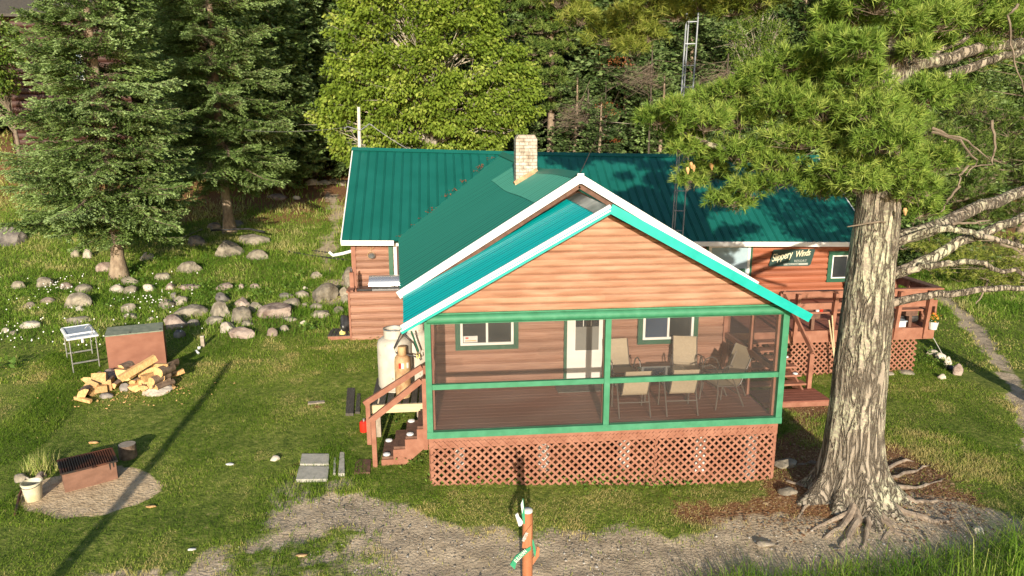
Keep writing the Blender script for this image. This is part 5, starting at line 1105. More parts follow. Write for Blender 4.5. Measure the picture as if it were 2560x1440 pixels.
for a in [
 (690, 778, 92, 36, 'broad flat topped boulder with yellow lichen rings, largest in the row', 'rock2'), (598, 785, 58, 46, 'steep pointed grey boulder left of the broad flat topped one', 'rock1'),
 (548, 775, 58, 42, 'rounded greenish boulder left of the pointed one', 'rock1'), (606, 757, 40, 28, 'pale angular stone behind the pointed boulder', 'rock2'), (636, 768, 40, 26, 'stone wedged between the pointed boulder and the broad flat one', 'rock1'),
 (731, 757, 46, 24, 'smooth tan boulder behind the right end of the broad flat one', 'rock1'), (812, 732, 76, 42, 'big squarish tan boulder near the side deck', 'rock1'), (753, 735, 38, 16, 'low tan stone left of the big squarish boulder', 'rock1'),
 (713, 738, 34, 14, 'dark flat stone two left of the big squarish boulder', 'rock3'), (473, 778, 78, 28, 'long low lichen boulder left of the rounded greenish one', 'rock1'), (437, 805, 64, 36, 'pinkish rounded boulder behind the storage box', 'rock2'),
 (482, 806, 30, 22, 'angular grey stone right against the pinkish boulder', 'rock3'), (450, 752, 42, 22, 'stone behind the long low lichen boulder', 'rock1'), (416, 760, 38, 24, 'greenish rounded stone at the left end of the long low boulder', 'rock1'),
 (435, 740, 20, 16, 'small dark red stone above the greenish rounded one', 'rock3'), (565, 818, 44, 24, 'pale blocky stone in front of the pointed boulder', 'rock4'), (600, 833, 72, 24, 'flat mottled slab stone nearest to the wooden stake', 'rock2'),
 (536, 801, 54, 16, 'low grass edged stone below the rounded greenish boulder', 'rock1'), (556, 744, 40, 26, 'dark shaded stone behind the rounded greenish boulder', 'rock3'), (681, 830, 26, 24, 'upright small grey brown stone right of the mottled slab', 'rock2'),
 (710, 820, 24, 14, 'small round grey stone right of the upright small one', 'rock1'), (450, 834, 32, 22, 'dark bluish stone in the shade of the storage box', 'rock3'),
 (190, 800, 70, 14, 'long low lichen stone above the white table', 'rock1'), (193, 752, 62, 38, 'large domed lichen boulder left of the stone row', 'rock1'), (198, 772, 24, 12, 'small pale stone at the foot of the large domed boulder', 'rock4'),
 (569, 622, 66, 38, 'blocky pale boulder under the black hose', 'rock1'), (628, 598, 78, 22, 'long flat boulder behind the blocky one under the hose', 'rock1'), (643, 637, 56, 22, 'low lichen boulder right of the blocky one under the hose', 'rock1'),
 (472, 668, 60, 26, 'wide mossy boulder in the grass right of the big spruce trunk', 'rock1'), (322, 702, 44, 20, 'lichen stone directly in front of the big spruce trunk', 'rock1'), (260, 668, 42, 24, 'tan stone touching the left side of the big spruce trunk', 'rock2'),
 (366, 642, 34, 20, 'cream stone right behind the big spruce trunk', 'rock4'), (218, 634, 26, 22, 'cream round stone under the mossy bank left of the big spruce', 'rock4'), (190, 632, 26, 24, 'greyish stone at the left end of the mossy bank', 'rock1'),
 (407, 690, 40, 18, 'grey stone in leaves between the big spruce and the wide mossy boulder', 'rock1'), (292, 722, 38, 20, 'left one of a touching pair of stones below the big spruce', 'rock4'), (326, 725, 38, 20, 'right one of a touching pair of stones below the big spruce', 'rock1'),
 (372, 718, 30, 20, 'pale tilted stone right of the touching pair', 'rock4'), (424, 716, 28, 18, 'rounded stone between the tilted one and the long low one', 'rock2'), (472, 718, 54, 14, 'long low pinkish stone above the stone row', 'rock2'),
 (562, 716, 46, 18, 'split dark stone in the grass above the rounded greenish boulder', 'rock2'), (604, 716, 18, 12, 'small round pink stone right of the split dark one', 'rock2'), (638, 716, 30, 12, 'low tan stone right of the small round pink one', 'rock2'),
 (45, 712, 30, 20, 'rounded lichen stone in the grass at the far left, beside white flowers', 'rock1'), (107, 706, 44, 24, 'triangular lichen stone second from the left in the upper line', 'rock1'), (162, 716, 34, 18, 'tan stone beside a clump of white flowers in the upper line', 'rock2'),
 (207, 722, 46, 22, 'grassy stone right of the white flower clump in the upper line', 'rock1'), (72, 762, 30, 12, 'low tan stone left of the domed boulder', 'rock2'), (117, 752, 34, 16, 'dark topped stone left of the domed boulder', 'rock2'),
 (322, 770, 42, 22, 'lichen stone on top of a flat one in the middle of the lawn', 'rock1'), (326, 790, 40, 14, 'flat stone under the lichen stone in the middle of the lawn', 'rock1'), (375, 797, 20, 8, 'tiny flat stone behind the storage box', 'rock4'),
 (75, 812, 52, 14, 'flat cream stone left of the white table', 'rock4'), (13, 826, 20, 12, 'pale stone at the left picture edge', 'rock4'), (33, 832, 20, 10, 'small grey stone next to the pale one at the left edge', 'rock1'),
 (872, 684, 34, 34, 'upper lichen boulder stacked against the lodge corner', 'rock1'), (874, 706, 30, 26, 'second lichen boulder down along the lodge corner', 'rock1'), (862, 730, 30, 24, 'third boulder down along the lodge corner', 'rock1'),
 (862, 747, 20, 20, 'round stone lowest along the side deck edge', 'rock1'), (792, 688, 30, 16, 'half buried stone in the worn slope above the squarish boulder', 'rock1'), (763, 720, 14, 9, 'tiny pale stone left of the squarish boulder', 'rock4'),
 (790, 765, 34, 16, 'half buried grey stone below the squarish boulder', 'rock1'), (800, 785, 50, 16, 'flat grey stone with weeds left of the side deck step', 'rock1'), (845, 775, 30, 16, 'stone beside the black bag at the side deck step', 'rock1'),
 (762, 762, 16, 12, 'small grey stone right of the broad flat boulder', 'rock1'), (758, 806, 16, 8, 'small white stone in the grass below the broad flat boulder', 'rock4'), (725, 798, 40, 8, 'thin flat stone in front of the broad flat boulder', 'rock1'),
 (617, 808, 30, 10, 'thin flat stone between the blocky pale one and the broad boulder', 'rock1'), (345, 660, 0.1, 0.1, '', ''),
 (48, 1196, 36, 20, 'grey stone left behind the bucket', 'rock1'), (100, 1190, 30, 20, 'reddish stone between the bucket and the fire box', 'rock2'), (68, 1200, 16, 12, 'small yellowish stone between the two stones behind the bucket', 'rock4'),
 (385, 975, 76, 18, 'flat pale stone slab lying under the front of the firewood', 'rock4'), (310, 968, 26, 20, 'brown round stone at the front of the firewood', 'rock3'), (332, 966, 26, 16, 'dark stone between the firewood and the flat slab', 'rock3'),
 (276, 935, 46, 24, 'rounded grey brown stone leaning on the box behind the firewood', 'rock2'), (262, 990, 34, 12, 'flat grey stone lying before the left part of the firewood', 'rock3'),
 (2335, 882, 26, 14, 'white stone at the foot of the deck lattice corner', 'rock4'), (2352, 890, 26, 14, 'white stone second from the lattice corner', 'rock4'), (2372, 903, 20, 22, 'white stone third from the lattice corner', 'rock4'),
 (2378, 918, 22, 14, 'white stone fourth from the lattice corner, by the black fitting', 'rock4'), (2396, 925, 24, 30, 'tan upright stone ending the white stone line', 'rock2'), (2357, 942, 22, 12, 'lone white stone on the lawn before the stone line', 'rock4'),
 (2270, 932, 40, 8, 'low grey edging stone under the right part of the lattice', 'rock1'), (2220, 934, 40, 8, 'low grey edging stone near the pine trunk', 'rock1'), (1968, 1160, 60, 18, 'flat half buried stone between the porch corner and the pine', 'rock1'),
 (1975, 1228, 50, 14, 'half buried grey stone left of the pine roots', 'rock1'), (688, 1146, 24, 12, 'small white stone in the grass left of the slabs', 'rock4'), (2450, 1325, 30, 12, 'pale stone lying on the shaded dirt road', 'rock4'),
 (20, 590, 70, 44, 'dark heap stone in the shade at the far left under the spruce', 'rock3'), (488, 602, 50, 24, 'dark stone in the spruce shade beside the blocky boulder', 'rock3'), (590, 560, 40, 18, 'dark stone at the edge of the spruce shade', 'rock3'), (535, 566, 36, 18, 'shaded stone between the two spruces', 'rock3'),
 (692, 492, 50, 14, 'shaded stone in the grass below the double trunk', 'rock2'), (742, 494, 20, 10, 'tiny sunlit stone at the shade edge below the double trunk', 'rock4'),
 (780, 456, 40, 14, 'leftmost stone of the far line under the double trunk', 'rock4'), (808, 456, 32, 12, 'second stone of the far line under the double trunk', 'rock4'), (830, 454, 36, 14, 'third stone of the far line, left of the roof', 'rock1'), (856, 458, 26, 14, 'last stone of the far line, touching the roof edge', 'rock1')]:
    if a[2] < 1: continue
    rk(*a)
p = gp(2375, 925); t = thing('hose_fitting', 'black garden fitting beside the white stones at the deck', 'garden fitting', p)
c = MB(); c.lathe(p, [(.07, 0), (.09, .05), (.06, .12), (.0, .14)], 10); c.build('body', M['black'], t, smooth=True)
cable(gp(2372, 920)+[0, 0, .05], (12.72, DY, -.2), 0, .008, M['rope'], 'light cable from the deck rim down to the black fitting')
# bits on the lawn and road
for px, py, r, mt_, lb in ((1060/1, 1162, .04, 'spotwhite', ''), (576, 1162, .05, 'spotwhite', 'small white scrap on the lawn'), (380, 1268, .05, 'splitwood', 'orange wood chip in the grass right of the sand'), (235, 1108, .06, 'splitwood', 'pale wood chip above the fire box'),
        (480, 1375, .04, 'spotwhite', 'white scrap on the road edge'), (752, 1390, .05, 'rust_tank', 'reddish leaf lump on the road'), (1912, 1362, .09, 'oldwood', 'dark broken wood piece on the road'), (2092, 1372, .04, 'rock3', 'dark cone on the road left of the grass'), (2290, 1390, .05, 'rock3', 'dark cone at the road edge by the tall grass')):
    if not lb: continue
    q = gp(px, py); o = lump('debris', q+[0, 0, r*.25], r, M[mt_], int(px), 2, .5, sq=(1.6, .8, .35)); tag(o, lb, 'debris')

# ================================================================== VEGETATION TOOLS
def norm(a): return a/np.maximum(np.linalg.norm(a, axis=-1, keepdims=True), 1e-9)
class Veg:
    def __init__(s): s.V = []; s.F = []; s.var = []; s.mi = []; s.n = 0
    def tris(s, A, B, C, var, mi=0):
        k = len(A)
        if k == 0: return
        V = np.empty((k*3, 3)); V[0::3] = A; V[1::3] = B; V[2::3] = C
        s.V.append(V); s.F.append(np.arange(k*3).reshape(-1, 3)+s.n); s.var.append(np.repeat(np.asarray(var), 3)); s.mi.append(np.full(k, mi)); s.n += 3*k
    def leaves(s, P, D, L, W, var, mi=0, rnd=None, wide=.35):
        """kite leaf from P along D; L,W arrays; two triangles"""
        rnd = rnd if rnd is not None else rng
        R = norm(np.cross(D, rnd.normal(size=P.shape))); L = np.asarray(L).reshape(-1, 1)*np.ones((len(P), 1)); W = np.asarray(W).reshape(-1, 1)*np.ones((len(P), 1))
        tip = P+D*L; mid = P+D*L*wide
        s.tris(P, mid+R*W/2, tip, var, mi); s.tris(P, tip, mid-R*W/2, var, mi)
    def needles(s, P, D, L, W, var, mi=0):
        R = norm(np.cross(D, rng.normal(size=P.shape)))*np.asarray(W).reshape(-1, 1)/2
        s.tris(P-R, P+R, P+D*np.asarray(L).reshape(-1, 1), var, mi)
    def stick(s, P, Q, w, var=.4, mi=1):
        """thin strips between P and Q arrays"""
        D = norm(Q-P); R = norm(np.cross(D, np.array([0.3, -1, .2])))*np.asarray(w).reshape(-1, 1)/2; v = np.full(len(P), var)
        s.tris(P-R, P+R, Q, v, mi)
        R2 = norm(np.cross(D, R))*np.asarray(w).reshape(-1, 1)/2; s.tris(P-R2, P+R2, Q, v, mi)
    def arr(s): return np.concatenate(s.V), np.concatenate(s.F), np.concatenate(s.var), np.concatenate(s.mi)
    def build(s, name, mats, parent=None, local=False):
        V, F_, va, mi = s.arr(); return np_obj(name, V, F_, mats, parent, local=local, var=np.clip(va, 0, 1), mi=mi)

def bough_template(L, seed, step=.10, el=.085, ew=.035, full=1.0):
    r = np.random.default_rng(seed); v = Veg(); n = max(4, int(L/step))
    s_ = np.linspace(.10, 1, n); ax = np.stack([s_*L, .05*L*np.sin(s_*3+r.random()*6)*s_, -.10*L*s_**1.3+.09*L*np.clip(s_-.7, 0, 1)*3*s_], 1)
    P = ax; v.stick(P[:-1], P[1:]+(P[1:]-P[:-1])*.3, .016*L*(1.05-s_[:-1])*.5+.006, .3, 1)
    AP = []; AD = []; AV = []
    for i in range(n):
        for sd in (-1, 1):
            tl = (.40*L*(1-s_[i])**.75+.16)*r.uniform(.65, 1.1)
            if s_[i] < .25: tl *= .55
            if r.random() < .06: continue
            ang = R_(r.uniform(38, 68)); d = np.array([math.cos(ang), sd*math.sin(ang), r.uniform(-.28, .02)]); d /= np.linalg.norm(d)
            k = max(2, int(tl/(step*.62))); u = np.linspace(.12, 1, k)
            Q = ax[i]+d*u[:, None]*tl; Q[:, 2] -= .10*tl*u**2
            v.stick(ax[i][None], Q[-1][None], [.012], .3, 1)
            green = s_[i]+u*.5 > .38
            for rep in range(3):
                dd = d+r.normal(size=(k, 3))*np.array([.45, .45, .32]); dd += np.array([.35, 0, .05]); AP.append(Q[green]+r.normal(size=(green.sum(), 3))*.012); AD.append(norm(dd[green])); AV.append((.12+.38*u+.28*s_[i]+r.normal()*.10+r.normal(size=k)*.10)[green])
    AP = np.concatenate(AP); AD = np.concatenate(AD); AV = np.concatenate(AV); m_ = len(AP)
    v.leaves(AP, AD, el*r.uniform(.7, 1.25, m_), ew*r.uniform(.8, 1.2, m_), AV, 0, r)
    return v.arr()
TPL = {}
def get_tpl(q):
    if q not in TPL:
        st, el, ew = {'hi': (.085, .085, .034), 'mid': (.13, .13, .055), 'lo': (.24, .24, .11)}[q]
        TPL[q] = [(L, [bough_template(L, 100+int(L*10)+k, st, el, ew) for k in range(3)]) for L in (3.2, 2.2, 1.4, .8)]
    return TPL[q]
def spruce_mesh(H, R0, clear, seed, q='mid', lean=(0, 0), profile=.75, dens=1.0):
    r = np.random.default_rng(seed); T = get_tpl(q); VV = []; FF = []; AA = []; MM = []; n = 0
    z = clear
    while z < H-.15:
        f = (z-clear)/(H-clear); R = R0*(1-f)**profile*min(1, .62+f*6)+.12
        for k in range(max(3, int(6*dens))):
            a = r.random()*2*math.pi; L = R*r.uniform(.62, 1.12); i = min(range(4), key=lambda j: abs(T[j][0]-L)); L0, tp3 = T[i]; V, F_, va, mi = tp3[r.integers(3)]
            s_ = L/L0; pit = R_(r.uniform(-16, 6)+20*f); ro = r.normal()*.2
            V = V*s_; c, s2 = math.cos(ro), math.sin(ro); V = V@np.array([[1, 0, 0], [0, c, s2], [0, -s2, c]])
            c, s2 = math.cos(pit), math.sin(pit); V = V@np.array([[c, 0, s2], [0, 1, 0], [-s2, 0, c]])
            c, s2 = math.cos(a), math.sin(a); V = V@np.array([[c, s2, 0], [-s2, c, 0], [0, 0, 1]])
            V = V+np.array([lean[0]*z/H, lean[1]*z/H, z+r.normal()*.12]); VV.append(V); FF.append(F_+n); AA.append(va+r.normal()*.11); MM.append(mi); n += len(V)
        z += (.24 if q == 'hi' else .30)/dens*(1 if R0 > 1.4 else .8)
    V = np.concatenate(VV); return V, np.concatenate(FF), np.clip(np.concatenate(AA), 0, 1), np.concatenate(MM)
def trunk_mb(h, r0, r1, wob=.05, flare=1.7, seed=0, n=14, z0=-.3):
    c = MB(); r = random.Random(seed); pts = []; rad = []
    for i in range(12):
        t = (i/11)**1.6; z = z0+(h-z0)*t; pts.append((wob*math.sin(z*.7+seed), wob*math.cos(z*.9+seed), z)); rad.append((r0+(r1-r0)*t)*(1+(flare-1)*math.exp(-max(0, z)/.28)))
    c.tube(pts, rad, n); return c
def spruce(name, label, p, H, R0, clear, seed, q='mid', mats=None, trunk_r=.2, group=None, **k):
    t = thing(name, label, 'tree', p, group=group)
    trunk_mb(H*.97, trunk_r, .03, seed=seed).build('trunk', M['sprucebark'], t, local=True, smooth=True)
    V, F_, va, mi = spruce_mesh(H, R0, clear, seed, q, **k)
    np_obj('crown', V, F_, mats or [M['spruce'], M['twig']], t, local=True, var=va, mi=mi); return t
# ================================================================== SPRUCES LEFT
p = gp(302, 694); spruce('spruce_tree', 'biggest spruce, full to the ground on the left lawn, thick pale trunk foot', p, 15.5, 3.15, 1.8, 5, 'hi', trunk_r=.21, profile=.92, dens=1.25)
q = gp(590, 505); p = np.array([-8.5, 19.2, float(tz(-8.5, 19.2))]); spruce('spruce_tree', 'tall spruce behind and right of the biggest one, boughs reaching over the lawn', p, 16, 3.5, 2.2, 8, 'hi', trunk_r=.2, profile=.5, dens=1.1)
p = gp(766, 440); spruce('spruce_tree', 'slim spruce with the left of two close bare trunks beside the yellow green tree', p, 15, 2.7, 3.4, 12, 'mid', trunk_r=.17, profile=.6)
p2 = gp(786, 438); t2 = thing('bare_trunk_tree', 'right of two close bare trunks left of the roof, thin crown above', 'tree', p2)
trunk_mb(9, .15, .04, seed=3).build('trunk', M['sprucebark'], t2, local=True, smooth=True); V, F_, va, mi = spruce_mesh(9, 1.4, 5, 77, 'lo'); np_obj('crown', V, F_, [M['spruce'], M['twig']], t2, local=True, var=va, mi=mi)
# ================================================================== crowns filled from a silhouette of real depth
def inside(poly, pts):
    x, y = pts[:, 0], pts[:, 1]; ins = np.zeros(len(pts), bool); n = len(poly); dm = np.full(len(pts), 1e9)
    for i in range(n):
        a = np.array(poly[i], float); b = np.array(poly[(i+1) % n], float); c = ((a[1] > y) != (b[1] > y)) & (x < (b[0]-a[0])*(y-a[1])/(b[1]-a[1]+1e-12)+a[0]); ins ^= c
        ab = b-a; t = np.clip(((x-a[0])*ab[0]+(y-a[1])*ab[1])/(ab@ab), 0, 1); dm = np.minimum(dm, np.hypot(x-a[0]-t*ab[0], y-a[1]-t*ab[1]))
    return ins, dm
def blob_points(poly, yc, depth, n, seed):
    """random points in a body whose outline is poly (photo px) and whose thickness grows inwards"""
    r = np.random.default_rng(seed); P = np.array(poly, float); lo, hi = P.min(0), P.max(0); c = r.random((n*4, 2))*(hi-lo)+lo; ins, dm = inside(poly, c); c = c[ins][:n]; dm = dm[ins][:n]
    th = depth*np.sqrt(np.clip(dm/(min(hi-lo)*.42), .02, 1)); u = r.uniform(-1, 1, len(c)); u = np.sign(u)*np.abs(u)**.6; u[:int(len(u)*.55)] = -np.abs(u[:int(len(u)*.55)])
    return np.array([at(px, py, y=yc+uu*t_) for (px, py), uu, t_ in zip(c, u, th)])
def broadleaf(name, label, base, poly, yc, depth, ncl, nleaf, lsize, mats, seed, trunk_r=.2, cr=.38, tm='palebranch', droop=.8, group=None, top=None):
    t = thing(name, label, 'tree', base, group=group); C_ = blob_points(poly, yc, depth, ncl, seed); r = np.random.default_rng(seed+1)
    v = Veg(); mid = C_.mean(0); out = norm(C_-mid)
    n = len(C_)*nleaf; idx = np.repeat(np.arange(len(C_)), nleaf)
    off = norm(r.normal(size=(n, 3)))*(r.random((n, 1))**.5)*cr*np.array([1.25, 1.0, .62])
    P = C_[idx]+off; D = norm(out[idx]*.5+norm(off)*.6+r.normal(size=(n, 3))*.5+np.array([0, -.25, -droop])); 
    shade = r.normal(size=len(C_))*.16
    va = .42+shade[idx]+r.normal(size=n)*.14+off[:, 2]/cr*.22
    v.leaves(P, D, lsize*r.uniform(.7, 1.3, n), lsize*.75*r.uniform(.7, 1.2, n), va, 0, r, wide=.45)
    # branches to a share of the clumps
    top = top if top is not None else C_[:, 2].max(); bx = np.array(base)
    sel = r.choice(len(C_), max(10, len(C_)//3), replace=False); Q = C_[sel]; zj = bx[2]+(Q[:, 2]-bx[2])*r.uniform(.55, .85, len(sel)); S_ = np.stack([np.full(len(sel), bx[0]), np.full(len(sel), bx[1]), np.maximum(zj, bx[2]+1.2)], 1)
    m1 = S_+(Q-S_)*.5+np.array([0, 0, .25]); v.stick(S_, m1+(m1-S_)*.05, np.full(len(sel), .085), .5, 1); v.stick(m1, Q, np.full(len(sel), .05), .5, 1)
    k2 = r.integers(0, len(sel), len(sel)*3); e = Q[k2]+r.normal(size=(len(k2), 3))*cr*.9; v.stick(m1[k2]*.4+Q[k2]*.6, e, np.full(len(k2), .028), .5, 1)
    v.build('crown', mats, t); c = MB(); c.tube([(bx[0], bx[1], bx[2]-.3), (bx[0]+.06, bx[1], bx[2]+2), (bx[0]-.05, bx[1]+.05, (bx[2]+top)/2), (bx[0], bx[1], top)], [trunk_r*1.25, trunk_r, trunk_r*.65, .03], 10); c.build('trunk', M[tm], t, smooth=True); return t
by0 = 19.0; bx0 = at(1075, 300, y=by0)[0]
broadleaf('broadleaf_tree', 'wide yellow green leafy tree with pale branches behind the left roof', (bx0, by0, float(tz(bx0, by0))),
  [(830, -160), (850, 20), (825, 60), (842, 130), (818, 190), (805, 235), (760, 272), (790, 300), (795, 335), (835, 345), (850, 390), (900, 420), (1260, 420), (1250, 350), (1300, 330), (1342, 270), (1335, 180), (1300, 125), (1255, 90), (1230, 20), (1200, -160)],
  by0, 2.7, 820, 70, .15, [M['cedar'], M['palebranch']], 21, cr=.37)
bx1 = at(1900, 150, y=24.)[0]
broadleaf('birch_tree', 'slender birch with white forked trunk high above the right roof', (bx1, 24., float(tz(bx1, 24.))), [(1810, 60), (1870, 20), (1930, 10), (1965, 70), (1945, 190), (1890, 225), (1835, 190)], 24., 1.2, 150, 50, .085, [M['birch'], M['palebranch']], 31, trunk_r=.11, cr=.32, top=12.5)
bx1 = at(10, 150, y=22.)[0]
broadleaf('broadleaf_tree', 'young leafy tree at the left picture edge before the dark cabin', (bx1, 22., float(tz(bx1, 22.))), [(-120, 20), (10, 40), (45, 90), (50, 190), (20, 240), (-120, 260)], 22., 1.2, 130, 45, .13, [M['birch'], M['twig']], 33, trunk_r=.08, cr=.35, tm='twig')

# ------------------------------------------------------------------ pines built from needle tufts
def tufts(v, P, D, nn, L, W, var0, r, cone=1.0, mi=0):
    k = len(P); idx = np.repeat(np.arange(k), nn); n = k*nn
    dd = norm(D[idx]*r.uniform(.25, 1.0, (n, 1))+r.normal(size=(n, 3))*.5*cone)
    v.needles(P[idx]+D[idx]*r.uniform(-.02, .05, (n, 1)), dd, L*r.uniform(.75, 1.15, n), np.full(n, W), var0[idx]+r.normal(size=n)*.09, mi)
def pine_cluster(v, c, rx, rz, ry, n, r, nn=22, L=.135, W=.016, base=None, shade=0):
    u = norm(r.normal(size=(n, 3))); u[:, 2] = np.where(u[:, 2] < -.35, -u[:, 2]*.6, u[:, 2]); rad = r.random((n, 1))**.35
    P = c+u*rad*np.array([rx, ry, rz]); P += r.normal(size=P.shape)*.03
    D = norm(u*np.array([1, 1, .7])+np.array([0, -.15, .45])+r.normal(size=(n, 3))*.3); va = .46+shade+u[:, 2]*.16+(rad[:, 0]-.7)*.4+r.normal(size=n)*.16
    tufts(v, P, D, nn, L, W, va, r)
    k = max(3, n//5); sel = r.choice(n, k, replace=False); v.stick(np.repeat((c-np.array([0, 0, rz*.4]))[None], k, 0), P[sel], np.full(k, .022), .4, 1)
    s2 = r.choice(n, n//2); v.stick(P[s2]-D[s2]*.22, P[s2], np.full(len(s2), .010), .4, 1)
PX, PY = 7.04, -.8
pine = thing('white_pine', 'huge white pine with lichened trunk and spreading roots right of the porch', 'tree', (PX, PY, -1.1))
# trunk with furrowed surface
prof = [(-1.35, .86), (-1.15, .74), (-.95, .63), (-.7, .565), (-.3, .52), (.3, .50), (1.2, .475), (2.2, .44), (3.2, .395), (3.8, .37), (4.6, .31), (5.4, .24), (6.4, .19), (7.6, .16), (9.5, .15), (12, .06)]
zs = np.concatenate([np.arange(-1.35, 4.8, .045), np.arange(4.8, 12, .2)]); na = 96; th = np.linspace(0, 2*math.pi, na, endpoint=False)
V = []
pr = np.array(prof)
lobes = [(3.3, .55, .24), (3.95, .40, .2), (4.5, .50, .2), (5.15, .5, .22), (5.9, .6, .24), (.4, .45, .25), (1.5, .3, .3), (2.5, .32, .3), (4.75, .30, .2)]
for z in zs:
    rz_ = np.interp(z, pr[:, 0], pr[:, 1])*.85; cx_t = PX+np.interp(z, [-1.3, 0, 4, 7, 12], [.06, 0, 0, .02, .2]); rr = np.full(na, rz_)
    fl = math.exp(-max(0, z+1.2)/.38)
    for a0, amp, wd in lobes: rr += amp*fl*np.exp(-((((th-a0+math.pi) % (2*math.pi))-math.pi)/wd)**2)
    rg = np.sin(th*17+2.2*np.sin(z*1.7)+3*vn(th*3, np.full(na, z*.8), 1))*.5+np.sin(th*29+1.7*np.sin(z*2.3+1))*.35
    rr = rr*(1+.022*rg)+.05*(fbm(th*2.2, np.full(na, z*1.4), 1, 4)-.5)
    V += [(cx_t+rr[j]*math.cos(th[j]), PY+rr[j]*math.sin(th[j]), z) for j in range(na)]
nz_ = len(zs); i_, j_ = np.meshgrid(np.arange(nz_-1), np.arange(na), indexing='ij'); i_ = i_.ravel(); j_ = j_.ravel()
np_obj('trunk', np.array(V), np.stack([i_*na+j_, i_*na+(j_+1) % na, (i_+1)*na+(j_+1) % na, (i_+1)*na+j_], 1), M['pinebark'], pine, smooth=True)
def limb(pts, r0, r1, mat_, name='limb', n=10, par=pine, wob=.012, seed=1):
    P = [np.array(q, float) for q in pts]; F2 = []; r = np.random.default_rng(seed)
    for i in range(len(P)-1):
        for k in range(4): F2.append(P[i]+(P[i+1]-P[i])*k/4+(r.normal(size=3)*wob if (i or k) else 0))
    F2.append(P[-1]); m_ = len(F2); c = MB(); c.tube(F2, [r0+(r1-r0)*i/(m_-1) for i in range(m_)], n); return c.build(name, M[mat_], par, smooth=True)
A_ = lambda *q: [at(px, py, y=yy) for px, py, yy in q]
T = lambda z: (PX, PY, z)
limb([T(3.15)]+A_((2330, 572, -.7), (2420, 530, -.4), (2560, 478, 0), (2800, 400, .5)), .13, .08, 'pinebark', seed=2)
limb([T(3.05)]+A_((2300, 582, -1), (2350, 572, -1.1), (2430, 582, -1.2), (2520, 607, -1.3), (2650, 640, -1.4)), .07, .03, 'pinebark', seed=3)
limb([T(2.6)]+A_((2310, 655, -1), (2400, 602, -1), (2500, 565, -1), (2620, 520, -1)), .10, .06, 'pinebark', seed=4)
limb([T(2.55)]+A_((2290, 668, -1.1), (2370, 655, -1.3), (2430, 652, -1.4), (2510, 672, -1.5), (2620, 692, -1.5)), .06, .03, 'pinebark', seed=5, wob=.025)
limb([T(2.1)]+A_((2290, 742, -1), (2400, 733, -1.1), (2470, 722, -1.2), (2560, 722, -1.2), (2650, 724, -1.3)), .07, .035, 'pinebark', seed=6)
limb([T(5.7)]+A_((2300, 158, -.8), (2360, 148, -.7), (2450, 118, -.5), (2580, 108, -.3), (2750, 90, 0)), .11, .07, 'pinebark', seed=7)
limb([T(5.4)]+A_((2340, 200, -.7), (2420, 172, -.6), (2500, 142, -.5), (2640, 100, -.2)), .09, .05, 'pinebark', seed=8)
limb([T(5.8)]+A_((2290, 165, -.8), (2350, 128, -.6), (2420, 92, -.4)), .06, .03, 'pinebark', seed=9)
limb([T(3.9)]+A_((2100, 440, -.6), (1980, 420, -.4), (1850, 390, -.2), (1700, 330, 0)), .12, .03, 'pinebark', seed=10)
limb([T(4.7)]+A_((2100, 290, -.6), (2000, 250, -.4), (1900, 225, -.2)), .12, .04, 'pinebark', seed=11)
limb([T(7.6)]+A_((2050, -60, 0), (1850, -60, .8), (1600, -20, 1.4), (1450, 0, 1.8)), .10, .03, 'pinebark', seed=12)
limb([T(5.9)]+A_((2240, 40, -.9), (2215, -40, -.9)), .09, .07, 'pinebark', seed=13)
# dead lichened twigs
for k, pts in enumerate([((2330, 330, -.9), (2400, 350, -1.2), (2440, 400, -1.3), (2415, 440, -1.3)), ((2480, 300, -1.2), (2488, 370, -1.25), (2480, 412, -1.2), (2420, 415, -1.2)), ((2420, 415, -1.2), (2400, 440, -1.3), (2396, 470, -1.3)), ((2330, 320, -.9), (2420, 352, -1.1), (2470, 395, -1.3)), ((2545, 10, -1), (2520, 40, -1), (2530, 130, -1), (2560, 230, -1)),
        ((2250, 560, -1), (2180, 556, -1.2), (2118, 567, -1.3)), ((2470, 700, -1.2), (2455, 735, -1.2), (2440, 760, -1.2)), ((2380, 560, -1), (2440, 556, -1.1), (2475, 550, -1.1)), ((2400, 465, -1.2), (2370, 500, -1.2), (2352, 530, -1.2)), ((2500, 610, -1.4), (2540, 622, -1.5), (2560, 640, -1.5))]):
    limb([at(*q[:2], y=q[2]) for q in pts], .022, .008, 'twig', 'dead_branch', 6, wob=.01, seed=20+k)
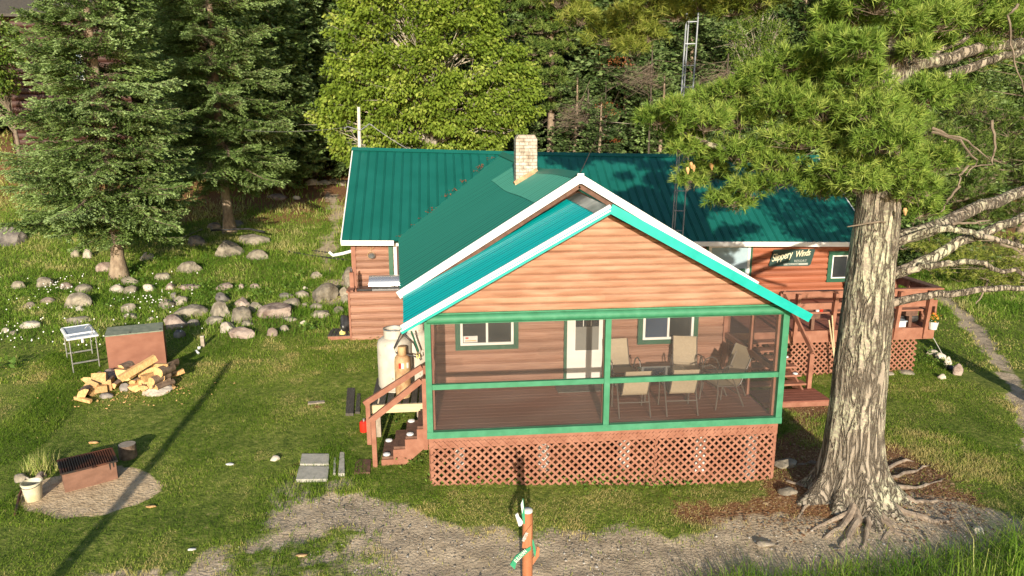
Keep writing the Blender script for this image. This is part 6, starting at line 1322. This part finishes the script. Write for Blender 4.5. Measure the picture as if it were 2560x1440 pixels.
# roots
for k, pts in enumerate([[(2150, 1250), (2090, 1230), (2010, 1215), (1960, 1200)], [(2110, 1170), (2030, 1155), (1975, 1165)], [(2150, 1260), (2100, 1320), (2050, 1345)], [(2150, 1270), (2140, 1300), (2120, 1345), (2100, 1365)], [(2180, 1270), (2230, 1310), (2200, 1350)], [(2200, 1260), (2260, 1280), (2330, 1300), (2390, 1300)],
      [(2230, 1240), (2290, 1255), (2360, 1250)], [(2230, 1215), (2290, 1220), (2340, 1205), (2372, 1192)], [(2180, 1290), (2240, 1330), (2300, 1350)], [(2140, 1290), (2060, 1310), (2010, 1330)], [(2200, 1170), (2260, 1150), (2320, 1160)], [(2060, 1240), (2020, 1260), (1990, 1300)], [(2180, 1330), (2165, 1350), (2150, 1372)], [(2250, 1180), (2300, 1175), (2350, 1150)]]):
    P = [gp(*q) for q in pts]; P[0][:2] = P[0][:2]*.7+np.array([PX, PY-.3])*.3; P = [q-np.array([0, 0, .015]) for q in P]; P[0][2] += .10
    F2 = []
    for i in range(len(P)-1):
        for j in range(4):
            q = P[i]+(P[i+1]-P[i])*j/4+rng.normal(size=3)*.012; q[2] = max(q[2], float(tz(q[0], q[1]))-.045); F2.append(q)
    F2.append(P[-1]-np.array([0, 0, .05])); m_ = len(F2); c = MB(); r0 = [.10, .09, .08, .10, .07, .09, .07, .05, .05, .05, .045, .05, .045, .04][k]
    c.tube(F2, [r0*(1-.72*i/(m_-1)) for i in range(m_)], 8); c.build('root', pm('bare grey root', (.20, .15, .11), (.36, .29, .22), 9, (1, 1, 1), .9, .5), pine, smooth=True)
# crown
r = np.random.default_rng(40); v = Veg()
CL = [(1640, 300, 50, 30), (1690, 275, 45, 28), (1700, 335, 60, 35), (1760, 310, 70, 45), (1780, 255, 60, 35), (1850, 300, 80, 60), (1830, 230, 45, 30), (1860, 385, 75, 40), (1790, 385, 65, 30), (1715, 372, 50, 24), (1900, 205, 70, 45), (1980, 160, 75, 45), (1970, 260, 90, 60), (2000, 350, 95, 55),
      (1930, 410, 80, 35), (2060, 190, 80, 50), (2060, 280, 85, 60), (2090, 350, 85, 55), (2110, 420, 75, 45), (1950, 455, 70, 22), (2050, 470, 60, 28), (2150, 200, 75, 50), (2180, 280, 80, 60), (2210, 360, 85, 60), (2240, 430, 65, 42), (2260, 310, 60, 50), (2300, 245, 65, 40), (2350, 220, 60, 30),
      (1760, 430, 65, 26), (1725, 452, 35, 14), (2150, 460, 70, 35), (2290, 480, 60, 38), (2330, 400, 60, 40), (2310, 530, 45, 22), (2230, 490, 50, 30), (1880, 470, 60, 24), (1820, 500, 60, 18),
      (2120, 50, 90, 60), (2080, 110, 50, 40), (2190, 10, 80, 60), (2150, 120, 50, 40), (2330, 60, 90, 50), (2390, 10, 90, 60), (2440, 60, 70, 45), (2500, 20, 70, 40), (2340, 110, 50, 30), (2272, 70, 45, 45), (2285, 130, 40, 30), (2262, 10, 50, 40), (2430, 130, 60, 30), (2520, 70, 60, 35), (2130, -60, 110, 50), (2350, -60, 120, 50)]
for k, (px, py, wx, wz) in enumerate(CL):
    yy = -1.55+2.3*(abs(px-2200)/620)+r.normal()*.3; cpt = at(px, py, y=yy); sc = scale_at(cpt); pine_cluster(v, cpt, wx/sc, wz/sc, wx/sc*.9, int(40+wx*wz/34), r, shade=r.normal()*.05)
    if k % 2 == 0: cpt = at(px+10, py+12, y=yy+.9); pine_cluster(v, cpt, wx/sc, wz/sc, wx/sc*.8, int(30+wx*wz/55), r, shade=-.05)
for px in range(1620, 2420, 85):
    for py in (-110, -200, -290):
        if px < 1750 and py < -250: continue
        cpt = at(px+r.normal()*15, py+r.normal()*12, y=-.4+r.normal()*.7); sc = scale_at(cpt); pine_cluster(v, cpt, 75/sc, 38/sc, 80/sc, 75, r, nn=14, W=.018)
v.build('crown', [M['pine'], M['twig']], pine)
v = Veg()
for px, py, wx, wz, yy in [(1400, 0, 70, 50, 2.0), (1450, 50, 60, 35, 1.9), (1520, 95, 60, 45, 1.9), (1570, 55, 60, 50, 1.7), (1620, 90, 45, 40, 1.6), (1580, 120, 40, 28, 1.7), (1640, 10, 70, 45, 1.5), (1690, 40, 50, 30, 1.3), (1760, 15, 80, 35, 1.1), (1830, 25, 70, 35, .9), (1900, 5, 70, 40, .6), (1350, -40, 70, 40, 2.2), (1500, -40, 120, 40, 1.9), (1700, -50, 140, 40, 1.4), (1900, -60, 120, 40, .7)]:
    cpt = at(px, py, y=yy); sc = scale_at(cpt); pine_cluster(v, cpt, wx/sc, wz/sc, wx/sc*.8, int(45+wx*wz/34), r, shade=.0)
v.build('crown', [M['pine2'], M['twig']], pine)
c = MB()   # brown cones among the needles
v = Veg()
for px, py in ((1727, 405), (1718, 418), (1733, 412), (1778, 408), (2182, 402), (2262, 520), (2320, 240)):
    q = at(px, py, y=.3 if px < 1900 else -1.2); q = q+(CAM-q)*.02; c.tube([q, q+[0.01, 0, -.04], q+[.02, 0, -.11]], [.02, .032, .008], 8)
c.each('pine_cone', M['splitwood'], pine)
def far_pine(label, px, py_base_y, poly, yc, depth, ncl, mats, seed, trunk_r=.2, cs=.55, group=None, L=.16, W=.02, nn=13, per=26):
    x0 = at(px, 300, y=yc)[0]; base = (x0, yc+.1, float(tz(x0, yc))); t = thing('pine_tree', label, 'tree', base, group=group); r = np.random.default_rng(seed)
    C_ = blob_points(poly, yc, depth, ncl, seed); v = Veg()
    for q in C_: pine_cluster(v, q, cs*1.1, cs*.55, cs, per, r, nn=nn, L=L, W=W, shade=r.normal()*.09)
    k = r.choice(len(C_), max(8, len(C_)//3), replace=False); S_ = np.stack([np.full(len(k), x0), np.full(len(k), yc+.1), C_[k, 2]-.4], 1); v.stick(S_, C_[k], np.full(len(k), .08), .4, 1)
    v.build('crown', mats, t); c = MB(); top = C_[:, 2].max(); c.tube([(x0, yc+.1, base[2]-.3), (x0+.08, yc+.1, (top+base[2])/2), (x0, yc+.1, top)], [trunk_r*1.2, trunk_r*.8, .04], 10); c.build('trunk', M['sprucebark'], t, smooth=True)
far_pine('round topped mid green pine right behind the chimney', 1375, 0, [(1210, -150), (1225, 40), (1262, 120), (1300, 150), (1330, 240), (1380, 275), (1445, 280), (1452, 200), (1420, 120), (1440, 40), (1500, -20), (1520, -150)], 25., 2.0, 170, [M['pine3'], M['twig']], 51, L=.17, W=.05, cs=.55, per=60)
far_pine('pine whose foliage fills the right edge behind the big pine limbs', 2790, 0, [(2290, 200), (2330, 270), (2290, 340), (2320, 480), (2400, 540), (2500, 560), (2900, 560), (2900, 60), (2500, 200), (2400, 230)], 2.2, 1.3, 200, [M['pine3'], M['twig']], 52, L=.12, W=.016, cs=.42)
far_pine('low bright pine beside the wheel track behind the deck', 2760, 0, [(2250, 610), (2320, 590), (2450, 600), (2700, 560), (2700, 740), (2560, 735), (2430, 755), (2330, 700), (2270, 650)], 14., 1.5, 80, [M['pine2'], M['twig']], 53, L=.15, W=.022, cs=.5)
far_pine('tall pine at the upper right corner of the picture', 2600, 0, [(2380, -150), (2400, 120), (2450, 180), (2760, 200), (2760, -150)], 15., 1.8, 90, [M['pine2'], M['twig']], 54, L=.15, W=.02, cs=.55)
# ------------------------------------------------------------------ dark spruces closing the view
protos = {}
def proto(k, mats_key):
    H, R0, cl = [(15, 3.0, .8), (13, 2.7, .6), (16, 3.2, 1.2), (8, 2.0, .3)][k]
    key = (k, mats_key)
    if key not in protos:
        V, F_, va, mi = spruce_mesh(H, R0, cl, 200+k, 'lo' if k != 3 else 'mid', profile=.6, dens=1.45 if k != 3 else 1.1)
        me_o = np_obj('crown', V, F_, [M[mats_key], M['twig']], None, var=va, mi=mi); tm = trunk_mb(H*.97, .17, .03, seed=k).build('trunk', M['sprucebark'], None, smooth=True)
        protos[key] = (me_o.data, tm.data); bpy.data.objects.remove(me_o); bpy.data.objects.remove(tm)
    return protos[key]
def plant(k, mk, x, y, label, group=None, sc=1., rot=0):
    a, b_ = proto(k, mk); t = thing('spruce_tree', label, 'tree', (x, y, float(tz(x, y))-.1), rot, group)
    t.scale = (sc, sc, sc)
    for nm, me in (('crown', a), ('trunk', b_)): o_ = bpy.data.objects.new(nm, me); COL.objects.link(o_); o_.parent = t
NEAR = [(1480, 27, 1, 'sprucedark', 'dark spruce just right of the round topped pine'), (1560, 24, 0, 'sprucedark', 'dark spruce left of the steel tower with an orange dead bough'), (1655, 21.5, 3, 'spruce', 'small bluish spruce left of the tower foot, above the roof ridge'),
        (1720, 27, 2, 'sprucedark', 'tall dark spruce directly behind the steel tower'), (1800, 29, 1, 'spruce', 'lighter tipped spruce between the tower and the birch'), (1850, 21, 3, 'sprucedark', 'small dark spruce under the birch'), (1990, 26, 0, 'sprucedark', 'dark spruce right of the birch behind the pine boughs'),
        (2090, 23, 1, 'sprucedark', 'dark spruce behind the middle of the pine boughs'), (1335, 30, 3, 'sprucedark', 'small dark spruce in the gap right of the leafy tree'), (1420, 33, 1, 'sprucedark', 'dark spruce behind the round topped pine'), (2200, 19, 0, 'spruce', 'spruce behind the upper pine trunk'), (2370, 18, 1, 'spruce', 'spruce behind the right deck rail'),
        (470, 28, 2, 'sprucedark', 'dark spruce in the gap between the two large left spruces'), (690, 27, 0, 'spruce', 'spruce left behind the double bare trunks'), (830, 34, 2, 'spruce', 'spruce behind the left edge of the leafy tree'), (930, 30, 1, 'sprucedark', 'dark spruce hidden behind the leafy tree, left part'), (1150, 31, 1, 'sprucedark', 'dark spruce hidden behind the leafy tree, right part'), (1250, 28, 3, 'sprucedark', 'small dark spruce behind the right lower leafy boughs'),
        (1600, 23, 3, 'sprucedark', 'small dark spruce between the tower spruces, just above the ridge'), (1440, 23, 3, 'sprucedark', 'small dark spruce above the ridge right of the chimney'), (1530, 30, 2, 'spruce', 'tall spruce beside the turquoise roofed cabin'), (1920, 23, 3, 'spruce', 'small spruce below the birch crown, left of the pine boughs'),
        (1290, 24, 3, 'sprucedark', 'small dark spruce tucked behind the right foot of the leafy tree'), (1500, 20.5, 3, 'sprucedark', 'low dark spruce just behind the roof ridge, left of the dead tangle'), (1740, 20.5, 3, 'sprucedark', 'low dark spruce just behind the roof at the tower'), (1560, 33, 2, 'sprucedark', 'tall dark spruce behind the orange dead one'),
        (140, 32, 1, 'sprucedark', 'dark spruce behind the left cabin')]
for i, (px, yy, k, mk, lb) in enumerate(NEAR): plant(k, mk, at(px, 300, y=yy)[0], yy, lb, None, rng.uniform(.9, 1.1), rng.random()*6)
i = 0
for yy, st in ((37, 120), (46, 100), (58, 85), (72, 75)):
    for px in np.arange(-250+yy, 2850, st):
        x = at(px+rng.normal()*20, 300, y=yy)[0]; yv = yy+rng.normal()*1.6
        if yy == 37 and (680 < px < 860 or 1450 < px < 1560): continue
        plant(int(rng.integers(0, 3)), 'sprucedark' if rng.random() < .6 else 'spruce', x, yv, 'one of the distant dark spruces forming the forest behind the lodge', 'distant forest spruces', rng.uniform(.95, 1.35), rng.random()*6)
# orange dead bough tufts
t = thing('dead_spruce', 'small dead orange needled spruce in the dark gap behind the roof', 'tree', (at(1515, 260, y=22)[0], 22, float(tz(9, 22)))); r = np.random.default_rng(5); v = Veg()
for px, py, rx in ((1545, 152, .35), (1515, 265, .28), (1525, 285, .2), (1520, 345, .3), (1545, 350, .2)):
    cpt = at(px, py, y=22); P = cpt+r.normal(size=(120, 3))*np.array([rx, rx*.6, rx*.4]); v.leaves(P, norm(r.normal(size=P.shape)+np.array([0, -.3, -.4])), .10, .035, r.random(120), 0)
S_ = np.array([[t.location.x, 22.1, z] for z in np.linspace(1, 6, 26)]); v.stick(S_, S_+np.stack([r.normal(size=26)*1.0, -r.random(26), r.normal(size=26)*.25], 1), np.full(26, .03), .4, 1)
v.build('crown', [M['deadneedle'], M['palebranch']], t); c = MB(); c.tube([tuple(t.location), (t.location.x, 22.1, 7.2)], [.05, .015], 8); c.build('trunk', M['deadbark'], t)
# tangle of dead branches right of the tower
for k, (px, py, yy, lb) in enumerate(((1790, 205, 19.5, 'tangle of dead grey branches right of the steel tower'), (1600, 195, 20.5, 'pale dead branch tangle left of the steel tower'), (1440, 290, 21, 'fan of bare brown branches just above the roof ridge'))):
    cpt = at(px, py, y=yy); x0 = cpt[0]; t = thing('dead_tree', lb, 'tree', (x0+.6, yy+.3, float(tz(x0, yy)))); v = Veg(); r = np.random.default_rng(60+k); n = 90
    S_ = np.repeat((cpt+np.array([.6, .3, 0]))[None], n, 0)+r.normal(size=(n, 3))*np.array([.1, .1, .5]); Q = cpt+r.normal(size=(n, 3))*np.array([.8, .5, .36]); v.stick(S_, Q, np.full(n, .018), .4, 0); k2 = r.integers(0, n, n*3); v.stick(Q[k2]*.7+S_[k2]*.3, Q[k2]+r.normal(size=(n*3, 3))*.28, np.full(n*3, .009), .4, 0)
    v.build('branches', M['twig'], t); c = MB(); c.tube([(x0+.6, yy+.3, float(tz(x0, yy))-.2), (x0+.6, yy+.3, cpt[2]+1.2)], [.06, .03], 8); c.build('trunk', M['deadbark'], t)
# ================================================================== cabins behind
def cabin(label, xa, xb, y, z0, z1, depth, roof_mat, wall_mat, eave=.5, posts=True, pitch=.3):
    t = thing('log_cabin', label, 'building', ((xa+xb)/2, y, z0))
    c = MB(); logwall(c, lambda z: xa, lambda z: xb, y, z0, z1, pitch, .09); logwall_y(c, xa, y, y+depth, z0, z1, pitch, .09); logwall_y(c, xb, y, y+depth, z0, z1, pitch, .09, out=1); c.box(xa+.1, xb-.1, y+.1, y+depth-.1, z0, z1); c.build('wall', M[wall_mat], t)
    c = MB(); yr = y+depth/2; zr = z1+1.5
    c.prism([(xa-eave, y-eave, z1-.12), (xa-eave, yr, zr), (xa-eave, yr, zr+.12), (xa-eave, y-eave, z1)], (xb-xa+2*eave, 0, 0)); c.prism([(xa-eave, y+depth+eave, z1-.12), (xa-eave, yr, zr), (xa-eave, yr, zr+.12), (xa-eave, y+depth+eave, z1)], (xb-xa+2*eave, 0, 0)); c.build('roof', M[roof_mat], t)
    if posts:
        for xx in (xa+.15, xb-.15):
            for yy in (y+.15, y+depth-.15): c = MB(); c.box(xx-.12, xx+.12, yy-.12, yy+.12, z0-2.2, z0); c.build('post', M['tread'], t)
    return t
yb_ = 26.; za = at(25, 395, y=yb_)[2]; zb_ = at(25, 38, y=yb_)[2]; xa_ = at(22, 250, y=yb_)[0]; xb_ = at(330, 250, y=yb_)[0]
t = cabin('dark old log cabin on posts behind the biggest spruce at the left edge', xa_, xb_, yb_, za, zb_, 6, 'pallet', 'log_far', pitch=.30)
w0 = at(185, 165, y=yb_)
c = MB(); c.box(w0[0]-.5, w0[0]+.5, yb_-.16, yb_-.06, w0[2]-.7, w0[2]+.9); wn = c.build('window', M['wframe'], t); c = MB(); c.box(w0[0]-.42, w0[0]+.42, yb_-.18, yb_-.15, w0[2]-.62, w0[2]+.82); c.build('pane', M['glass3'], wn)
yb_ = 33.; za = at(1500, 330, y=yb_)[2]; zb_ = at(1500, 225, y=yb_)[2]
t = cabin('cabin with turquoise metal roof glimpsed between the dark spruces', at(1462, 250, y=yb_)[0], at(1600, 250, y=yb_)[0], yb_, za, zb_, 6, 'patchflat', 'brown', posts=False)

# ================================================================== GRASS
BL = []
def footprint_ok(x, y, extra=0):
    ok = ~((x > -.02) & (x < W+.02) & (y > .0) & (y < 16)); ok &= ~((x > xL) & (x < xR) & (y > MY-.1) & (y < 15.2)); ok &= ~((x > sx0) & (x < sx1) & (y > 7.05) & (y < 8.8))
    ok &= ~((x > 6.3) & (x < 12.5) & (y > 5.6) & (y < 9)); ok &= ~((x > -.95) & (x < 0) & (y > .75) & (y < 1.45)); return ok
slabs = [gpoly(q) for q in ([(750, 1165), (822, 1165), (824, 1137), (755, 1137)], [(740, 1204), (819, 1203), (823, 1169), (748, 1168)], [(846, 1190), (862, 1190), (861, 1132), (850, 1132)], [(864, 1040), (884, 1040), (888, 970), (868, 970)], [(130, 1235), (300, 1200), (300, 1160), (130, 1190)], [(258, 930), (417, 912), (417, 880), (258, 890)])]
def blades(n, x0, x1, y0, y1, hfun, wfun, dens, seed, lean=.45, per=1):
    r = np.random.default_rng(seed); x = r.uniform(x0, x1, n); y = r.uniform(y0, y1, n)
    # keep what the picture can see, with margin for a step aside
    d = np.stack([x-CAM[0], y-CAM[1], tz(x, y)-CAM[2]], 1); zc = d@_F; px = 1280+FPX*(d@_R)/zc; py = 720-FPX*(d@_U)/zc; vis = (px > -350) & (px < 2910) & (py < 1560) & (zc > 0)
    x, y = x[vis], y[vis]; dt, lt, sn = masks(x, y)
    p_ = dens(x, y)*(1-np.clip(dt*1.5-.25, 0, 1)*.985)*(1-np.clip(lt*1.3-.35, 0, .84))*(1-np.clip(sn*1.6-.3, 0, 1)); k = (r.random(len(x)) < p_) & footprint_ok(x, y)
    for rx_, ry_, rr_ in ROCKS: k &= (np.abs(x-rx_) > rr_) | (np.abs(y-ry_) > rr_) | (np.hypot(x-rx_, (y-ry_)*1.25) > rr_*.72)
    for pl in slabs: k &= sdist(np.stack([x, y], 1), pl) < .0
    x, y, dt, lt = x[k], y[k], dt[k], lt[k]; n = len(x)
    h = hfun(x, y)*r.uniform(.55, 1.25, n); w_ = wfun(x, y); z = tz(x, y)-.03
    a = r.uniform(0, 2*math.pi, n); ln = lean*r.uniform(.2, 1.2, n); D = norm(np.stack([np.cos(a)*ln, np.sin(a)*ln, np.ones(n)], 1)); P = np.stack([x, y, z], 1)
    R = np.stack([-np.sin(a+r.normal(size=n)*.8), np.cos(a+r.normal(size=n)*.8), np.zeros(n)], 1)*w_[:, None]/2; mid = P+D*(h*.55)[:, None]; tip = P+norm(D+np.stack([np.cos(a), np.sin(a), -.3*np.ones(n)], 1)*.45)*(h)[:, None]
    patch = fbm(x, y, .8, 2)-.5; va = .38+dryness(x, y)*.40+patch*1.5+np.clip((vn(x, y, 2.6, 33)-.68)*2.2, 0, .45)+r.normal(size=n)*.14+np.clip(lt+dt, 0, 1)*.38+(r.random(n) < .05)*.4-.08*(vn(x, y, 3.1, 6)-.5)
    return P-R, P+R, mid, tip, R, np.clip(va, 0, 1)
def grass_obj(name, sets, mat_, label, cat):
    v = Veg()
    for A, B, mid, tip, R, va in sets: v.tris(A, B, mid+R*.6, va-.06); v.tris(A, mid+R*.6, mid-R*.6, va-.03); v.tris(mid-R*.6, mid+R*.6, tip, va+.05)
    o = v.build(name, mat_); return tag(o, label, cat, kind='stuff')
one = lambda x, y: np.ones(len(x))
grass_obj('lawn_grass', [blades(620000, -9.5, 13.5, -5.5, 8, lambda x, y: .055+.04*vn(x, y, 1.3, 12)+.05*(vn(x, y, .5, 30) > .72), lambda x, y: np.full(len(x), .011), one, 1),
   blades(150000, -15, 20, 5, 17, lambda x, y: .09+.05*vn(x, y, 1.1, 14), lambda x, y: np.full(len(x), .019), lambda x, y: np.where((x < -2.2) & (y > 7), .4, 1.), 2)], M['grass'], 'short green lawn grass around the lodge', 'grass')
tallleft = lambda x, y: np.where((x < -2.2), np.clip((y-6.8)/2.5, 0, 1), np.clip((y-9)/2, 0, 1)*(x > 12.6))*np.clip(.35+vn(x, y, .6, 17)*1.1, 0, 1)
grass_obj('meadow_grass', [blades(230000, -22, 22, 6.5, 24, lambda x, y: .17+.16*vn(x, y, .7, 15), lambda x, y: np.full(len(x), .022), tallleft, 3, .6),
   blades(60000, -30, 30, 22, 45, lambda x, y: .3+.2*vn(x, y, .7, 15), lambda x, y: np.full(len(x), .05), lambda x, y: .9*one(x, y), 4, .6)], M['tallgrass'], 'taller loose meadow grass on the slope left of the lodge', 'grass')
fg = gpoly([(1680, 1475), (1860, 1425), (1960, 1432), (2100, 1410), (2250, 1396), (2400, 1375), (2560, 1335), (2900, 1300), (2900, 1600), (1700, 1600)])
def fgd(x, y): return np.clip(sdist(np.stack([x, y], 1), fg)*2.5+.25, 0, 1)
def blades_raw(n, x0, x1, y0, y1, hf, w_, dens, seed, lean):
    global masks; keep = masks; masks = lambda x, y: (np.zeros(len(x)),)*3
    o = blades(n, x0, x1, y0, y1, hf, lambda x, y: np.full(len(x), w_), dens, seed, lean); masks = keep; return o
grass_obj('verge_grass', [blades_raw(60000, 1.5, 13, -7.5, -1.0, lambda x, y: .24+.22*np.clip((x-3)/5, 0, 1)*vn(x, y, 1.5, 11)+.05, .011, fgd, 5, .55),
   blades_raw(3500, 1.5, 13, -7.5, -1.0, lambda x, y: .5+.2*one(x, y), .009, fgd, 6, .5)], M['tallgrass'], 'long bright verge grass in the lower right corner beside the road', 'grass')
# tall stalks standing just below the picture whose long shadows stripe the road
def shd(x, y): return ((x > 1.8) & (x < 11) & (y < -4.3+.28*(x-3)))*np.clip(vn(x, y, 1.2, 50)*1.5-.1, 0, 1)
grass_obj('roadside_reeds', [blades_raw(7000, 1.5, 11, -7.0, -2.2, lambda x, y: .75+.45*vn(x, y, 1.3, 51), .013, shd, 7, .22)], M['tallgrass'], 'high thin grass stalks on the near side of the road', 'grass')
# broad leaved weeds
r = np.random.default_rng(9)
def weeds(name, spots, label, size=.07, cat='plant', mat_='weed', n_=26, h=.18, kind='stuff'):
    v = Veg()
    for (px, py, rad) in spots:
        q = gp(px, py) if not isinstance(px, tuple) else np.array(px); k = int(n_*max(1, rad*6)); off = r.normal(size=(k, 3))*np.array([rad, rad*.8, 0]); P = q+off; P[:, 2] = tz(P[:, 0], P[:, 1])+r.random(k)*h
        D = norm(r.normal(size=(k, 3))*.8+np.array([0, -.3, .5])); v.leaves(P, D, size*r.uniform(.6, 1.3, k), size*.62, .45+r.normal(size=k)*.2, 0, r, wide=.5)
    o = v.build(name, M[mat_]); return tag(o, label, cat, kind=kind)
weeds('ground_weeds', [(x_, 1198+6*math.sin(x_), .16) for x_ in range(1095, 1700, 34)]+[(x_, 1212, .18) for x_ in range(1440, 1720, 24)]+[(1040, 1130, .2), (1055, 1150, .2), (1020, 1160, .15), (1000, 1060, .25), (985, 1040, .2), (960, 1045, .2), (940, 860, .2), (950, 880, .2), (1005, 870, .15)], 'broad leaved weeds along the foot of the porch lattice', .06, h=.16)
weeds('ground_weeds', [(505, 730, .3), (520, 745, .3), (515, 718, .25), (500, 765, .2), (575, 740, .2), (650, 745, .25), (670, 752, .3), (640, 735, .2), (745, 700, .2), (740, 730, .2), (340, 690, .25), (370, 675, .3), (350, 715, .25), (395, 655, .3), (255, 715, .2), (275, 770, .2), (90, 750, .2), (410, 780, .2), (855, 655, .15), (830, 650, .1)], 'leafy weeds growing among the boulders', .085, h=.3)
weeds('ferny_plant', [(770, 828, .13), (785, 822, .1)], 'leafy dark green plant in the lawn left of the side deck', .10, h=.18, kind='stuff')
weeds('dock_plant', [(20, 920, .14)], 'broad leaved plant at the left picture edge', .14, h=.2)
weeds('pine_seedling', [(2232, 1235, .05)], 'small bright green seedling among the pine roots', .07, n_=60, h=.14)
weeds('flower_bed', [(2150+i*18, 905, .13) for i in range(9)]+[(2330, 900, .2), (2345, 915, .2), (2325, 885, .15)], 'low garden plants along the deck lattice', .07, h=.22)
v = Veg()   # dry grass tuft behind the fire box
q = gp(100, 1178); k = 260; P = q+r.normal(size=(k, 3))*np.array([.13, .1, 0]); P[:, 2] = tz(P[:, 0], P[:, 1]); v.needles(P, norm(r.normal(size=(k, 3))*.3+np.array([0, 0, 1])), r.uniform(.15, .42, k), np.full(k, .012), .5+r.random(k)*.5); tag(v.build('grass_tuft', M['tallgrass']), 'dry yellowish grass tuft behind the left end of the fire box', 'grass tuft', kind='stuff')
# daisies
v = Veg(); spots = [(x_, y_) for x_, y_ in zip(r.uniform(0, 520, 150), r.uniform(690, 900, 150))][:70]+[(150+r.normal()*22, 728+r.normal()*12) for _ in range(34)]+[(380+r.normal()*35, 760+r.normal()*16) for _ in range(40)]+[(30+r.normal()*20, 850+r.normal()*16) for _ in range(12)]
for px, py in spots:
    q = gp(px, py)+np.array([0, 0, .17]); n = 7; a = np.arange(n)*2*math.pi/n; rr = .018*r.uniform(.7, 1.2); u = np.array([1, 0, 0]); w2 = norm(np.array([0, .35, .95])); ring = q+rr*(np.cos(a)[:, None]*u+np.sin(a)[:, None]*w2); v.tris(np.repeat(q[None], n, 0), ring, np.roll(ring, -1, 0), np.ones(n)*.5)
tag(v.build('daisies', M['spotwhite']), 'small white daisies scattered over the upper left lawn', 'flowers', kind='stuff')

# ================================================================== gravel, fallen leaves, valley debris
r = np.random.default_rng(71)
def bits(name, n, x0, x1, y0, y1, size, mat_, label, cat, acc, flat_=.6, seed=0, zoff=0):
    x = r.uniform(x0, x1, n); y = r.uniform(y0, y1, n); dt, lt, sn = masks(x, y); k = (r.random(n) < acc(x, y, dt, lt, sn)) & footprint_ok(x, y); x, y = x[k], y[k]; n = len(x)
    z = tz(x, y)-.01+zoff; sz = size*np.exp(r.normal(size=n)*.45); O_ = np.array([[1, 0, 0], [0, 1, 0], [-1, 0, 0], [0, -1, 0], [0, 0, 1]])*1.; a = r.random(n)*6.28; V = np.zeros((n, 5, 3))
    e = r.uniform(.6, 1.4, (n, 5)); cc, ss = np.cos(a), np.sin(a)
    for i in range(5):
        vx, vy, vz = O_[i]; vx = vx*e[:, i]; vy = vy*e[:, i]*.8; V[:, i, 0] = x+sz*(vx*cc-vy*ss); V[:, i, 1] = y+sz*(vx*ss+vy*cc); V[:, i, 2] = z+sz*vz*flat_*e[:, i]
    b_ = np.arange(n)[:, None]*5; F_ = np.concatenate([b_+np.array([0, 1, 4]), b_+np.array([1, 2, 4]), b_+np.array([2, 3, 4]), b_+np.array([3, 0, 4])])
    return tag(np_obj(name, V.reshape(-1, 3), F_, M[mat_], var=np.repeat(r.random(n), 5)), label, cat, kind='stuff')
M['pebble'] = pm('mixed pebbles', (.16, .13, .10), (.42, .36, .29), attr='var', c3=(.66, .62, .55), lo=.1, hi=.6, rough=.9)
M['needlebed'] = pm('rusty fallen needles', (.13, .06, .03), (.30, .15, .07), attr='var', c3=(.46, .32, .18), lo=.1, hi=.6, rough=.95)
bits('gravel', 30000, -8, 13, -6, 2, .011, 'pebble', 'loose gravel and pebbles on the dirt road', 'gravel', lambda x, y, d, l, s_: np.clip(d*1.3-.3, 0, 1)*(.25+.75*(vn(x, y, 2.2, 60) > .5)))
bits('gravel', 3500, -9, -4, -2, 2, .012, 'pebble', 'small stones on the sand round the fire box', 'gravel', lambda x, y, d, l, s_: s_)
bits('needle_litter', 60000, -1, 13, -4.5, 3.5, .016, 'needlebed', 'rust brown fallen needles and twigs under the big pine', 'needle litter', lambda x, y, d, l, s_: np.clip(l*1.4-.3, 0, 1)*.8, .3, zoff=.012)
v = Veg(); n = 420; t_ = r.random(n); yv = 8.35+(12.1-8.35)*t_; k = (vn(t_*30, t_*0+2.3, 1, 3) > .6); 
P = np.stack([[(1-tt)*meaveL(yy)[0]+tt*mridge(yy)[0] for tt, yy in zip(t_, yv)], yv-.05, [mz(0, (yy-ME)/(12-ME))+.03 for yy in yv]], 1)[k]; P[:, :] += r.normal(size=P.shape)*np.array([.06, .03, .012]); m_ = len(P)
v.leaves(P, norm(r.normal(size=(m_, 3))*np.array([1, .6, .4])+np.array([0, -.3, .3])), np.full(m_, .055), np.full(m_, .022), r.random(m_)*.5); tag(v.build('leaf_litter', M['deadneedle']), 'brown leaf debris lying along the valley between the two green roofs', 'leaf litter', kind='stuff')
# scattered chips around the woodpile
q0 = gp(330, 985); v = Veg(); n = 260; P = q0+r.normal(size=(n, 3))*np.array([.8, .35, 0]); P[:, 2] = tz(P[:, 0], P[:, 1])+.03; v.leaves(P, norm(r.normal(size=(n, 3))*np.array([1, 1, .25])), r.uniform(.03, .08, n), np.full(n, .025), r.random(n)); tag(v.build('wood_chips', M['splitwood']), 'small wood chips strewn in the grass before the firewood', 'wood chips', kind='stuff')
